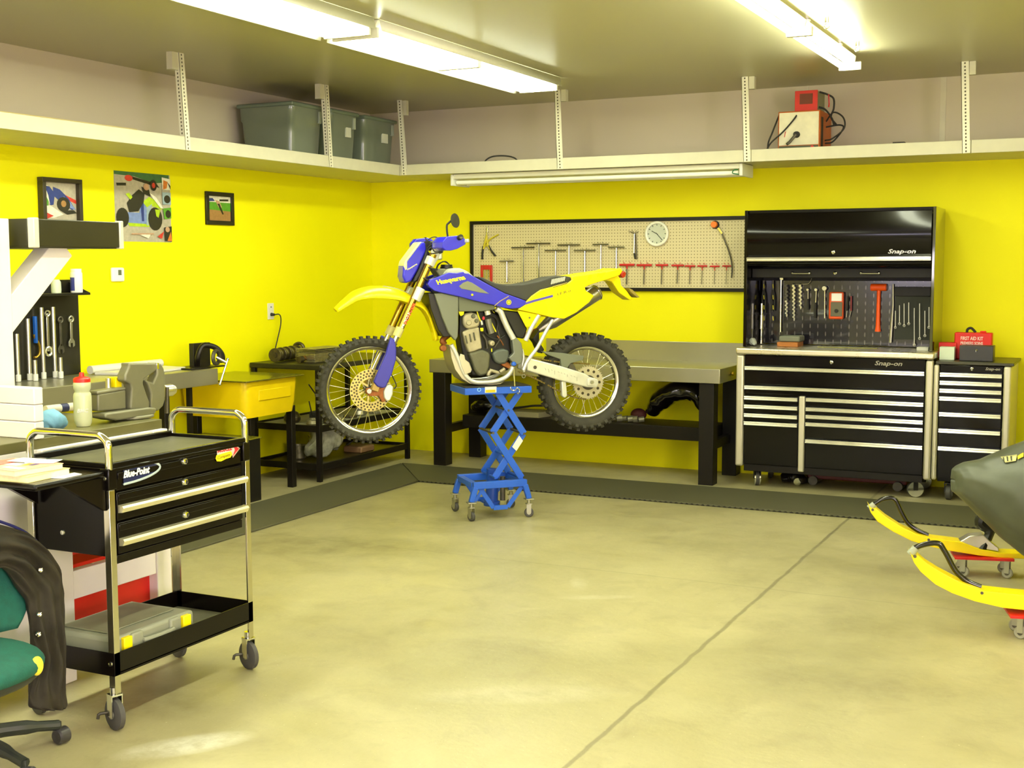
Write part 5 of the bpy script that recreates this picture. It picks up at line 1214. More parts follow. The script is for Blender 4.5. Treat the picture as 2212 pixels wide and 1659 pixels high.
def cm(n, c): return mat('print_'+n, c, .45, var=.12, scale=40)
ROAD = cm('road', (176, 168, 150)); GRN = cm('green', (86, 150, 40)); DBL = cm('blue', (44, 60, 130)); LBL = cm('light_blue', (120, 140, 196)); DRK = cm('dark', (42, 40, 26)); WHT = cm('white', (226, 222, 206)); RDD = cm('red', (200, 60, 44)); LIM = cm('lime', (170, 200, 30)); BRN = cm('brown', (160, 120, 70)); SKY = cm('sky', (150, 170, 180)); TGR = cm('teal', (60, 104, 62)); ORG = cm('orange', (206, 120, 50)); SKN = cm('tan', (190, 150, 120))
def circ(cx, cy, rx, ry, n=18): return [(cx+rx*math.cos(2*PI*i/n), cy+ry*math.sin(2*PI*i/n)) for i in range(n)]
dk = mat('frame_dark', (56, 50, 32), .4); fb = mat('frame_black', (34, 32, 18), .4)
pic('framed_picture', 'deep framed photo of a leaning blue racing motorcycle above the left wall bench', (-3.895, 2.222), (-3.56, 1.93), .028, dk, .05,
    (ROAD, [(GRN, [(0, .35), (.18, .3), (.15, .65), (0, .7)]), (RDD, [(.5, .25), (1, .45), (1, .55), (.6, .4)]), (WHT, [(0, .65), (.2, .62), (.6, .85), (.3, .95), (0, .9)]), (RDD, [(0, .78), (.3, .9), (.1, .98), (0, .9)]),
            (WHT, [(.02, .05), (.15, .1), (.3, .35), (.2, .6), (.1, .4)]), (DBL, [(.05, .1), (.2, .12), (.35, .3), (.3, .6), (.2, .62), (.15, .35)]), (DBL, [(.3, .12), (.5, .18), (.75, .4), (.95, .68), (.85, .72), (.5, .5), (.3, .35)]), (LBL, [(.6, .35), (.8, .5), (.98, .72), (.8, .66)]), (DRK, circ(.6, .58, .2, .2)), (BRN, circ(.6, .56, .08, .09)), (DRK, [(.5, .75), (.9, .72), (1, .8), (.7, .85)])]))
t = pic('poster', 'large unframed racing motorcycle poster on the yellow left wall', (-3.224, 2.306), (-2.67, 1.83), 0, dk, .004,
    (ROAD, [(TGR, [(0, 0), (.98, 0), (.98, .1), (.7, .14), (.35, .06), (0, .05)]), (DRK, [(.3, .06), (.75, .14), (.8, .2), (.3, .1)]), (RDD, circ(.25, .09, .07, .045)), (DRK, [(.03, .17), (.2, .16), (.2, .2), (.04, .21)]),
            (LBL, [(.18, .58), (.42, .58), (.45, .42), (.56, .38), (.56, .78), (.2, .76)]), (LIM, [(.2, .73), (.58, .74), (.6, .78), (.24, .78)]), (LIM, [(.48, .42), (.6, .34), (.74, .4), (.85, .52), (.75, .5), (.62, .46), (.56, .5)]), (DBL, [(.44, .44), (.5, .42), (.5, .7), (.46, .7)]), (SKY, [(.55, .5), (.65, .44), (.6, .6), (.57, .76), (.54, .76)]),
            (DRK, [(.2, .45), (.3, .33), (.42, .24), (.52, .3), (.5, .42), (.4, .56), (.24, .58)]), (DRK, circ(.12, .66, .11, .14)), (DRK, circ(.7, .66, .13, .17)), (LIM, [(.7, .52), (.8, .52), (.76, .64), (.72, .62)]), (LIM, [(.18, .32), (.24, .3), (.3, .36), (.26, .4)]),
            (DRK, [(.46, .2), (.6, .24), (.62, .34), (.5, .3)]), (SKN, circ(.55, .2, .05, .05)), (DRK, circ(.68, .17, .06, .08)), (RDD, circ(.68, .17, .03, .04)), (WHT, [(.6, .28), (.72, .34), (.85, .5), (.8, .5), (.66, .36)]),
            (WHT, [(.83, .04), (.99, .06), (.99, .22), (.84, .22)]), (ORG, [(.86, .08), (.94, .1), (.92, .2), (.85, .22)]), (DRK, [(.93, .1), (.99, .16), (.99, .22)]), (SKY, [(.83, .26), (.99, .26), (.99, .44), (.84, .44)]), (DRK, circ(.92, .36, .06, .06)), (GRN, [(.84, .5), (.99, .48), (.99, .64), (.86, .66)]), (DRK, circ(.93, .58, .05, .06)),
            (DRK, [(.85, .78), (.99, .76), (.99, .99), (.86, .98)]), (SKN, circ(.91, .81, .04, .04)), (ORG, [(.9, .98), (.97, .84), (.99, .98)]), (RDD, [(.72, .92), (.84, .84), (.8, .95)]), (WHT, [(.4, .9), (.6, .88), (.55, .95)]), (SKN, [(.25, .88), (.65, .87), (.65, .89), (.25, .9)])]))
pic('framed_picture', 'small black framed photo of a dirt bike rider nearest the corner on the left wall', (-2.295, 2.214), (-1.972, 1.968), .032, fb, .02,
    (BRN, [(GRN, [(0, .22), (1, .25), (1, .6), (0, .55)]), (WHT, [(0, .0), (1, 0), (1, .25), (0, .24)]), (DBL, [(.02, .1), (.2, .08), (.3, .2), (.05, .22)]), (DRK, [(.5, .12), (.9, .1), (.9, .18), (.5, .2)]), (SKN, [(.3, .15), (.5, .2), (.6, .45), (.45, .45)]), (DRK, [(.4, .3), (.5, .3), (.68, .72), (.62, .74)])]))
t = thing('thermostat', 'white rounded thermostat with a small dark screen on the left wall', 'thermostat', (.015, -3.23, 1.56))
mb = MB(); mb.box((.001, -3.29, 1.556), (.026, -3.172, 1.652)); mb.build('case', mat('thermostat_white', (242, 242, 236), .35), t, bev=.015, seg=4)
mb = MB(); mb.box((.0255, -3.236, 1.600), (.0275, -3.206, 1.636)); mb.build('screen', mat('lcd', (96, 104, 84), .2), t)
t = thing('wall_outlet', 'white electrical outlet on the yellow left wall above the black table', 'outlet', (.005, -1.52, 1.235))
mb = MB(); mb.box((.0005, -1.565, 1.232), (.007, -1.485, 1.362)); mb.build('plate', white_paint, t, bev=.003)
for z in (1.325, 1.27):
    mb = MB(); mb.box((.0065, -1.545, z-.018), (.0085, -1.505, z+.018)); mb.build('socket', mat('socket_cream', (225, 225, 215), .4), t, bev=.003)
mb = MB(); mb.box((.008, -1.532, 1.325), (.0095, -1.527, 1.337)); mb.box((.008, -1.522, 1.325), (.0095, -1.517, 1.337)); mb.build('slot', rubber, t)
t = thing('power_cord', 'black plugged-in power cord hanging from the wall outlet to the black table', 'cord', (.04, -1.55, 1.27))
mb = MB(); mb.cyl((.009, -1.525, 1.272), (.04, -1.525, 1.27), .014, .010, n=14); mb.build('plug', rubber, t)
mb = MB(); mb.tube([(.04, -1.525, 1.27), (.05, -1.48, 1.272), (.05, -1.455, 1.245), (.05, -1.46, 1.18), (.05, -1.5, 1.08), (.05, -1.54, .98), (.06, -1.55, .90)], .0045, 8, sm=6); mb.build('cord', rubber, t)

# ---- steel bench on the left wall with a tool board
LB = thing('workbench', 'steel topped workbench along the left wall below the motorcycle pictures', 'workbench', (.3, -4.6, 0))
mb = MB(); mb.box((.02, -7.6, .845), (.55, -2.86, .955)); mb.build('steel_top', bench_steel, LB, bev=.004)
for x, y in ((.48, -3.33), (.07, -3.33), (.48, -5.0), (.07, -5.0), (.48, -7.5), (.07, -7.5)): leg(LB, x, y, .05, .845)
mb = MB(); mb.box((.46, -3.09, .45), (.49, -3.06, .845)); mb.build('leg', satin_black, LB)
board = thing('tool_board', 'black tool board with a small shelf on the yellow left wall behind the bench', 'tool board', (.02, -4.6, .96))
mb = MB(); mb.box((.001, -5.6, .956), (.02, -3.6, 1.575)); mb.build('board', mat('board_black', (34, 32, 24), .35, coat=.3), board, bev=.002)
mb = MB(); mb.box((.02, -5.6, 1.478), (.20, -3.68, 1.492)); mb.build('shelf', black_metal, board, bev=.002)
mb = MB(); mb.prism([(.02, 1.478), (.02, 1.56), (.2, 1.492), (.2, 1.478)], lambda u, v, w: V((u, w, v)), -3.68, -3.675); mb.build('shelf_bracket', black_metal, board)
def II(X, Y, x): return onx(X/3.95, 440+Y/3.95, x)
BX = .035
t = thing('white_can', 'white canister with a blue printed label on the small black wall shelf', 'canister', (.12, -3.76, 1.493))
p = II(655, 750, .12); mb = MB(); mb.lathe([(.036, 0), (.038, .004), (.038, .125), (.034, .13), (.034, .152), (.0, .152)], (.12, p.y, 1.493), (0, 0, 1), 24); mb.build('can', mat('can_white', (242, 242, 240), .3), t)
mb = MB(); vs = []
for i in range(9):
    a = -2.2+i*.14
    for z in (1.505, 1.59): vs.append((.12+.0388*math.cos(a), p.y+.0388*math.sin(a), z))
mb.add(vs, [(2*i, 2*i+2, 2*i+3, 2*i+1) for i in range(8)]); mb.build('label', mat('can_blue', (60, 66, 150), .4), t)
p = II(480, 750, .12); mb = MB(); mb.lathe([(.03, 0), (.032, .02), (.03, .07), (.02, .085), (0, .085)], (.12, p.y, 1.493), (0, 0, 1), 18); tag(mb.build('plastic_jar', mat('jar_cream', (205, 215, 190), .35)), 'small cream jar behind the white brace on the black wall shelf', 'jar')
def wrench(label, x_, y0, y1, w, ring, m, grp='wrenches hanging on the black tool board'):
    p = II(x_, y0, BX); q = II(x_+w, y1, BX)
    t = thing('wrench', label, 'wrench', tuple(q), 0, grp)
    mb = MB(); mb.bar(p, q, .02, .008, (1, 0, 0)); mb.build('shank', m, t, bev=.003)
    mb = MB(); mb.torus(p, (1, 0, 0), .018, .007, 18, 8); mb.build('ring_end', m, t)
    mb = MB()
    if ring: mb.torus(q, (1, 0, 0), .026, .010, 20, 8); mb.build('ring_end', m, t)
    else:
        mb.prism([(-.008, .012), (.008, .012), (.026, -.012), (.026, -.04), (.01, -.05), (.01, -.022), (-.01, -.022), (-.01, -.05), (-.026, -.04), (-.026, -.012)], lambda u, v, w_: V((q.x+w_, q.y+u, q.z+v)), -.004, .004); mb.build('open_end', m, t, bev=.002)
    return t
wrench('silver combination wrench hanging at the right edge of the black tool board', 605, 985, 1160, 5, False, steel)
wrench('dark oily wrench hanging beside the silver combination wrench on the board', 515, 990, 1215, 5, False, dark_steel)
t = wrench('long flat steel box wrench hanging between the steel bars on the board', 403, 935, 1260, 10, True, alu)
t = thing('chain_wrench', 'blue handled spanner with a brass hook on the black tool board', 'spanner', tuple(II(310, 1300, BX)))
mb = MB(); mb.box(II(275, 960, BX-.01)-V((0, 0, .17)), II(318, 960, BX+.014)); mb.build('handle', mat('handle_blue', (30, 100, 200), .35), t, bev=.004)
mb = MB(); mb.tube([II(*q, BX) for q in ((290, 1115), (300, 1150), (325, 1185), (340, 1230), (335, 1280), (310, 1310), (290, 1310))], .008, 8, sm=4); mb.build('hook', mat('brass_hook', (176, 140, 50), .35, .8), t)
bars = [(145, 1110, 1480, 'leftmost long aluminium bar standing on the bench before the tool board'), (243, 980, 1485, 'long aluminium bar standing beside the blue handled spanner'), (362, 885, 1470, 'tallest aluminium bar standing left of the flat box wrench'), (460, 880, 1465, 'tall aluminium bar standing right of the flat box wrench'),
        (292, 1335, 1495, 'short aluminium bar standing at the left on the bench'), (508, 1312, 1475, 'short aluminium bar standing at the right on the bench')]
for X, y0, y1, lb_ in bars:
    q = II(X+(12 if y1-y0 > 250 else 6), y1, .30); q = onx((X+12)/3.95, 440+y1/3.95, .10 if y1-y0 > 250 else .16); q.z = .956; p = onx(X/3.95, 440+y0/3.95, q.x)
    t = thing('aluminium_bar', lb_, 'bar', tuple(q), 0, 'aluminium bars standing on the left bench')
    mb = MB(); mb.cyl((q.x, q.y, .957), (p.x-.0, q.y, p.z), .0125, n=16); mb.build('rod', alu, t)
    mb = MB(); mb.cyl((q.x, q.y, .9565), (q.x, q.y, 1.0), .016, n=16); mb.build('foot', mat('white_foot', (236, 234, 222), .4), t, bev=.003)
a = onz(190, 800, .957); b = onz(372, 797, .957)
mb = MB(); mb.cyl((.12, -3.62, .985), (.12, -2.95, .985), .028, n=24); tag(mb.build('paper_roll', white_paint), 'long white roll lying on the left wall bench behind the big vice', 'roll')
mb = MB(); mb.prism([(.16, -3.62), (.46, -3.55), (.40, -3.02), (.2, -3.0)], lambda u, v, w: V((u, v, w)), .957, .972); tag(mb.build('white_sheet', white_paint), 'pale flat sheet lying on the left wall bench', 'sheet')
# small pipe clamp at the bench end
t = thing('pipe_vice', 'small black clamp with a chrome bar at the end of the left bench', 'vice', (.4, -2.95, .956))
cb = mat('cast_black', (30, 26, 20), .4, .2, var=.3, scale=30)
mb = MB(); a = onx(422, 742, .4); b = onx(455, 790, .4); mb.box((.36, a.y-.02, .956), (.40, b.y, a.z)); mb.build('plate', cb, t, bev=.002)
mb = MB(); mb.box((.30, a.y-.16, .956), (.5, b.y+.05, .966)); mb.build('base', cb, t, bev=.002)
mb = MB(); c = onx(455, 772, .5); mb.tube([(.40, c.y-.02, .967), (.44, c.y-.06, 1.04), (.46, c.y-.03, 1.11), (.50, c.y+.04, 1.10), (.53, c.y+.08, 1.05), (.53, c.y+.09, .99)], .02, 10, sm=5); mb.build('jaw', cb, t)
c2 = onx(472, 772, .57); mb = MB(); mb.torus((.55, c2.y, c2.z), (1, .2, 0), .045, .014, 22, 8); mb.build('ring', dark_steel, t)
c3 = onx(488, 783, .60); mb = MB(); mb.cyl((.55, c2.y, c2.z), c3, .011, n=12); mb.build('screw', chrome, t)
mb = MB(); mb.cyl(onx(492, 776, .60), onx(475, 830, .62), .007, n=10); bb = mb.build('chrome_handle', chrome, t)
for q in (onx(492, 776, .60), onx(475, 830, .62)):
    mb = MB(); mb.ball(q, .011, 12, 8); mb.build('handle_ball', chrome, bb)

# ---- yellow parts washer
t = thing('parts_washer', 'yellow tub parts washer with a dark lid standing between bench and black table', 'parts washer', (.38, -2.4, 0))
yt = mat('washer_yellow', (238, 206, 8), .35, var=.04)
y0, y1 = -2.70, -2.07; xa, xb = .06, .66
rings = []
for sc_, z in ((.93, .585), (.97, .66), (1.0, .80), (1.0, .845)):
    r = []; cx_, cy_ = (xa+xb)/2, (y0+y1)/2; hx, hy = (xb-xa)/2*sc_, (y1-y0)/2*sc_
    for sx_, sy_, a0 in ((1, 1, 0), (-1, 1, PI/2), (-1, -1, PI), (1, -1, 3*PI/2)):
        for j in range(5):
            a = a0+j*PI/8; r.append(V((cx_+sx_*(hx-.06)+.06*math.cos(a), cy_+sy_*(hy-.06)+.06*math.sin(a), z)))
    rings.append(r)
mb = MB(); mb.loft(rings); mb.build('tub', yt, t, angle=.8)
mb = MB(); mb.box((xb-.012, y0+.15, .70), (xb+.0, y1-.1, .78)); mb.build('tub_recess', yt, t, bev=.006)
mb = MB(); mb.box((xa-.02, y0-.03, .846), (xb+.03, y1+.03, .856)); mb.build('lid', mat('lid_olive', (96, 90, 20), .25, coat=.4), t, bev=.004)
for x, y in ((.58, -2.07), (.58, -2.56), (.1, -1.93+.02), (.1, -2.56)):
    mb = MB(); mb.box((x-.025, y-.025, 0 if x < .3 or y > -2.3 else .4535), (x+.025, y+.025, .62)); mb.build('leg', satin_black, t, bev=.003)
# black pedestal box
t = thing('pedestal_cabinet', 'black box cabinet on the floor behind the rolling cart, below the yellow washer', 'cabinet', (.55, -2.85, 0))
mb = MB(); mb.box((.2, -3.25, 0), (.70, -2.60, .445)); mb.build('body', black_metal, t, bev=.004)
mb = MB(); mb.box((.19, -3.26, .445), (.71, -2.59, .453)); mb.build('top', mat('pedestal_top_reflection', (120, 116, 30), .25), t, bev=.002)  # black top, with the yellow wall's reflection painted into its colour

# ---- three tier black table in the corner
BT = thing('shelf_table', 'black three tier metal table in the corner loaded with engine parts', 'table', (.35, -1.15, 0))
mb = MB(); mb.box((.01, -1.82, .865), (.68, -.46, .905)); mb.build('table_top', mat('table_top_black', (38, 36, 24), .35), BT, bev=.006)
for z in (.415, .118):
    mb = MB(); mb.box((.03, -1.79, z-.012), (.65, -.50, z)); mb.build('shelf', mat('shelf_tray', (60, 56, 24), .3, .3), BT)
    for a, b in (((.635, -1.81, z-.03), (.66, -.48, z+.02)), ((.02, -1.81, z-.03), (.66, -1.785, z+.02)), ((.02, -.5, z-.03), (.66, -.48, z+.02)), ((.015, -1.81, z-.03), (.035, -.48, z+.02))):
        mb = MB(); mb.box(a, b); mb.build('shelf_rail', satin_black, BT, bev=.002)
for x, y in ((.645, -1.80), (.645, -.49), (.04, -1.80), (.04, -.49)):
    mb = MB(); mb.box((x-.018, y-.018, 0), (x+.018, y+.018, .865)); mb.build('leg', satin_black, BT, bev=.003)
OIL = mat('oily_cast', (84, 76, 52), .35, .6, var=.4, scale=30); ALP = mat('cast_parts', (150, 144, 116), .35, .6, var=.3, scale=30)
t = thing('crankshaft', 'oily dark ribbed crankshaft lying on the black table top', 'engine part', (.3, -1.3, .905))
p = onx(585, 768, .3); q = onx(665, 760, .3)
a = V((.20, -1.755, .963)); b = V((.10, -1.30, .963)); d = (b-a)
mb = MB(); mb.cyl(a, b, .02, n=14); mb.build('shaft', OIL, t)
for i in range(9):
    c = a+d*(i+.3)/9; mb = MB(); mb.cyl(c, c+d*.055, .055-.008*(i % 2), n=20); mb.build('web', OIL, t, bev=.004)
c = b+d*.04+V((0, 0, .02)); mb = MB(); mb.torus(c, d, .045, .014, 22, 8); mb.build('ring_gear', OIL, t)
t = thing('engine_cylinder', 'finned aluminium engine cylinder block on the black table beside the crankshaft', 'engine part', (.45, -1.3, .905))
mb = MB(); mb.box((.36, -1.66, .906), (.52, -1.26, .985)); mb.build('core', ALP, t, bev=.006)
for i in range(8):
    mb = MB(); z = .93+i*.0115; mb.box((.345, -1.675, z), (.535, -1.25, z+.004)); mb.build('fin', ALP, t)
mb = MB(); mb.cyl((.44, -1.25, .93), (.44, -1.18, .93), .035, n=16); mb.build('port', OIL, t)
t = thing('carburettor_part', 'small brownish cast part on the black table in front of the crankshaft', 'engine part', (.44, -1.73, .905))
mb = MB(); mb.cyl((.44, -1.765, .935), (.44, -1.715, .94), .025, n=14); mb.build('body', OIL, t); mb = MB(); mb.cyl((.42, -1.71, .93), (.46, -1.695, .95), .018, n=12); mb.build('flange', mat('brass_brown', (140, 100, 50), .4, .6), t)
rnd = random.Random(12)
nmx = ['round casting', 'short cylinder casting', 'flat cover plate', 'small cog wheel', 'bent bracket', 'chunky housing']
def heap(z, spots, where):
    for i, (x, y, k, s_) in enumerate(spots):
        m = (ALP, OIL, steel, ALP)[i % 4]; mb = MB()
        nm = ('casting', 'metal_cylinder', 'cover_plate', 'gear', 'bracket', 'engine_housing')[k]
        if k == 0: mb.lathe([(s_*.8, 0), (s_, .01), (s_*.9, s_*.7), (s_*.5, s_*.9), (s_*.5, s_*1.1), (0, s_*1.1)], (x, y, z), (0, 0, 1), 18)
        elif k == 1: mb.lathe([(s_*.5, 0), (s_*.7, .005), (s_*.7, s_*1.2), (s_*.5, s_*1.25), (s_*.4, s_*.6), (0, s_*.6)], (x, y, z), (0, 0, 1), 18)
        elif k == 2: mb.prism([(x-s_, y-s_*.6), (x+s_*.8, y-s_*.7), (x+s_, y+.1*s_), (x+s_*.4, y+s_*.8), (x-s_*.7, y+s_*.6)], lambda u, v, w: V((u, v, w)), z, z+.02); mb.cyl((x, y, z+.02), (x, y, z+.035), s_*.4, n=14)
        elif k == 3:
            mb.cyl((x, y, z), (x, y, z+.02), s_*.8, n=20)
            for j in range(12): a = j*PI/6; mb.box((x+s_*.82*math.cos(a)-.006, y+s_*.82*math.sin(a)-.006, z), (x+s_*.82*math.cos(a)+.006, y+s_*.82*math.sin(a)+.006, z+.018))
        elif k == 4: mb.tube([(x-s_, y, z+.012), (x-s_*.3, y+.02, z+s_*.6), (x+s_*.5, y-.02, z+s_*.5), (x+s_, y, z+.012)], .012, 8, sm=4)
        else: mb.lathe([(s_*.7, 0), (s_, .02), (s_, s_*.6), (s_*.7, s_*1.1), (s_*.3, s_*1.3), (0, s_*1.3)], (x, y, z), (0, 0, 1), 10)
        pos = where[i]
        tag(mb.build(nm, m, bev=.002), pos, 'engine part')
heap(.4225, [(.5, -1.68, 0, .05), (.56, -1.56, 1, .05), (.42, -1.5, 5, .06), (.55, -1.40, 2, .07), (.4, -1.3, 4, .07), (.5, -1.15, 3, .06), (.48, -.98, 0, .06), (.5, -.8, 2, .07), (.42, -.65, 1, .05), (.25, -1.6, 5, .07)],
     ['dull round casting at the front left corner of the middle table shelf', 'oily short tube casting beside the corner casting on the middle shelf', 'bright chunky housing on the middle shelf of the black table', 'pale flat cover plate at the front edge of the middle shelf',
      'bent pale bracket in the middle of the middle shelf', 'oily toothed gear on the middle shelf behind the front wheel', 'steel round casting seen through the front wheel spokes', 'pale flat plate seen through the spokes on the middle shelf', 'small pale tube casting at the corner end of the middle shelf', 'oily housing at the wall side of the middle shelf'])
mb = MB(); mb.box((.03, -1.76, .4157), (.62, -.55, .4205)) ; tag(mb.build('paper_sheet', mat('dirty_paper', (150, 146, 118), .6)), 'sheet of dirty paper lying on the middle shelf of the black table', 'paper')
bagm = mat('clear_poly', (176, 178, 160), .18, var=.35, scale=20, bump=.9, bscale=18, coat=.5)
o = crumple([(.42, -1.66, .14), (.45, -1.55, .19), (.42, -1.38, .25), (.4, -1.28, .26), (.38, -1.18, .17)], [(.03, .06), (.07, .13), (.11, .15), (.1, .13), (.04, .06)], 'plastic_bag', bagm, amp=.22, seed=21, n=24)
o.location.z = .1185; tag(o, 'big crumpled clear plastic bag on the lowest shelf of the black table', 'bag')
mb = MB(); mb.lathe([(.05, 0), (.06, .01), (.07, .11), (.066, .11), (.055, .02), (0, .02)], (.25, -1.52, .1185), (0, 0, 1), 22); tag(mb.build('metal_pot', ALP), 'small metal pot on the lowest shelf of the black table left of the bag', 'pot')
mb = MB(); mb.tube([(.3, -.95, .14), (.36, -.85, .2), (.42, -.8, .23), (.5, -.82, .2), (.5, -.95, .13)], .005, 8, sm=6); tag(mb.build('wire_loop', rubber), 'black wire loop on the lowest table shelf under the front wheel', 'wire')
mb = MB(); mb.box((.38, -1.08, .1185), (.56, -.88, .17)); o = mb.build('cardboard_box', mat('brown_card', (120, 90, 60), .6), bev=.01); tag(o, 'small brown box right of the plastic bag on the lowest table shelf', 'box')
t = thing('cable_bundle', 'black cables and connector on the middle shelf behind the yellow tub', 'cable', (.3, -1.7, .416))
for pts in ([(.55, -1.79, .75), (.52, -1.70, .70), (.5, -1.62, .64), (.5, -1.60, .56), (.48, -1.6, .50)], [(.55, -1.79, .62), (.53, -1.74, .55), (.5, -1.68, .5), (.48, -1.6, .48)]):
    mb = MB(); mb.tube(pts, .005, 8, sm=5); mb.build('cable', rubber, t)
mb = MB(); mb.box((.44, -1.64, .46), (.52, -1.54, .52)); mb.build('connector', rubber, t, bev=.006)

# ================================================================ WHITE WOODEN WORKBENCH (left foreground)
WP = mat('bench_white', (232, 226, 222), .5, var=.03); RDP = mat('bench_red', (196, 26, 18), .45, var=.06)
WB = thing('white_workbench', 'white painted wooden workbench with red panels behind the rolling cart', 'workbench', (2.1, -6.2, 0))
mb = MB(); mb.box((1.72, -7.9, .955), (2.44, -5.55, .995)); mb.build('counter_top', mat('counter_dark', (98, 94, 58), .35, var=.1), WB, bev=.003)
def wbx(nm, m, a, b, bev=.004): mb = MB(); mb.box(a, b); return mb.build(nm, m, WB, bev=bev)
wbx('leg', WP, (2.43, -6.26, 0), (2.47, -6.12, .955)); wbx('leg', WP, (2.35, -5.64, 0), (2.47, -5.55, .955))
wbx('end_panel', WP, (2.40, -7.9, .05), (2.44, -6.2, .955)); wbx('leg', WP, (1.74, -5.64, 0), (1.84, -5.55, .955))
wbx('rail', WP, (2.43, -6.119, .33), (2.465, -5.641, .445)); wbx('rail', WP, (2.43, -6.119, .86), (2.465, -5.641, .955))
wbx('red_panel', RDP, (2.415, -6.12, .50), (2.428, -5.64, .86), .001); wbx('red_panel', RDP, (2.41, -6.12, .18), (2.424, -5.64, .33), .001)
wbx('red_shelf', RDP, (1.8, -6.12, .445), (2.425, -5.64, .46), .001); wbx('rail', WP, (1.84, -5.62, .33), (2.35, -5.58, .445))
wbx('red_panel', RDP, (1.84, -5.61, .50), (2.35, -5.6, .86), .001)
# stacked boards, post, brace and tray
for i in range(3): wbx('stacked_board', WP, (1.8, -6.27, .996+i*.067 if i else .9955), (2.45, -6.225, .996+(i+1)*.067-.002))
for i in range(3): pass
wbx('post', WP, (2.11, -6.22, .9955), (2.20, -6.13, 1.85))
mb = MB(); mb.bar((2.155, -6.19, 1.415), (2.155, -5.835, 1.745), .11, .085, (1, 0, 0)); mb.build('brace', WP, WB, bev=.003)
bt = mat('tray_laminate', (44, 42, 26), .3, var=.08); wt_ = mat('tray_trim', (206, 200, 186), .4)
wbx('tray_front', bt, (2.25, -6.07, 1.74), (2.285, -5.60, 1.85)); wbx('tray_side', bt, (1.85, -6.085, 1.74), (2.25, -6.06, 1.852)); wbx('tray_bottom', bt, (1.85, -6.06, 1.735), (2.27, -5.61, 1.75)); wbx('tray_back', bt, (1.85, -6.06, 1.75), (1.875, -5.61, 1.85)); wbx('tray_side', bt, (1.85, -5.63, 1.75), (2.25, -5.605, 1.85))
wbx('tray_corner', wt_, (2.255, -6.09, 1.735), (2.292, -6.062, 1.855)); wbx('tray_corner', wt_, (2.26, -5.612, 1.735), (2.292, -5.59, 1.855))
# big bench vice on the corner
VC = thing('bench_vice', 'large grey cast iron bench vice mounted on the corner of the white workbench', 'vice', (2.3, -5.62, .996))
vm = mat('vice_grey', (122, 120, 98), .42, .35, var=.08, scale=12)
J_ = crop(80, 770, 6.9125)
def vb(X, Y, x): return onx(*J_(X, Y), x)
def vsolid(nm, pts, xc, w, m=vm, bev=.008):
    P = [(vb(X, Y, xc).y, vb(X, Y, xc).z) for X, Y in pts]; mb = MB(); mb.prism(P, lambda u, v, q: V((q, u, v)), xc-w, xc)
    return mb.build(nm, m, VC, bev=bev, seg=3)
vsolid('fixed_jaw', [(1370, 100), (1790, 100), (1800, 200), (1700, 270), (1600, 340), (1590, 400), (1640, 560), (1690, 680), (1680, 780), (1430, 800), (1400, 780), (1420, 480), (1400, 410), (1320, 370), (1320, 280), (1380, 150)], 2.34, .05)
vsolid('moving_jaw', [(1800, 100), (1860, 105), (1900, 180), (1915, 260), (1920, 640), (1890, 740), (1820, 810), (1730, 815), (1700, 740), (1710, 560), (1660, 420), (1620, 350), (1740, 390), (1800, 260), (1790, 180)], 2.34, .05)
vsolid('jaw_plate', [(1790, 95), (1822, 98), (1822, 190), (1795, 190)], 2.345, .055, chrome, .001)
vsolid('slide_bar', [(910, 560), (1330, 490), (1340, 790), (910, 820)], 2.32, .05)
vsolid('slide_top', [(900, 520), (1330, 455), (1335, 500), (905, 575)], 2.325, .06)
vsolid('swivel_neck', [(1380, 800), (1700, 760), (1790, 770), (1780, 850), (1700, 880), (1200, 960), (1020, 920), (1030, 850)], 2.36, .10)
mb = MB(); c = vb(1400, 930, 2.28); mb.cyl((2.28, c.y, .996), (2.28, c.y, c.z+.02), .10, n=32); mb.build('swivel_base', vm, VC, bev=.005)
c = vb(1930, 510, 2.28); mb = MB(); mb.cyl(c-V((0, .02, 0)), c+V((0, .035, 0)), .028, n=20); mb.cyl(c+V((0, .035, 0)), c+V((0, .05, 0)), .022, n=20); mb.build('screw_head', alu, VC, bev=.004)
mb = MB(); p = vb(1940, 460, 2.3); q = vb(1940, 850, 2.3); mb.cyl(p, q, .009, n=12); mb.build('tommy_bar', dark_steel, VC)
# things on the white bench
BT_ = thing('water_bottle', 'translucent sports bottle with a red cap standing on the white workbench', 'bottle', tuple(onz(180, 918, .996)))
c = onz(180, 920, .9965); mb = MB()
bz = c.z; H_ = .20
mb.lathe([(0, 0), (.028, 0), (.034, .012), (.037, .03), (.037, .125), (.035, .136), (.030, .142), (.030, .148), (.035, .156), (.036, .178), (.033, .186), (.0, .187)], c, (0, 0, 1), 28)
mb.build('bottle', mat('bottle_milk', (214, 218, 176), .3, trans=.25), BT_)
mb = MB(); mb.lathe([(.0345, .184), (.0345, .198), (.028, .204), (.011, .208), (.009, .224), (.0, .225)], c, (0, 0, 1), 24); mb.build('cap', mat('cap_red', (226, 38, 30), .35), BT_)
vd = (CAM-c); vd.z = 0; vd.normalize(); rt = V((-vd.y, vd.x, 0))
lettering(BT_, 'BMC', c+vd*.0372+V((0, 0, .068)), rt, (0, 0, 1), .016, mat('print_silver', (214, 216, 206), .3, .3), .001, .2, .045, 'bottle_print', .03)
o = crumple([tuple(onz(85, 915, 1.02)), tuple(onz(112, 905, 1.05)), tuple(onz(140, 918, 1.015))], [(.02, .05), (.045, .05), (.012, .02)], 'shop_towel', mat('cloth_blue', (110, 160, 190), .7, bump=.5, bscale=60, var=.15), amp=.22, seed=31)
o.location.z = .9965; tag(o, 'crumpled light blue shop towel beside the stacked white boards on the workbench', 'towel')
t = thing('caulk_tube', 'white and navy tube lying on the white workbench behind the bottle', 'tube', tuple(onz(130, 890, .99)))
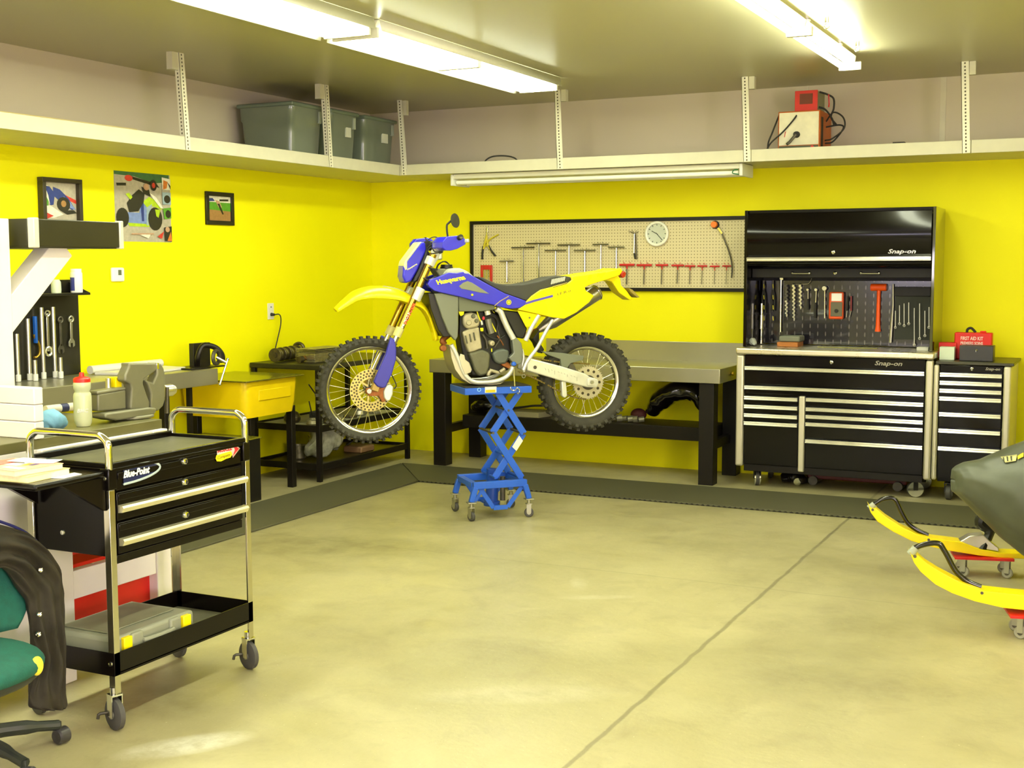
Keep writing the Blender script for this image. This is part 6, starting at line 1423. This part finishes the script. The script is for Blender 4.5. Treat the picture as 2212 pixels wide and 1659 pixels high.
p = onz(98, 885, 1.015); q = onz(160, 878, 1.015); mb = MB(); mb.cyl(p, q, .019, n=18); mb.build('tube', white_paint, t); mb = MB(); mb.cyl(p.lerp(q, .5), p.lerp(q, .75), .0195, n=18); mb.build('band', mat('navy_band', (40, 44, 90), .4), t)
t = onz(248, 838, 1.105)
c = vb(1195, 380, 2.28)
mb = MB(); mb.box((2.25, c.y-.018, vb(1195, 475, 2.28).z-.01), (2.29, c.y+.018, vb(1195, 310, 2.28).z)); tag(mb.build('yellow_box', yellow_plastic, bev=.002), 'small yellow box standing on the slide of the big vice', 'box')
c = vb(1090, 400, 2.28); mb = MB(); mb.cyl((2.27, c.y, vb(1090, 480, 2.28).z-.01), (2.27, c.y, vb(1090, 325, 2.28).z), .012, n=16); tag(mb.build('silver_tube', alu), 'small silver tube beside the yellow box on the vice slide', 'tube')
c0 = vb(860, 1000, 2.3); c1 = vb(1020, 800, 2.3)
# ================================================================ ROLLING TOOL CART
cart = thing('tool_cart', 'black three drawer rolling tool cart with chrome corner posts and raised chrome handles', 'tool cart', (2.82, -6.085, 0))
gb = mat('cart_black', (12, 8, 6), .22, var=.08, spec=.3)
cchr = mat('cart_chrome', (214, 210, 190), .18, 1, var=.02)
def cb_(nm, m, a, b, bev=.003, root=None): mb = MB(); mb.box(a, b); return mb.build(nm, m, root or cart, bev=bev)
CY0, CY1, CX0, CX1 = -6.48, -5.69, 2.62, 3.02
cb_('body', gb, (CX0+.02, CY0+.012, .63), (CX1-.03, CY1-.012, .94))
cb_('top_tray', gb, (CX0, CY0+.01, .935), (CX1, CY1-.01, .949))
for a, b in (((CX1-.022, CY0+.025, .949), (CX1, CY1-.025, .968)), ((CX0, CY0+.025, .949), (CX0+.02, CY1-.025, .975)), ((CX0, CY0+.012, .949), (CX1, CY0+.03, .966)), ((CX0, CY1-.03, .949), (CX1, CY1-.012, .966))): cb_('tray_lip', gb, a, b)
cb_('tray_mat', mat('cart_liner', (80, 78, 58), .5, var=.2, scale=12, bump=.2, bscale=40), (CX0+.022, CY0+.032, .9492), (CX1-.024, CY1-.032, .953), .001)
dw = []
for z0, z1, pl in ((.865, .935, False), (.755, .858, True), (.635, .748, True)):
    mb = MB(); mb.box((CX1-.03, CY0+.045, z0), (CX1-.008, CY1-.045, z1)); d = mb.build('drawer', gb, cart, bev=.003); dw.append(d)
    mb = MB(); mb.box((CX1-.009, CY0+.05, z1-.03), (CX1-.004, CY1-.05, z1-.006)); mb.build('step', gb, d, bev=.002)
    if pl:
        zc = z0+.045; mb = MB()
        mb.prism([(CX1-.008, zc+.012), (CX1+.012, zc+.010), (CX1+.017, zc+.002), (CX1+.010, zc-.014), (CX1-.008, zc-.016)], lambda u, v, w: V((u, w, v)), CY0+.05, CY1-.03)
        mb.build('handle', mat('cart_pull', (222, 216, 178), .3, .7, var=.03), d, smooth=False)
cb_('base_panel', gb, (CX1-.03, CY0+.04, .60), (CX1-.012, CY1-.04, .632))
for z in (.922, .843, .716):
    mb = MB(); mb.lathe([(.015, -.004), (.015, .004), (.011, .012), (.004, .014), (0, .012)], (CX1-.008, -6.08, z), (1, 0, 0), 20); k = mb.build('lock', chrome, cart)
    mb = MB(); mb.box((CX1+.005, -6.082, z-.008), (CX1+.009, -6.078, z+.006)); mb.build('keyhole', rubber, k)
for y, x in ((CY0, CX1), (CY1, CX1), (CY0, CX0), (CY1, CX0)):
    sx = -1 if x > 2.8 else 1; sy = 1 if y < -6 else -1
    mb = MB(); mb.prism([(x, y), (x+sx*.028, y), (x+sx*.028, y+sy*.003), (x+sx*.003, y+sy*.003), (x+sx*.003, y+sy*.028), (x, y+sy*.028)], lambda u, v, w: V((u, v, w)), .13, .872)
    mb.build('corner_post', cchr, cart, bev=.001)
    cb_('corner_guard', gb, (x+sx*.04-.0, y-sy*.002, .872), (x-sx*.002, y+sy*.04, .95), .004)
    mb = MB(); mb.lathe([(.009, 0), (.008, .004), (0, .005)], (x+sx*.018, y-sy*.002, .915), (0, -sy, 0), 14); mb.build('bolt', chrome, cart)
    mb = MB(); mb.lathe([(.009, 0), (.008, .004), (0, .005)], (x+sx*.018, y-sy*.001, .245), (0, -sy, 0), 14); mb.build('bolt', chrome, cart)
    # caster
    c = V((x+sx*.012-.005, y+sy*.012, .058)); ax = V((.95, .30, 0)).normalized() if y < -6 else V((.25, .97, 0))
    ax = V((.3, .95, 0)).normalized()
    mb = MB(); mb.lathe([(.012, -.014), (.048, -.015), (.058, -.009), (.058, .009), (.048, .015), (.012, .014)], c, ax, 28); wh = mb.build('caster_wheel', caster_rub, cart)
    mb = MB(); mb.cyl(c-ax*.018, c+ax*.018, .016, n=16); mb.build('hub', steel, wh)
    mb = MB(); t_ = tuple(ax.cross(V((0, 0, 1))))
    for q in (-1, 1): mb.bar(c+ax*q*.020+V((0, 0, -.008)), c+ax*q*.020+V((0, 0, .075)), .003, .034, t_)
    mb.bar(c-ax*.021+V((0, 0, .072)), c+ax*.021+V((0, 0, .072)), .04, .006, (0, 0, 1)); mb.cyl(c+V((0, 0, .072)), c+V((0, 0, .10)), .017, n=18); mb.build('fork', chrome, cart, smooth=False)
    if y < -6 and x > 2.8 or (y > -6 and x > 2.8):
        mb = MB(); mb.tube([c+ax*.02, c+V((-.05, -.02, .0)), c+V((-.06, -.025, -.02))], .006, 8, sm=3); mb.build('brake_lever', dark_steel, cart)
# handles
for y in (CY0+.014, CY1-.014):
    mb = MB(); mb.tube([(CX1-.01, y, .945), (CX1-.01, y, 1.0), (CX1-.014, y, 1.038), (CX1-.045, y, 1.062), (CX1-.09, y, 1.065), (CX0+.09, y, 1.065), (CX0+.045, y, 1.062), (CX0+.014, y, 1.038), (CX0+.01, y, 1.0), (CX0+.01, y, .945)], .0135, 14, sm=5)
    mb.build('side_handle', chrome, cart)
# bottom tray
cb_('bottom_tray', gb, (CX0, CY0, .205), (CX1, CY1, .215)); 
for a, b in (((CX1-.004, CY0, .2), (CX1, CY1, .285)), ((CX0, CY0, .2), (CX0+.004, CY1, .285)), ((CX0, CY0-.001, .2), (CX1, CY0+.003, .285)), ((CX0, CY1-.003, .2), (CX1, CY1+.001, .285))): cb_('tray_wall', gb, a, b, .001)
cb_('tray_liner', MATS['cart_liner'], (CX0+.006, CY0+.006, .2155), (CX1-.006, CY1-.006, .219), .001)
# folding side shelf with brackets
cb_('side_shelf', gb, (2.60, -6.80, .92), (3.01, CY0-.004, .942), .008)
for x in (2.66, 2.985):
    mb = MB(); mb.prism([(CY0-.003, .92), (CY0-.20, .92), (CY0-.003, .80)], lambda u, v, w: V((w, u, v)), x, x+.02); mb.build('shelf_bracket', gb, cart)
mb = MB(); mb.lathe([(.010, 0), (.008, .005), (0, .006)], (2.78, CY0+.012, .70), (0, -1, 0), 14); mb.build('bolt', chrome, cart)
# badges
xf = CX1-.0035
badge_s = mat('badge_silver_blue', (176, 190, 196), .35, .2); badge_b = mat('badge_navy', (22, 30, 74), .4)
ctr = onx(303, 1017, xf)
mb = MB(); rad = []
el = [V((xf, ctr.y+.105*math.cos(a)-.0, ctr.z+.040*math.sin(a))) for a in [(-1.9+3.8*i/28) for i in range(29)]]
pts_ = [V((xf, ctr.y-.085, ctr.z-.034))]+[V((xf, ctr.y-.085+.19*math.cos(-PI/2+PI*i/20)*1.0, ctr.z+.036*math.sin(-PI/2+PI*i/20))) for i in range(21)]+[V((xf, ctr.y-.085, ctr.z+.034))]
mb.tube(pts_, .0045, 8, flat=.5); sw_ = mb.build('badge_swoosh', badge_s, cart)
mb = MB(); mb.add([V((xf-.001, p.y-.002*(p.y > ctr.y), ctr.z+(p.z-ctr.z)*.96)) for p in pts_], [tuple(range(len(pts_)))]); mb.build('badge_field', badge_b, sw_)
lettering(cart, 'Blue-Point', (xf+.001, ctr.y-.020, ctr.z-.001), (0, 1, 0), (0, 0, 1), .027, mat('badge_text', (214, 222, 226), .35), .0015, .3, .135, 'badge_lettering', .035)
c2 = onx(493, 977, xf)
y_, z_ = c2.y-.006, c2.z+.004
arrow = [(-.062, .024), (.034, .027), (.034, .036), (.080, .002), (.034, -.03), (.03, -.018), (-.062, -.022)]
mb = MB(); mb.add([V((xf, y_+u, z_+v)) for u, v in arrow], [tuple(range(7))]); mb.build('arrow_sticker', mat('sticker_cream', (226, 200, 184), .5), cart, solid=.001)
mb = MB(); mb.add([V((xf+.0012, y_+u*.93, z_+v*.85)) for u, v in [(.036, .030), (.078, .002), (.036, -.026), (.05, .0)]], [(0, 1, 2, 3)]); mb.build('sticker_arrow_tip', mat('sticker_red', (196, 40, 46), .5), cart)
mb = MB(); mb.add([V((xf+.0012, y_+u, z_+v)) for u, v in [(-.068, -.006), (.022, -.001), (.03, -.016), (.018, -.026), (-.01, -.028), (-.04, -.034), (-.066, -.03), (-.073, -.018)]], [tuple(range(8))]); mb.build('sticker_yellow', mat('sticker_yellow', (246, 226, 20), .5), cart)
lettering(cart, 'MUSCLE', (xf+.0014, y_-.016, z_+.012), (0, 1, 0), (0, 0, 1), .020, MATS['sticker_red'], .0006, 0, .088, 'sticker_lettering', .04)
lettering(cart, 'Company', (xf+.0018, y_-.022, z_-.017), (0, 1, .05), (0, 0, 1), .016, mat('sticker_ink', (90, 76, 10), .5), .0006, .3, .080, 'sticker_lettering', .0)
# ---- things on the cart
tc_ = thing('plastic_case', 'grey plastic tool case with two yellow latches lying in the cart bottom tray', 'case', (2.81, -6.19, .2195))
pc = mat('case_grey', (132, 134, 118), .4, var=.06)
cb_('shell', pc, (2.665, -6.45, .2195), (2.985, -6.01, .325), .014, tc_)
cb_('lid_panel', mat('case_lid', (112, 112, 92), .45, var=.2, scale=10), (2.70, -6.41, .3255), (2.92, -6.05, .331), .004, tc_)
mb = MB(); mb.tube([(2.985, -6.30, .285), (3.003, -6.29, .285), (3.003, -6.16, .285), (2.985, -6.15, .285)], .010, 10, sm=3); mb.build('handle', pc, tc_)
for y in (-6.385, -6.065): cb_('latch', yellow_plastic, (2.975, y-.022, .26), (2.999, y+.022, .318), .004, tc_)
for y in (-6.33, -6.125): cb_('handle_shoulder', pc, (2.975, y-.03, .235), (2.995, y+.03, .322), .008, tc_)
def book(lab, c, w, l, h, z, rot, cov, pg, nm='book', deco=None):
    t = thing(nm, lab, 'book', (c[0], c[1], z), rot, 'books and papers on the cart side shelf')
    def lbx(n2, m, a, b, bev=0): mb = MB(); mb.box(a, b); return mb.build(n2, m, t, bev=bev, local=True)
    lbx('pages', pg, (-w/2+.003, -l/2+.003, .002), (w/2-.002, l/2-.003, h-.002)); lbx('cover', cov, (-w/2, -l/2, 0), (w/2, l/2, .002)); lbx('cover', cov, (-w/2, -l/2, h-.002), (w/2, l/2, h)); lbx('spine', cov, (-w/2-.001, -l/2, 0), (-w/2+.002, l/2, h))
    for i, (m, a, b) in enumerate(deco or []):
        mb = MB(); mb.box((a[0], a[1], h+.0002*(i+1)), (b[0], b[1], h+.0002*(i+1)+.0003)); mb.build('cover_print', m, t, local=True)
    return t
pgm = mat('page_cream', (236, 230, 190), .6, var=.05, scale=80); pk = mat('cover_pink', (234, 176, 150), .4, var=.1); orr = mat('cover_red', (214, 84, 66), .35, coat=.3)
wh_ = mat('paper_white', (250, 250, 246), .4)
book('thick cream paperback at the bottom of the pile on the cart side shelf', (2.82, -6.69), .26, .2, .022, .9425, .06, mat('cover_cream', (226, 216, 150), .5), pgm)
book('pink and orange covered book lying on top of the pile on the cart side shelf', (2.81, -6.70), .25, .2, .020, .965, -.08, pk, pgm, deco=[(wh_, (-.05, -.02), (.03, .05)), (SYM, (.03, .0), (.055, .04)), (mat('cover_violet', (70, 60, 140), .4), (.055, .01), (.075, .04)), (wh_, (.02, -.07), (.11, -.04)), (orr, (-.11, -.09), (-.03, .08))])
mb = MB(); mb.prism([(2.93, -6.68), (2.995, -6.66), (2.985, -6.57), (2.94, -6.56)], lambda u, v, w: V((u, v, w)), .9425, .9445); tag(mb.build('paper_note', wh_), 'small bright white paper note at the front edge of the cart side shelf', 'paper')
rnd = random.Random(9)
for i, (x, y, a, m, lb_) in enumerate(((2.86, -6.62, .4, wh_, 'white folded leaflet fanned out on the top book, nearest the cart'), (2.80, -6.64, .1, mat('leaflet_pale', (236, 226, 214), .5), 'pale pink edged leaflet fanned out on the top book behind the white one'))):
    R = M.Rotation(a, 4, 'Z'); mb = MB(); mb.prism([(-.05, -.04), (.05, -.04), (.05, .04), (-.05, .04)], lambda u, v, w: V((x, y, 0))+R @ V((u, v, w)), .9865+i*.003, .9885+i*.003); tag(mb.build('leaflet', m), lb_, 'paper')

# ================================================================ OFFICE CHAIR WITH JACKET
ch = thing('office_chair', 'green fabric swivel office chair cut off by the left edge, a jacket on its back', 'chair', (2.80, -6.92, 0))
teal = mat('chair_teal', (16, 84, 72), .8, var=.12, scale=40, bump=.4, bscale=220); pl = mat('chair_plastic', (38, 42, 38), .4)
def ell(c, rx, ry, rz, p=2.6, n=28, m=14):
    out = []; c = V(c)
    for i in range(m+1):
        t_ = -PI/2+PI*i/m; r = []
        for j in range(n):
            a = 2*PI*j/n; ca, sa = math.cos(a), math.sin(a); f = lambda q, e: math.copysign(abs(q)**e, q)
            k = abs(math.cos(t_))**.55
            r.append(c+V((rx*f(ca, 2/p)*k, ry*f(sa, 2/p)*k, rz*math.sin(t_))))
        out.append(r)
    return out
sc3 = V((2.98, -7.12, .413))
mb = MB(); mb.loft(ell(sc3, .25, .255, .055, 2.3)); mb.build('seat', teal, ch, angle=3)
mb = MB(); mb.loft(ell(sc3+V((0, 0, -.03)), .235, .24, .045, 2.3)); mb.build('seat_shell', pl, ch, angle=3)
mb = MB(); mb.ball(sc3+V((.216, .125, .002)), .028, 14, 10, sc=(.55, .8, 1.1)); mb.build('yellow_tag', mat('tag_yellow', (226, 206, 60), .6), ch, bev=.006)
# backrest
rings = []
for i in range(15):
    t_ = i/14; z = .43+.33*t_; w = .225*(abs(math.sin(PI*(.1+.8*t_)))**.35); cx_ = 2.80-.03*t_
    rings.append([V((cx_+.03*math.cos(2*PI*j/24)+.05*(abs(math.sin(2*PI*j/24)))**2, -6.90+w*math.sin(2*PI*j/24), z)) for j in range(24)])
mb = MB(); mb.loft(rings); mb.build('backrest', teal, ch, angle=3)
mb = MB(); mb.tube([(2.92, -7.05, .35), (2.78, -6.95, .33), (2.745, -6.93, .42), (2.745, -6.91, .6)], .02, 10, sm=5); mb.build('back_bracket', pl, ch)
hb2 = V((2.80, -6.92, .10))
mb = MB(); mb.cyl(hb2-V((0, 0, .03)), hb2+V((0, 0, .03)), .045, n=20); mb.cyl(hb2+V((0, 0, .03)), hb2+V((0, 0, .25)), .022, n=16); mb.build('gas_column', pl, ch)
mb = MB(); mb.box((2.78, -7.10, .315), (3.05, -6.90, .35)); mb.build('seat_mechanism', pl, ch, bev=.008)
a0 = math.atan2(-6.66+6.92, 2.925-2.80)
for k in range(5):
    a = a0-k*2*PI/5; 
    u = V((math.cos(a), math.sin(a), 0)); r_ = .29
    e = V((hb2.x, hb2.y, .068))+u*r_
    mb = MB(); mb.tube([hb2, hb2.lerp(e, .5)+V((0, 0, .006)), e], [.026, .024, .018], 10, sm=4); mb.build('base_arm', pl, ch)
    c = V((e.x, e.y, .03)); side = V((-u.y, u.x, 0)); ax = (side*.4+u*.9).normalized()
    mb = MB(); mb.lathe([(.006, -.022), (.022, -.024), (.028, -.018), (.029, .018), (.022, .024), (.006, .022)], c+u*.008, ax, 22); mb.build('caster', mat('caster_charcoal', (58, 56, 58), .35), ch)
    mb = MB(); mb.cyl(c+V((0, 0, .02)), c+V((0, 0, .05)), .009, n=10); mb.build('caster_stem', pl, ch)
# jacket
jk = thing('work_jacket', 'dark olive work jacket with metal snaps draped over the green chair back', 'jacket', (2.87, -6.75, .1))
S = [((-120, 1250), (-120, 1118)), ((-60, 1240), (-60, 1118)), ((0, 1226), (0, 1131)), ((22, 1240), (58, 1150)), ((40, 1268), (98, 1186)), ((56, 1300), (130, 1228)), ((66, 1345), (134, 1280)), ((73, 1395), (133, 1335)), ((78, 1440), (135, 1410)), ((62, 1495), (137, 1470)), ((66, 1528), (138, 1520)), ((84, 1535), (136, 1531))]
rings = []; rnd = random.Random(5); n = 36
ctr = [(V(onx(*a, 2.87)), V(onx(*b, 2.87))) for a, b in S]
for i, (a, b) in enumerate(ctr):
    m_ = (a+b)/2; h_ = (b-a)/2; r = []
    for j in range(n):
        t_ = 2*PI*j/n; f = 1+.10*math.sin(5*t_+i*.8)+.08*math.sin(9*t_-i*1.3)
        th = .045 if i < 4 else .035
        r.append(m_+h_*math.cos(t_)*(1+.03*math.sin(i*2.1))+V((th*math.sin(t_)*f+.020*math.sin(9*t_+i*.9)*abs(math.sin(t_)), 0, 0)))
    rings.append(r)
# smooth the rings along the drape
R2 = []
for i in range(len(rings)-1):
    for q in range(3):
        f = q/3
        R2.append([rings[i][j].lerp(rings[i+1][j], f)+V((.009*math.sin(j*1.7+i*2.3+q*1.1)+.006*math.sin(j*.6-i*1.9), 0, 0)) for j in range(n)])
R2.append(rings[-1])
mb = MB(); mb.loft(R2); mb.build('cloth', mat('jacket_cloth', (40, 35, 24), .8, var=.4, scale=9, bump=1., bscale=16), jk, angle=3, sub=1)
mb = MB(); mb.tube([onx(-100, 1117, 2.86), onx(-30, 1120, 2.86), onx(10, 1130, 2.86), onx(50, 1147, 2.86), onx(78, 1168, 2.86)], .005, 8, sm=4); mb.build('lining_edge', mat('lining_navy', (36, 36, 96), .6), jk)
for X, Y in ((87, 1231), (85, 1327), (83, 1370)):
    p = onx(X, Y, 2.905); mb = MB(); mb.lathe([(.009, -.02), (.009, 0), (.006, .003), (0, .004)], p, (CAM-p), 14); mb.build('snap', chrome, jk)

# ================================================================ COVERED SNOWMOBILE ON SKI DOLLIES
SA = math.radians(15); SP = V((5.25, -2.79, 0)); SU = V((math.cos(SA), math.sin(SA), 0)); SV = V((-math.sin(SA), math.cos(SA), 0))
def SL(px, py, ly):
    p = onp(px, py, SP+SV*ly, SV)-SP; return (p.dot(SU), p.z)
sm = thing('snowmobile', 'snowmobile under a grey-green cover with its yellow skis pointing left', 'snowmobile', tuple(SP), SA)
X_ = crop(1812, 1000, 4.1475); W_ = crop(2000, 930, 3.528)
ys_ = mat('ski_yellow', (250, 222, 10), .35, var=.03); loopm = mat('ski_loop', (22, 20, 16), .2, coat=.3)
low1 = [(258, 355), (280, 430), (340, 510), (480, 600), (640, 680), (780, 725), (960, 765), (1250, 812), (1420, 830)]
up1 = [(1420, 785), (1250, 752), (1080, 688), (820, 655), (700, 625), (560, 560), (420, 470), (335, 400), (285, 395)]
def spts(L_, ly): return [SL(*X_(*q), ly) for q in L_]
def ski(P, ly):
    P = P[:]; 
    mb = MB(); mb.prism(P, xz, ly-.055, ly+.055); o = mb.build('ski', ys_, sm, bev=.008, seg=3, local=True); return o
P1 = spts(low1, 0); U1 = spts(up1, 0)
P1 = P1+[(.95, .105)]+[(.95, .14)]+U1
sk1 = ski(P1, 0)
low2 = [(630, 785), (662, 870), (720, 950), (850, 1062), (1000, 1140), (1200, 1212), (1450, 1270), (1659, 1292)]
up2 = [(1659, 1160), (1460, 1140), (1280, 1120), (1080, 1050), (900, 955), (780, 880), (712, 820), (650, 815)]
P2 = spts(low2, -1.137)+[(1.05, .12), (1.05, .165)]+spts(up2, -1.137)
sk2 = ski(P2, -1.137)
for ly, pts in ((0, [(275, 392), (320, 368), (385, 328), (440, 315), (485, 318), (520, 352), (560, 440), (620, 540), (700, 600), (800, 648)]), (-1.137, [(640, 800), (690, 758), (760, 732), (850, 718), (905, 728), (935, 770), (970, 830), (1040, 960), (1120, 1040), (1190, 1080), (1272, 1112)])):
    Q = [SL(*X_(*q), ly) for q in pts]; mb = MB(); mb.tube([V((u, ly, v)) for u, v in Q], .0125, 12, sm=4); mb.build('ski_loop', loopm, sm, local=True)
    e = Q[1]; mb = MB(); mb.tube([V((Q[0][0], ly, Q[0][1]-.01)), V((e[0], ly, e[1]))], [.02, .017], 12, sm=3); mb.build('loop_cap', mat('loop_grey', (150, 156, 140), .35), sm, local=True)
for ly, X, Y in ((0, 805, 688), (0, 303, 420), (-1.137, 1282, 1165), (-1.137, 682, 838)):
    u, v = SL(*X_(X, Y), ly-.055); mb = MB(); mb.cyl((u, ly-.058, v), (u, ly-.05, v), .007, n=12); mb.build('ski_bolt', dark_steel, sm, local=True)
mb = MB(); u0, v0 = SL(*X_(1085, 690), -.05); u1, v1 = SL(*X_(1440, 750), -.05)
mb.prism([(u0, v0-.012), (u0+.05, v0+.02), (u0+.12, v0+.03), (u1-.05, v0+.0), (u1, v1-.01), (u1, v1-.03), (u0, v0-.03)], xz, -.04, .04); mb.build('ski_saddle', alu, sm, bev=.004, local=True)
mb = MB(); a = SL(*X_(1275, 540), 0); b = SL(*X_(1275, 790), -.03); mb.tube([V((a[0]+.02, 0, a[1]+.06)), V((a[0], 0, a[1])), V((a[0]+.045, 0, (a[1]+b[1])/2+.03)), V((b[0], -.03, b[1]))], [.035, .03, .024], 10, sm=5); mb.build('spindle', BLK if 'BLK' in globals() else rubber, sm, local=True)
mb = MB(); u, v = SL(*X_(1659, 1165), -1.137); mb.prism([(u-.02, v-.03), (u+.02, v+.02), (u+.16, v+.04), (u+.3, v-.03)], xz, -1.18, -1.10); mb.build('ski_saddle', alu, sm, bev=.004, local=True)
mb = MB(); mb.tube([V((u+.18, -1.137, v)), V((u+.14, -1.12, v+.14)), V((u+.2, -1.05, v+.28))], .03, 10, sm=4); mb.build('spindle', rubber, sm, local=True)
# cover: rings along the machine
TP = [(.055, .606, .606, .02), (.06, .55, .655, .07), (.08, .535, .672, .12), (.118, .50, .69, .16), (.197, .42, .705, .22), (.287, .33, .745, .29), (.392, .25, .80, .34), (.6, .17, .90, .42), (.9, .08, 1.03, .46), (1.3, .02, 1.12, .46), (1.8, .01, 1.0, .42), (2.4, .01, .92, .36), (2.9, .01, .8, .3)]
rings = []; n = 40
for i in range(len(TP)-1):
    for q in range(4):
        f = q/4; x = TP[i][0]*(1-f)+TP[i+1][0]*f; zb_ = TP[i][1]*(1-f)+TP[i+1][1]*f; zt = TP[i][2]*(1-f)+TP[i+1][2]*f; w = TP[i][3]*(1-f)+TP[i+1][3]*f
        r = []
        for j in range(n):
            t_ = 2*PI*j/n; ca, sa = math.cos(t_), math.sin(t_)
            k = 1+.014*math.sin(7*t_+x*9)+.012*math.sin(11*t_-x*24)+.010*math.sin(17*t_+x*31)+(.02*math.sin(x*16+3*t_) if x > .2 else 0)
            yy = w*math.copysign(abs(ca)**.8, ca)*k*(1 if sa < 0.3 else 1-.25*(sa-.3)); zz = (zb_+zt)/2+(zt-zb_)/2*math.copysign(abs(sa)**.75, sa)*k
            r.append(V((x+.02*abs(ca), -.57+yy, zz)))
        rings.append(r)
mb = MB(); mb.loft(rings)
tarp = mat('snow_cover', (72, 76, 62), .42, var=.2, scale=5, bump=.8, bscale=7)
mb.build('cover', tarp, sm, local=True, angle=3, sub=1)
# printed flash on the cover, laid on its surface
from mathutils.bvhtree import BVHTree
bv = BVHTree.FromPolygons([FR[sm.name] @ v for v in mb.v], mb.f)
def cov_patch(nm, quad, m, off, nx=10, ny=3):
    rows = []
    for j in range(ny+1):
        row = []
        for i in range(nx+1):
            u, v = i/nx, j/ny
            X = (quad[0][0]*(1-u)+quad[1][0]*u)*(1-v)+(quad[3][0]*(1-u)+quad[2][0]*u)*v; Y = (quad[0][1]*(1-u)+quad[1][1]*u)*(1-v)+(quad[3][1]*(1-u)+quad[2][1]*u)*v
            d = ray(*W_(X, Y)).normalized(); h = bv.ray_cast(CAM, d)
            if h[0] is None: return
            n_ = h[1] if h[1].dot(d) < 0 else -h[1]
            row.append(h[0]+n_*off)
        rows.append(row)
    g = MB(); g.sheet(rows); g.build(nm, m, sm, angle=3, solid=.001)
cream = mat('cover_cream_print', (196, 190, 130), .5)
cov_patch('cover_print', [(572, 208), (700, 190), (690, 238), (610, 252)], cream, .006)
cov_patch('cover_flash', [(702, 200), (748, 175), (748, 205), (704, 226)], mat('cover_yellow_print', (232, 206, 20), .5), .006)
for k in range(3): cov_patch('cover_print_line', [(590+k*30, 214-k*4), (600+k*30, 213-k*4), (604+k*30, 245-k*3), (594+k*30, 246-k*3)], MATS['snow_cover'], .009, 2, 2)
# dollies
def dolly(label, lx, ly, L_=.30):
    c = SP+SU*lx+SV*ly; t = thing('ski_dolly', label, 'dolly', (c.x, c.y, 0), SA, 'red wheeled dollies under the skis')
    mb = MB(); mb.box((-L_/2, -.085, .096), (L_/2, .085, .109)); mb.build('platform', red_paint, t, bev=.002, local=True)
    for x in (-L_/2+.05, L_/2-.03):
        for y in (-.06, .06):
            cc = V((x, y, .029)); ax = V((.45, .9, 0)).normalized()
            mb = MB(); mb.lathe([(.008, -.010), (.024, -.011), (.029, -.006), (.029, .006), (.024, .011), (.008, .010)], cc, ax, 20); w_ = mb.build('caster_wheel', mat('dolly_wheel', (150, 148, 130), .5), t, local=True)
            mb = MB(); mb.cyl(cc-ax*.013, cc+ax*.013, .012, n=12); mb.build('hub', dark_steel, w_, local=True)
            mb = MB(); tt = tuple(ax.cross(V((0, 0, 1))))
            for q in (-1, 1): mb.bar(cc+ax*q*.015, cc+ax*q*.015+V((0, 0, .066)), .003, .025, tt)
            mb.bar(cc-ax*.016+V((0, 0, .065)), cc+ax*.016+V((0, 0, .065)), .03, .004, (0, 0, 1)); mb.build('fork', steel, t, local=True, smooth=False)
    return t
dolly('red wheeled dolly under the farther yellow ski', .31, .0)
dolly('red wheeled dolly under the nearer yellow ski at the right edge', .385, -1.137)
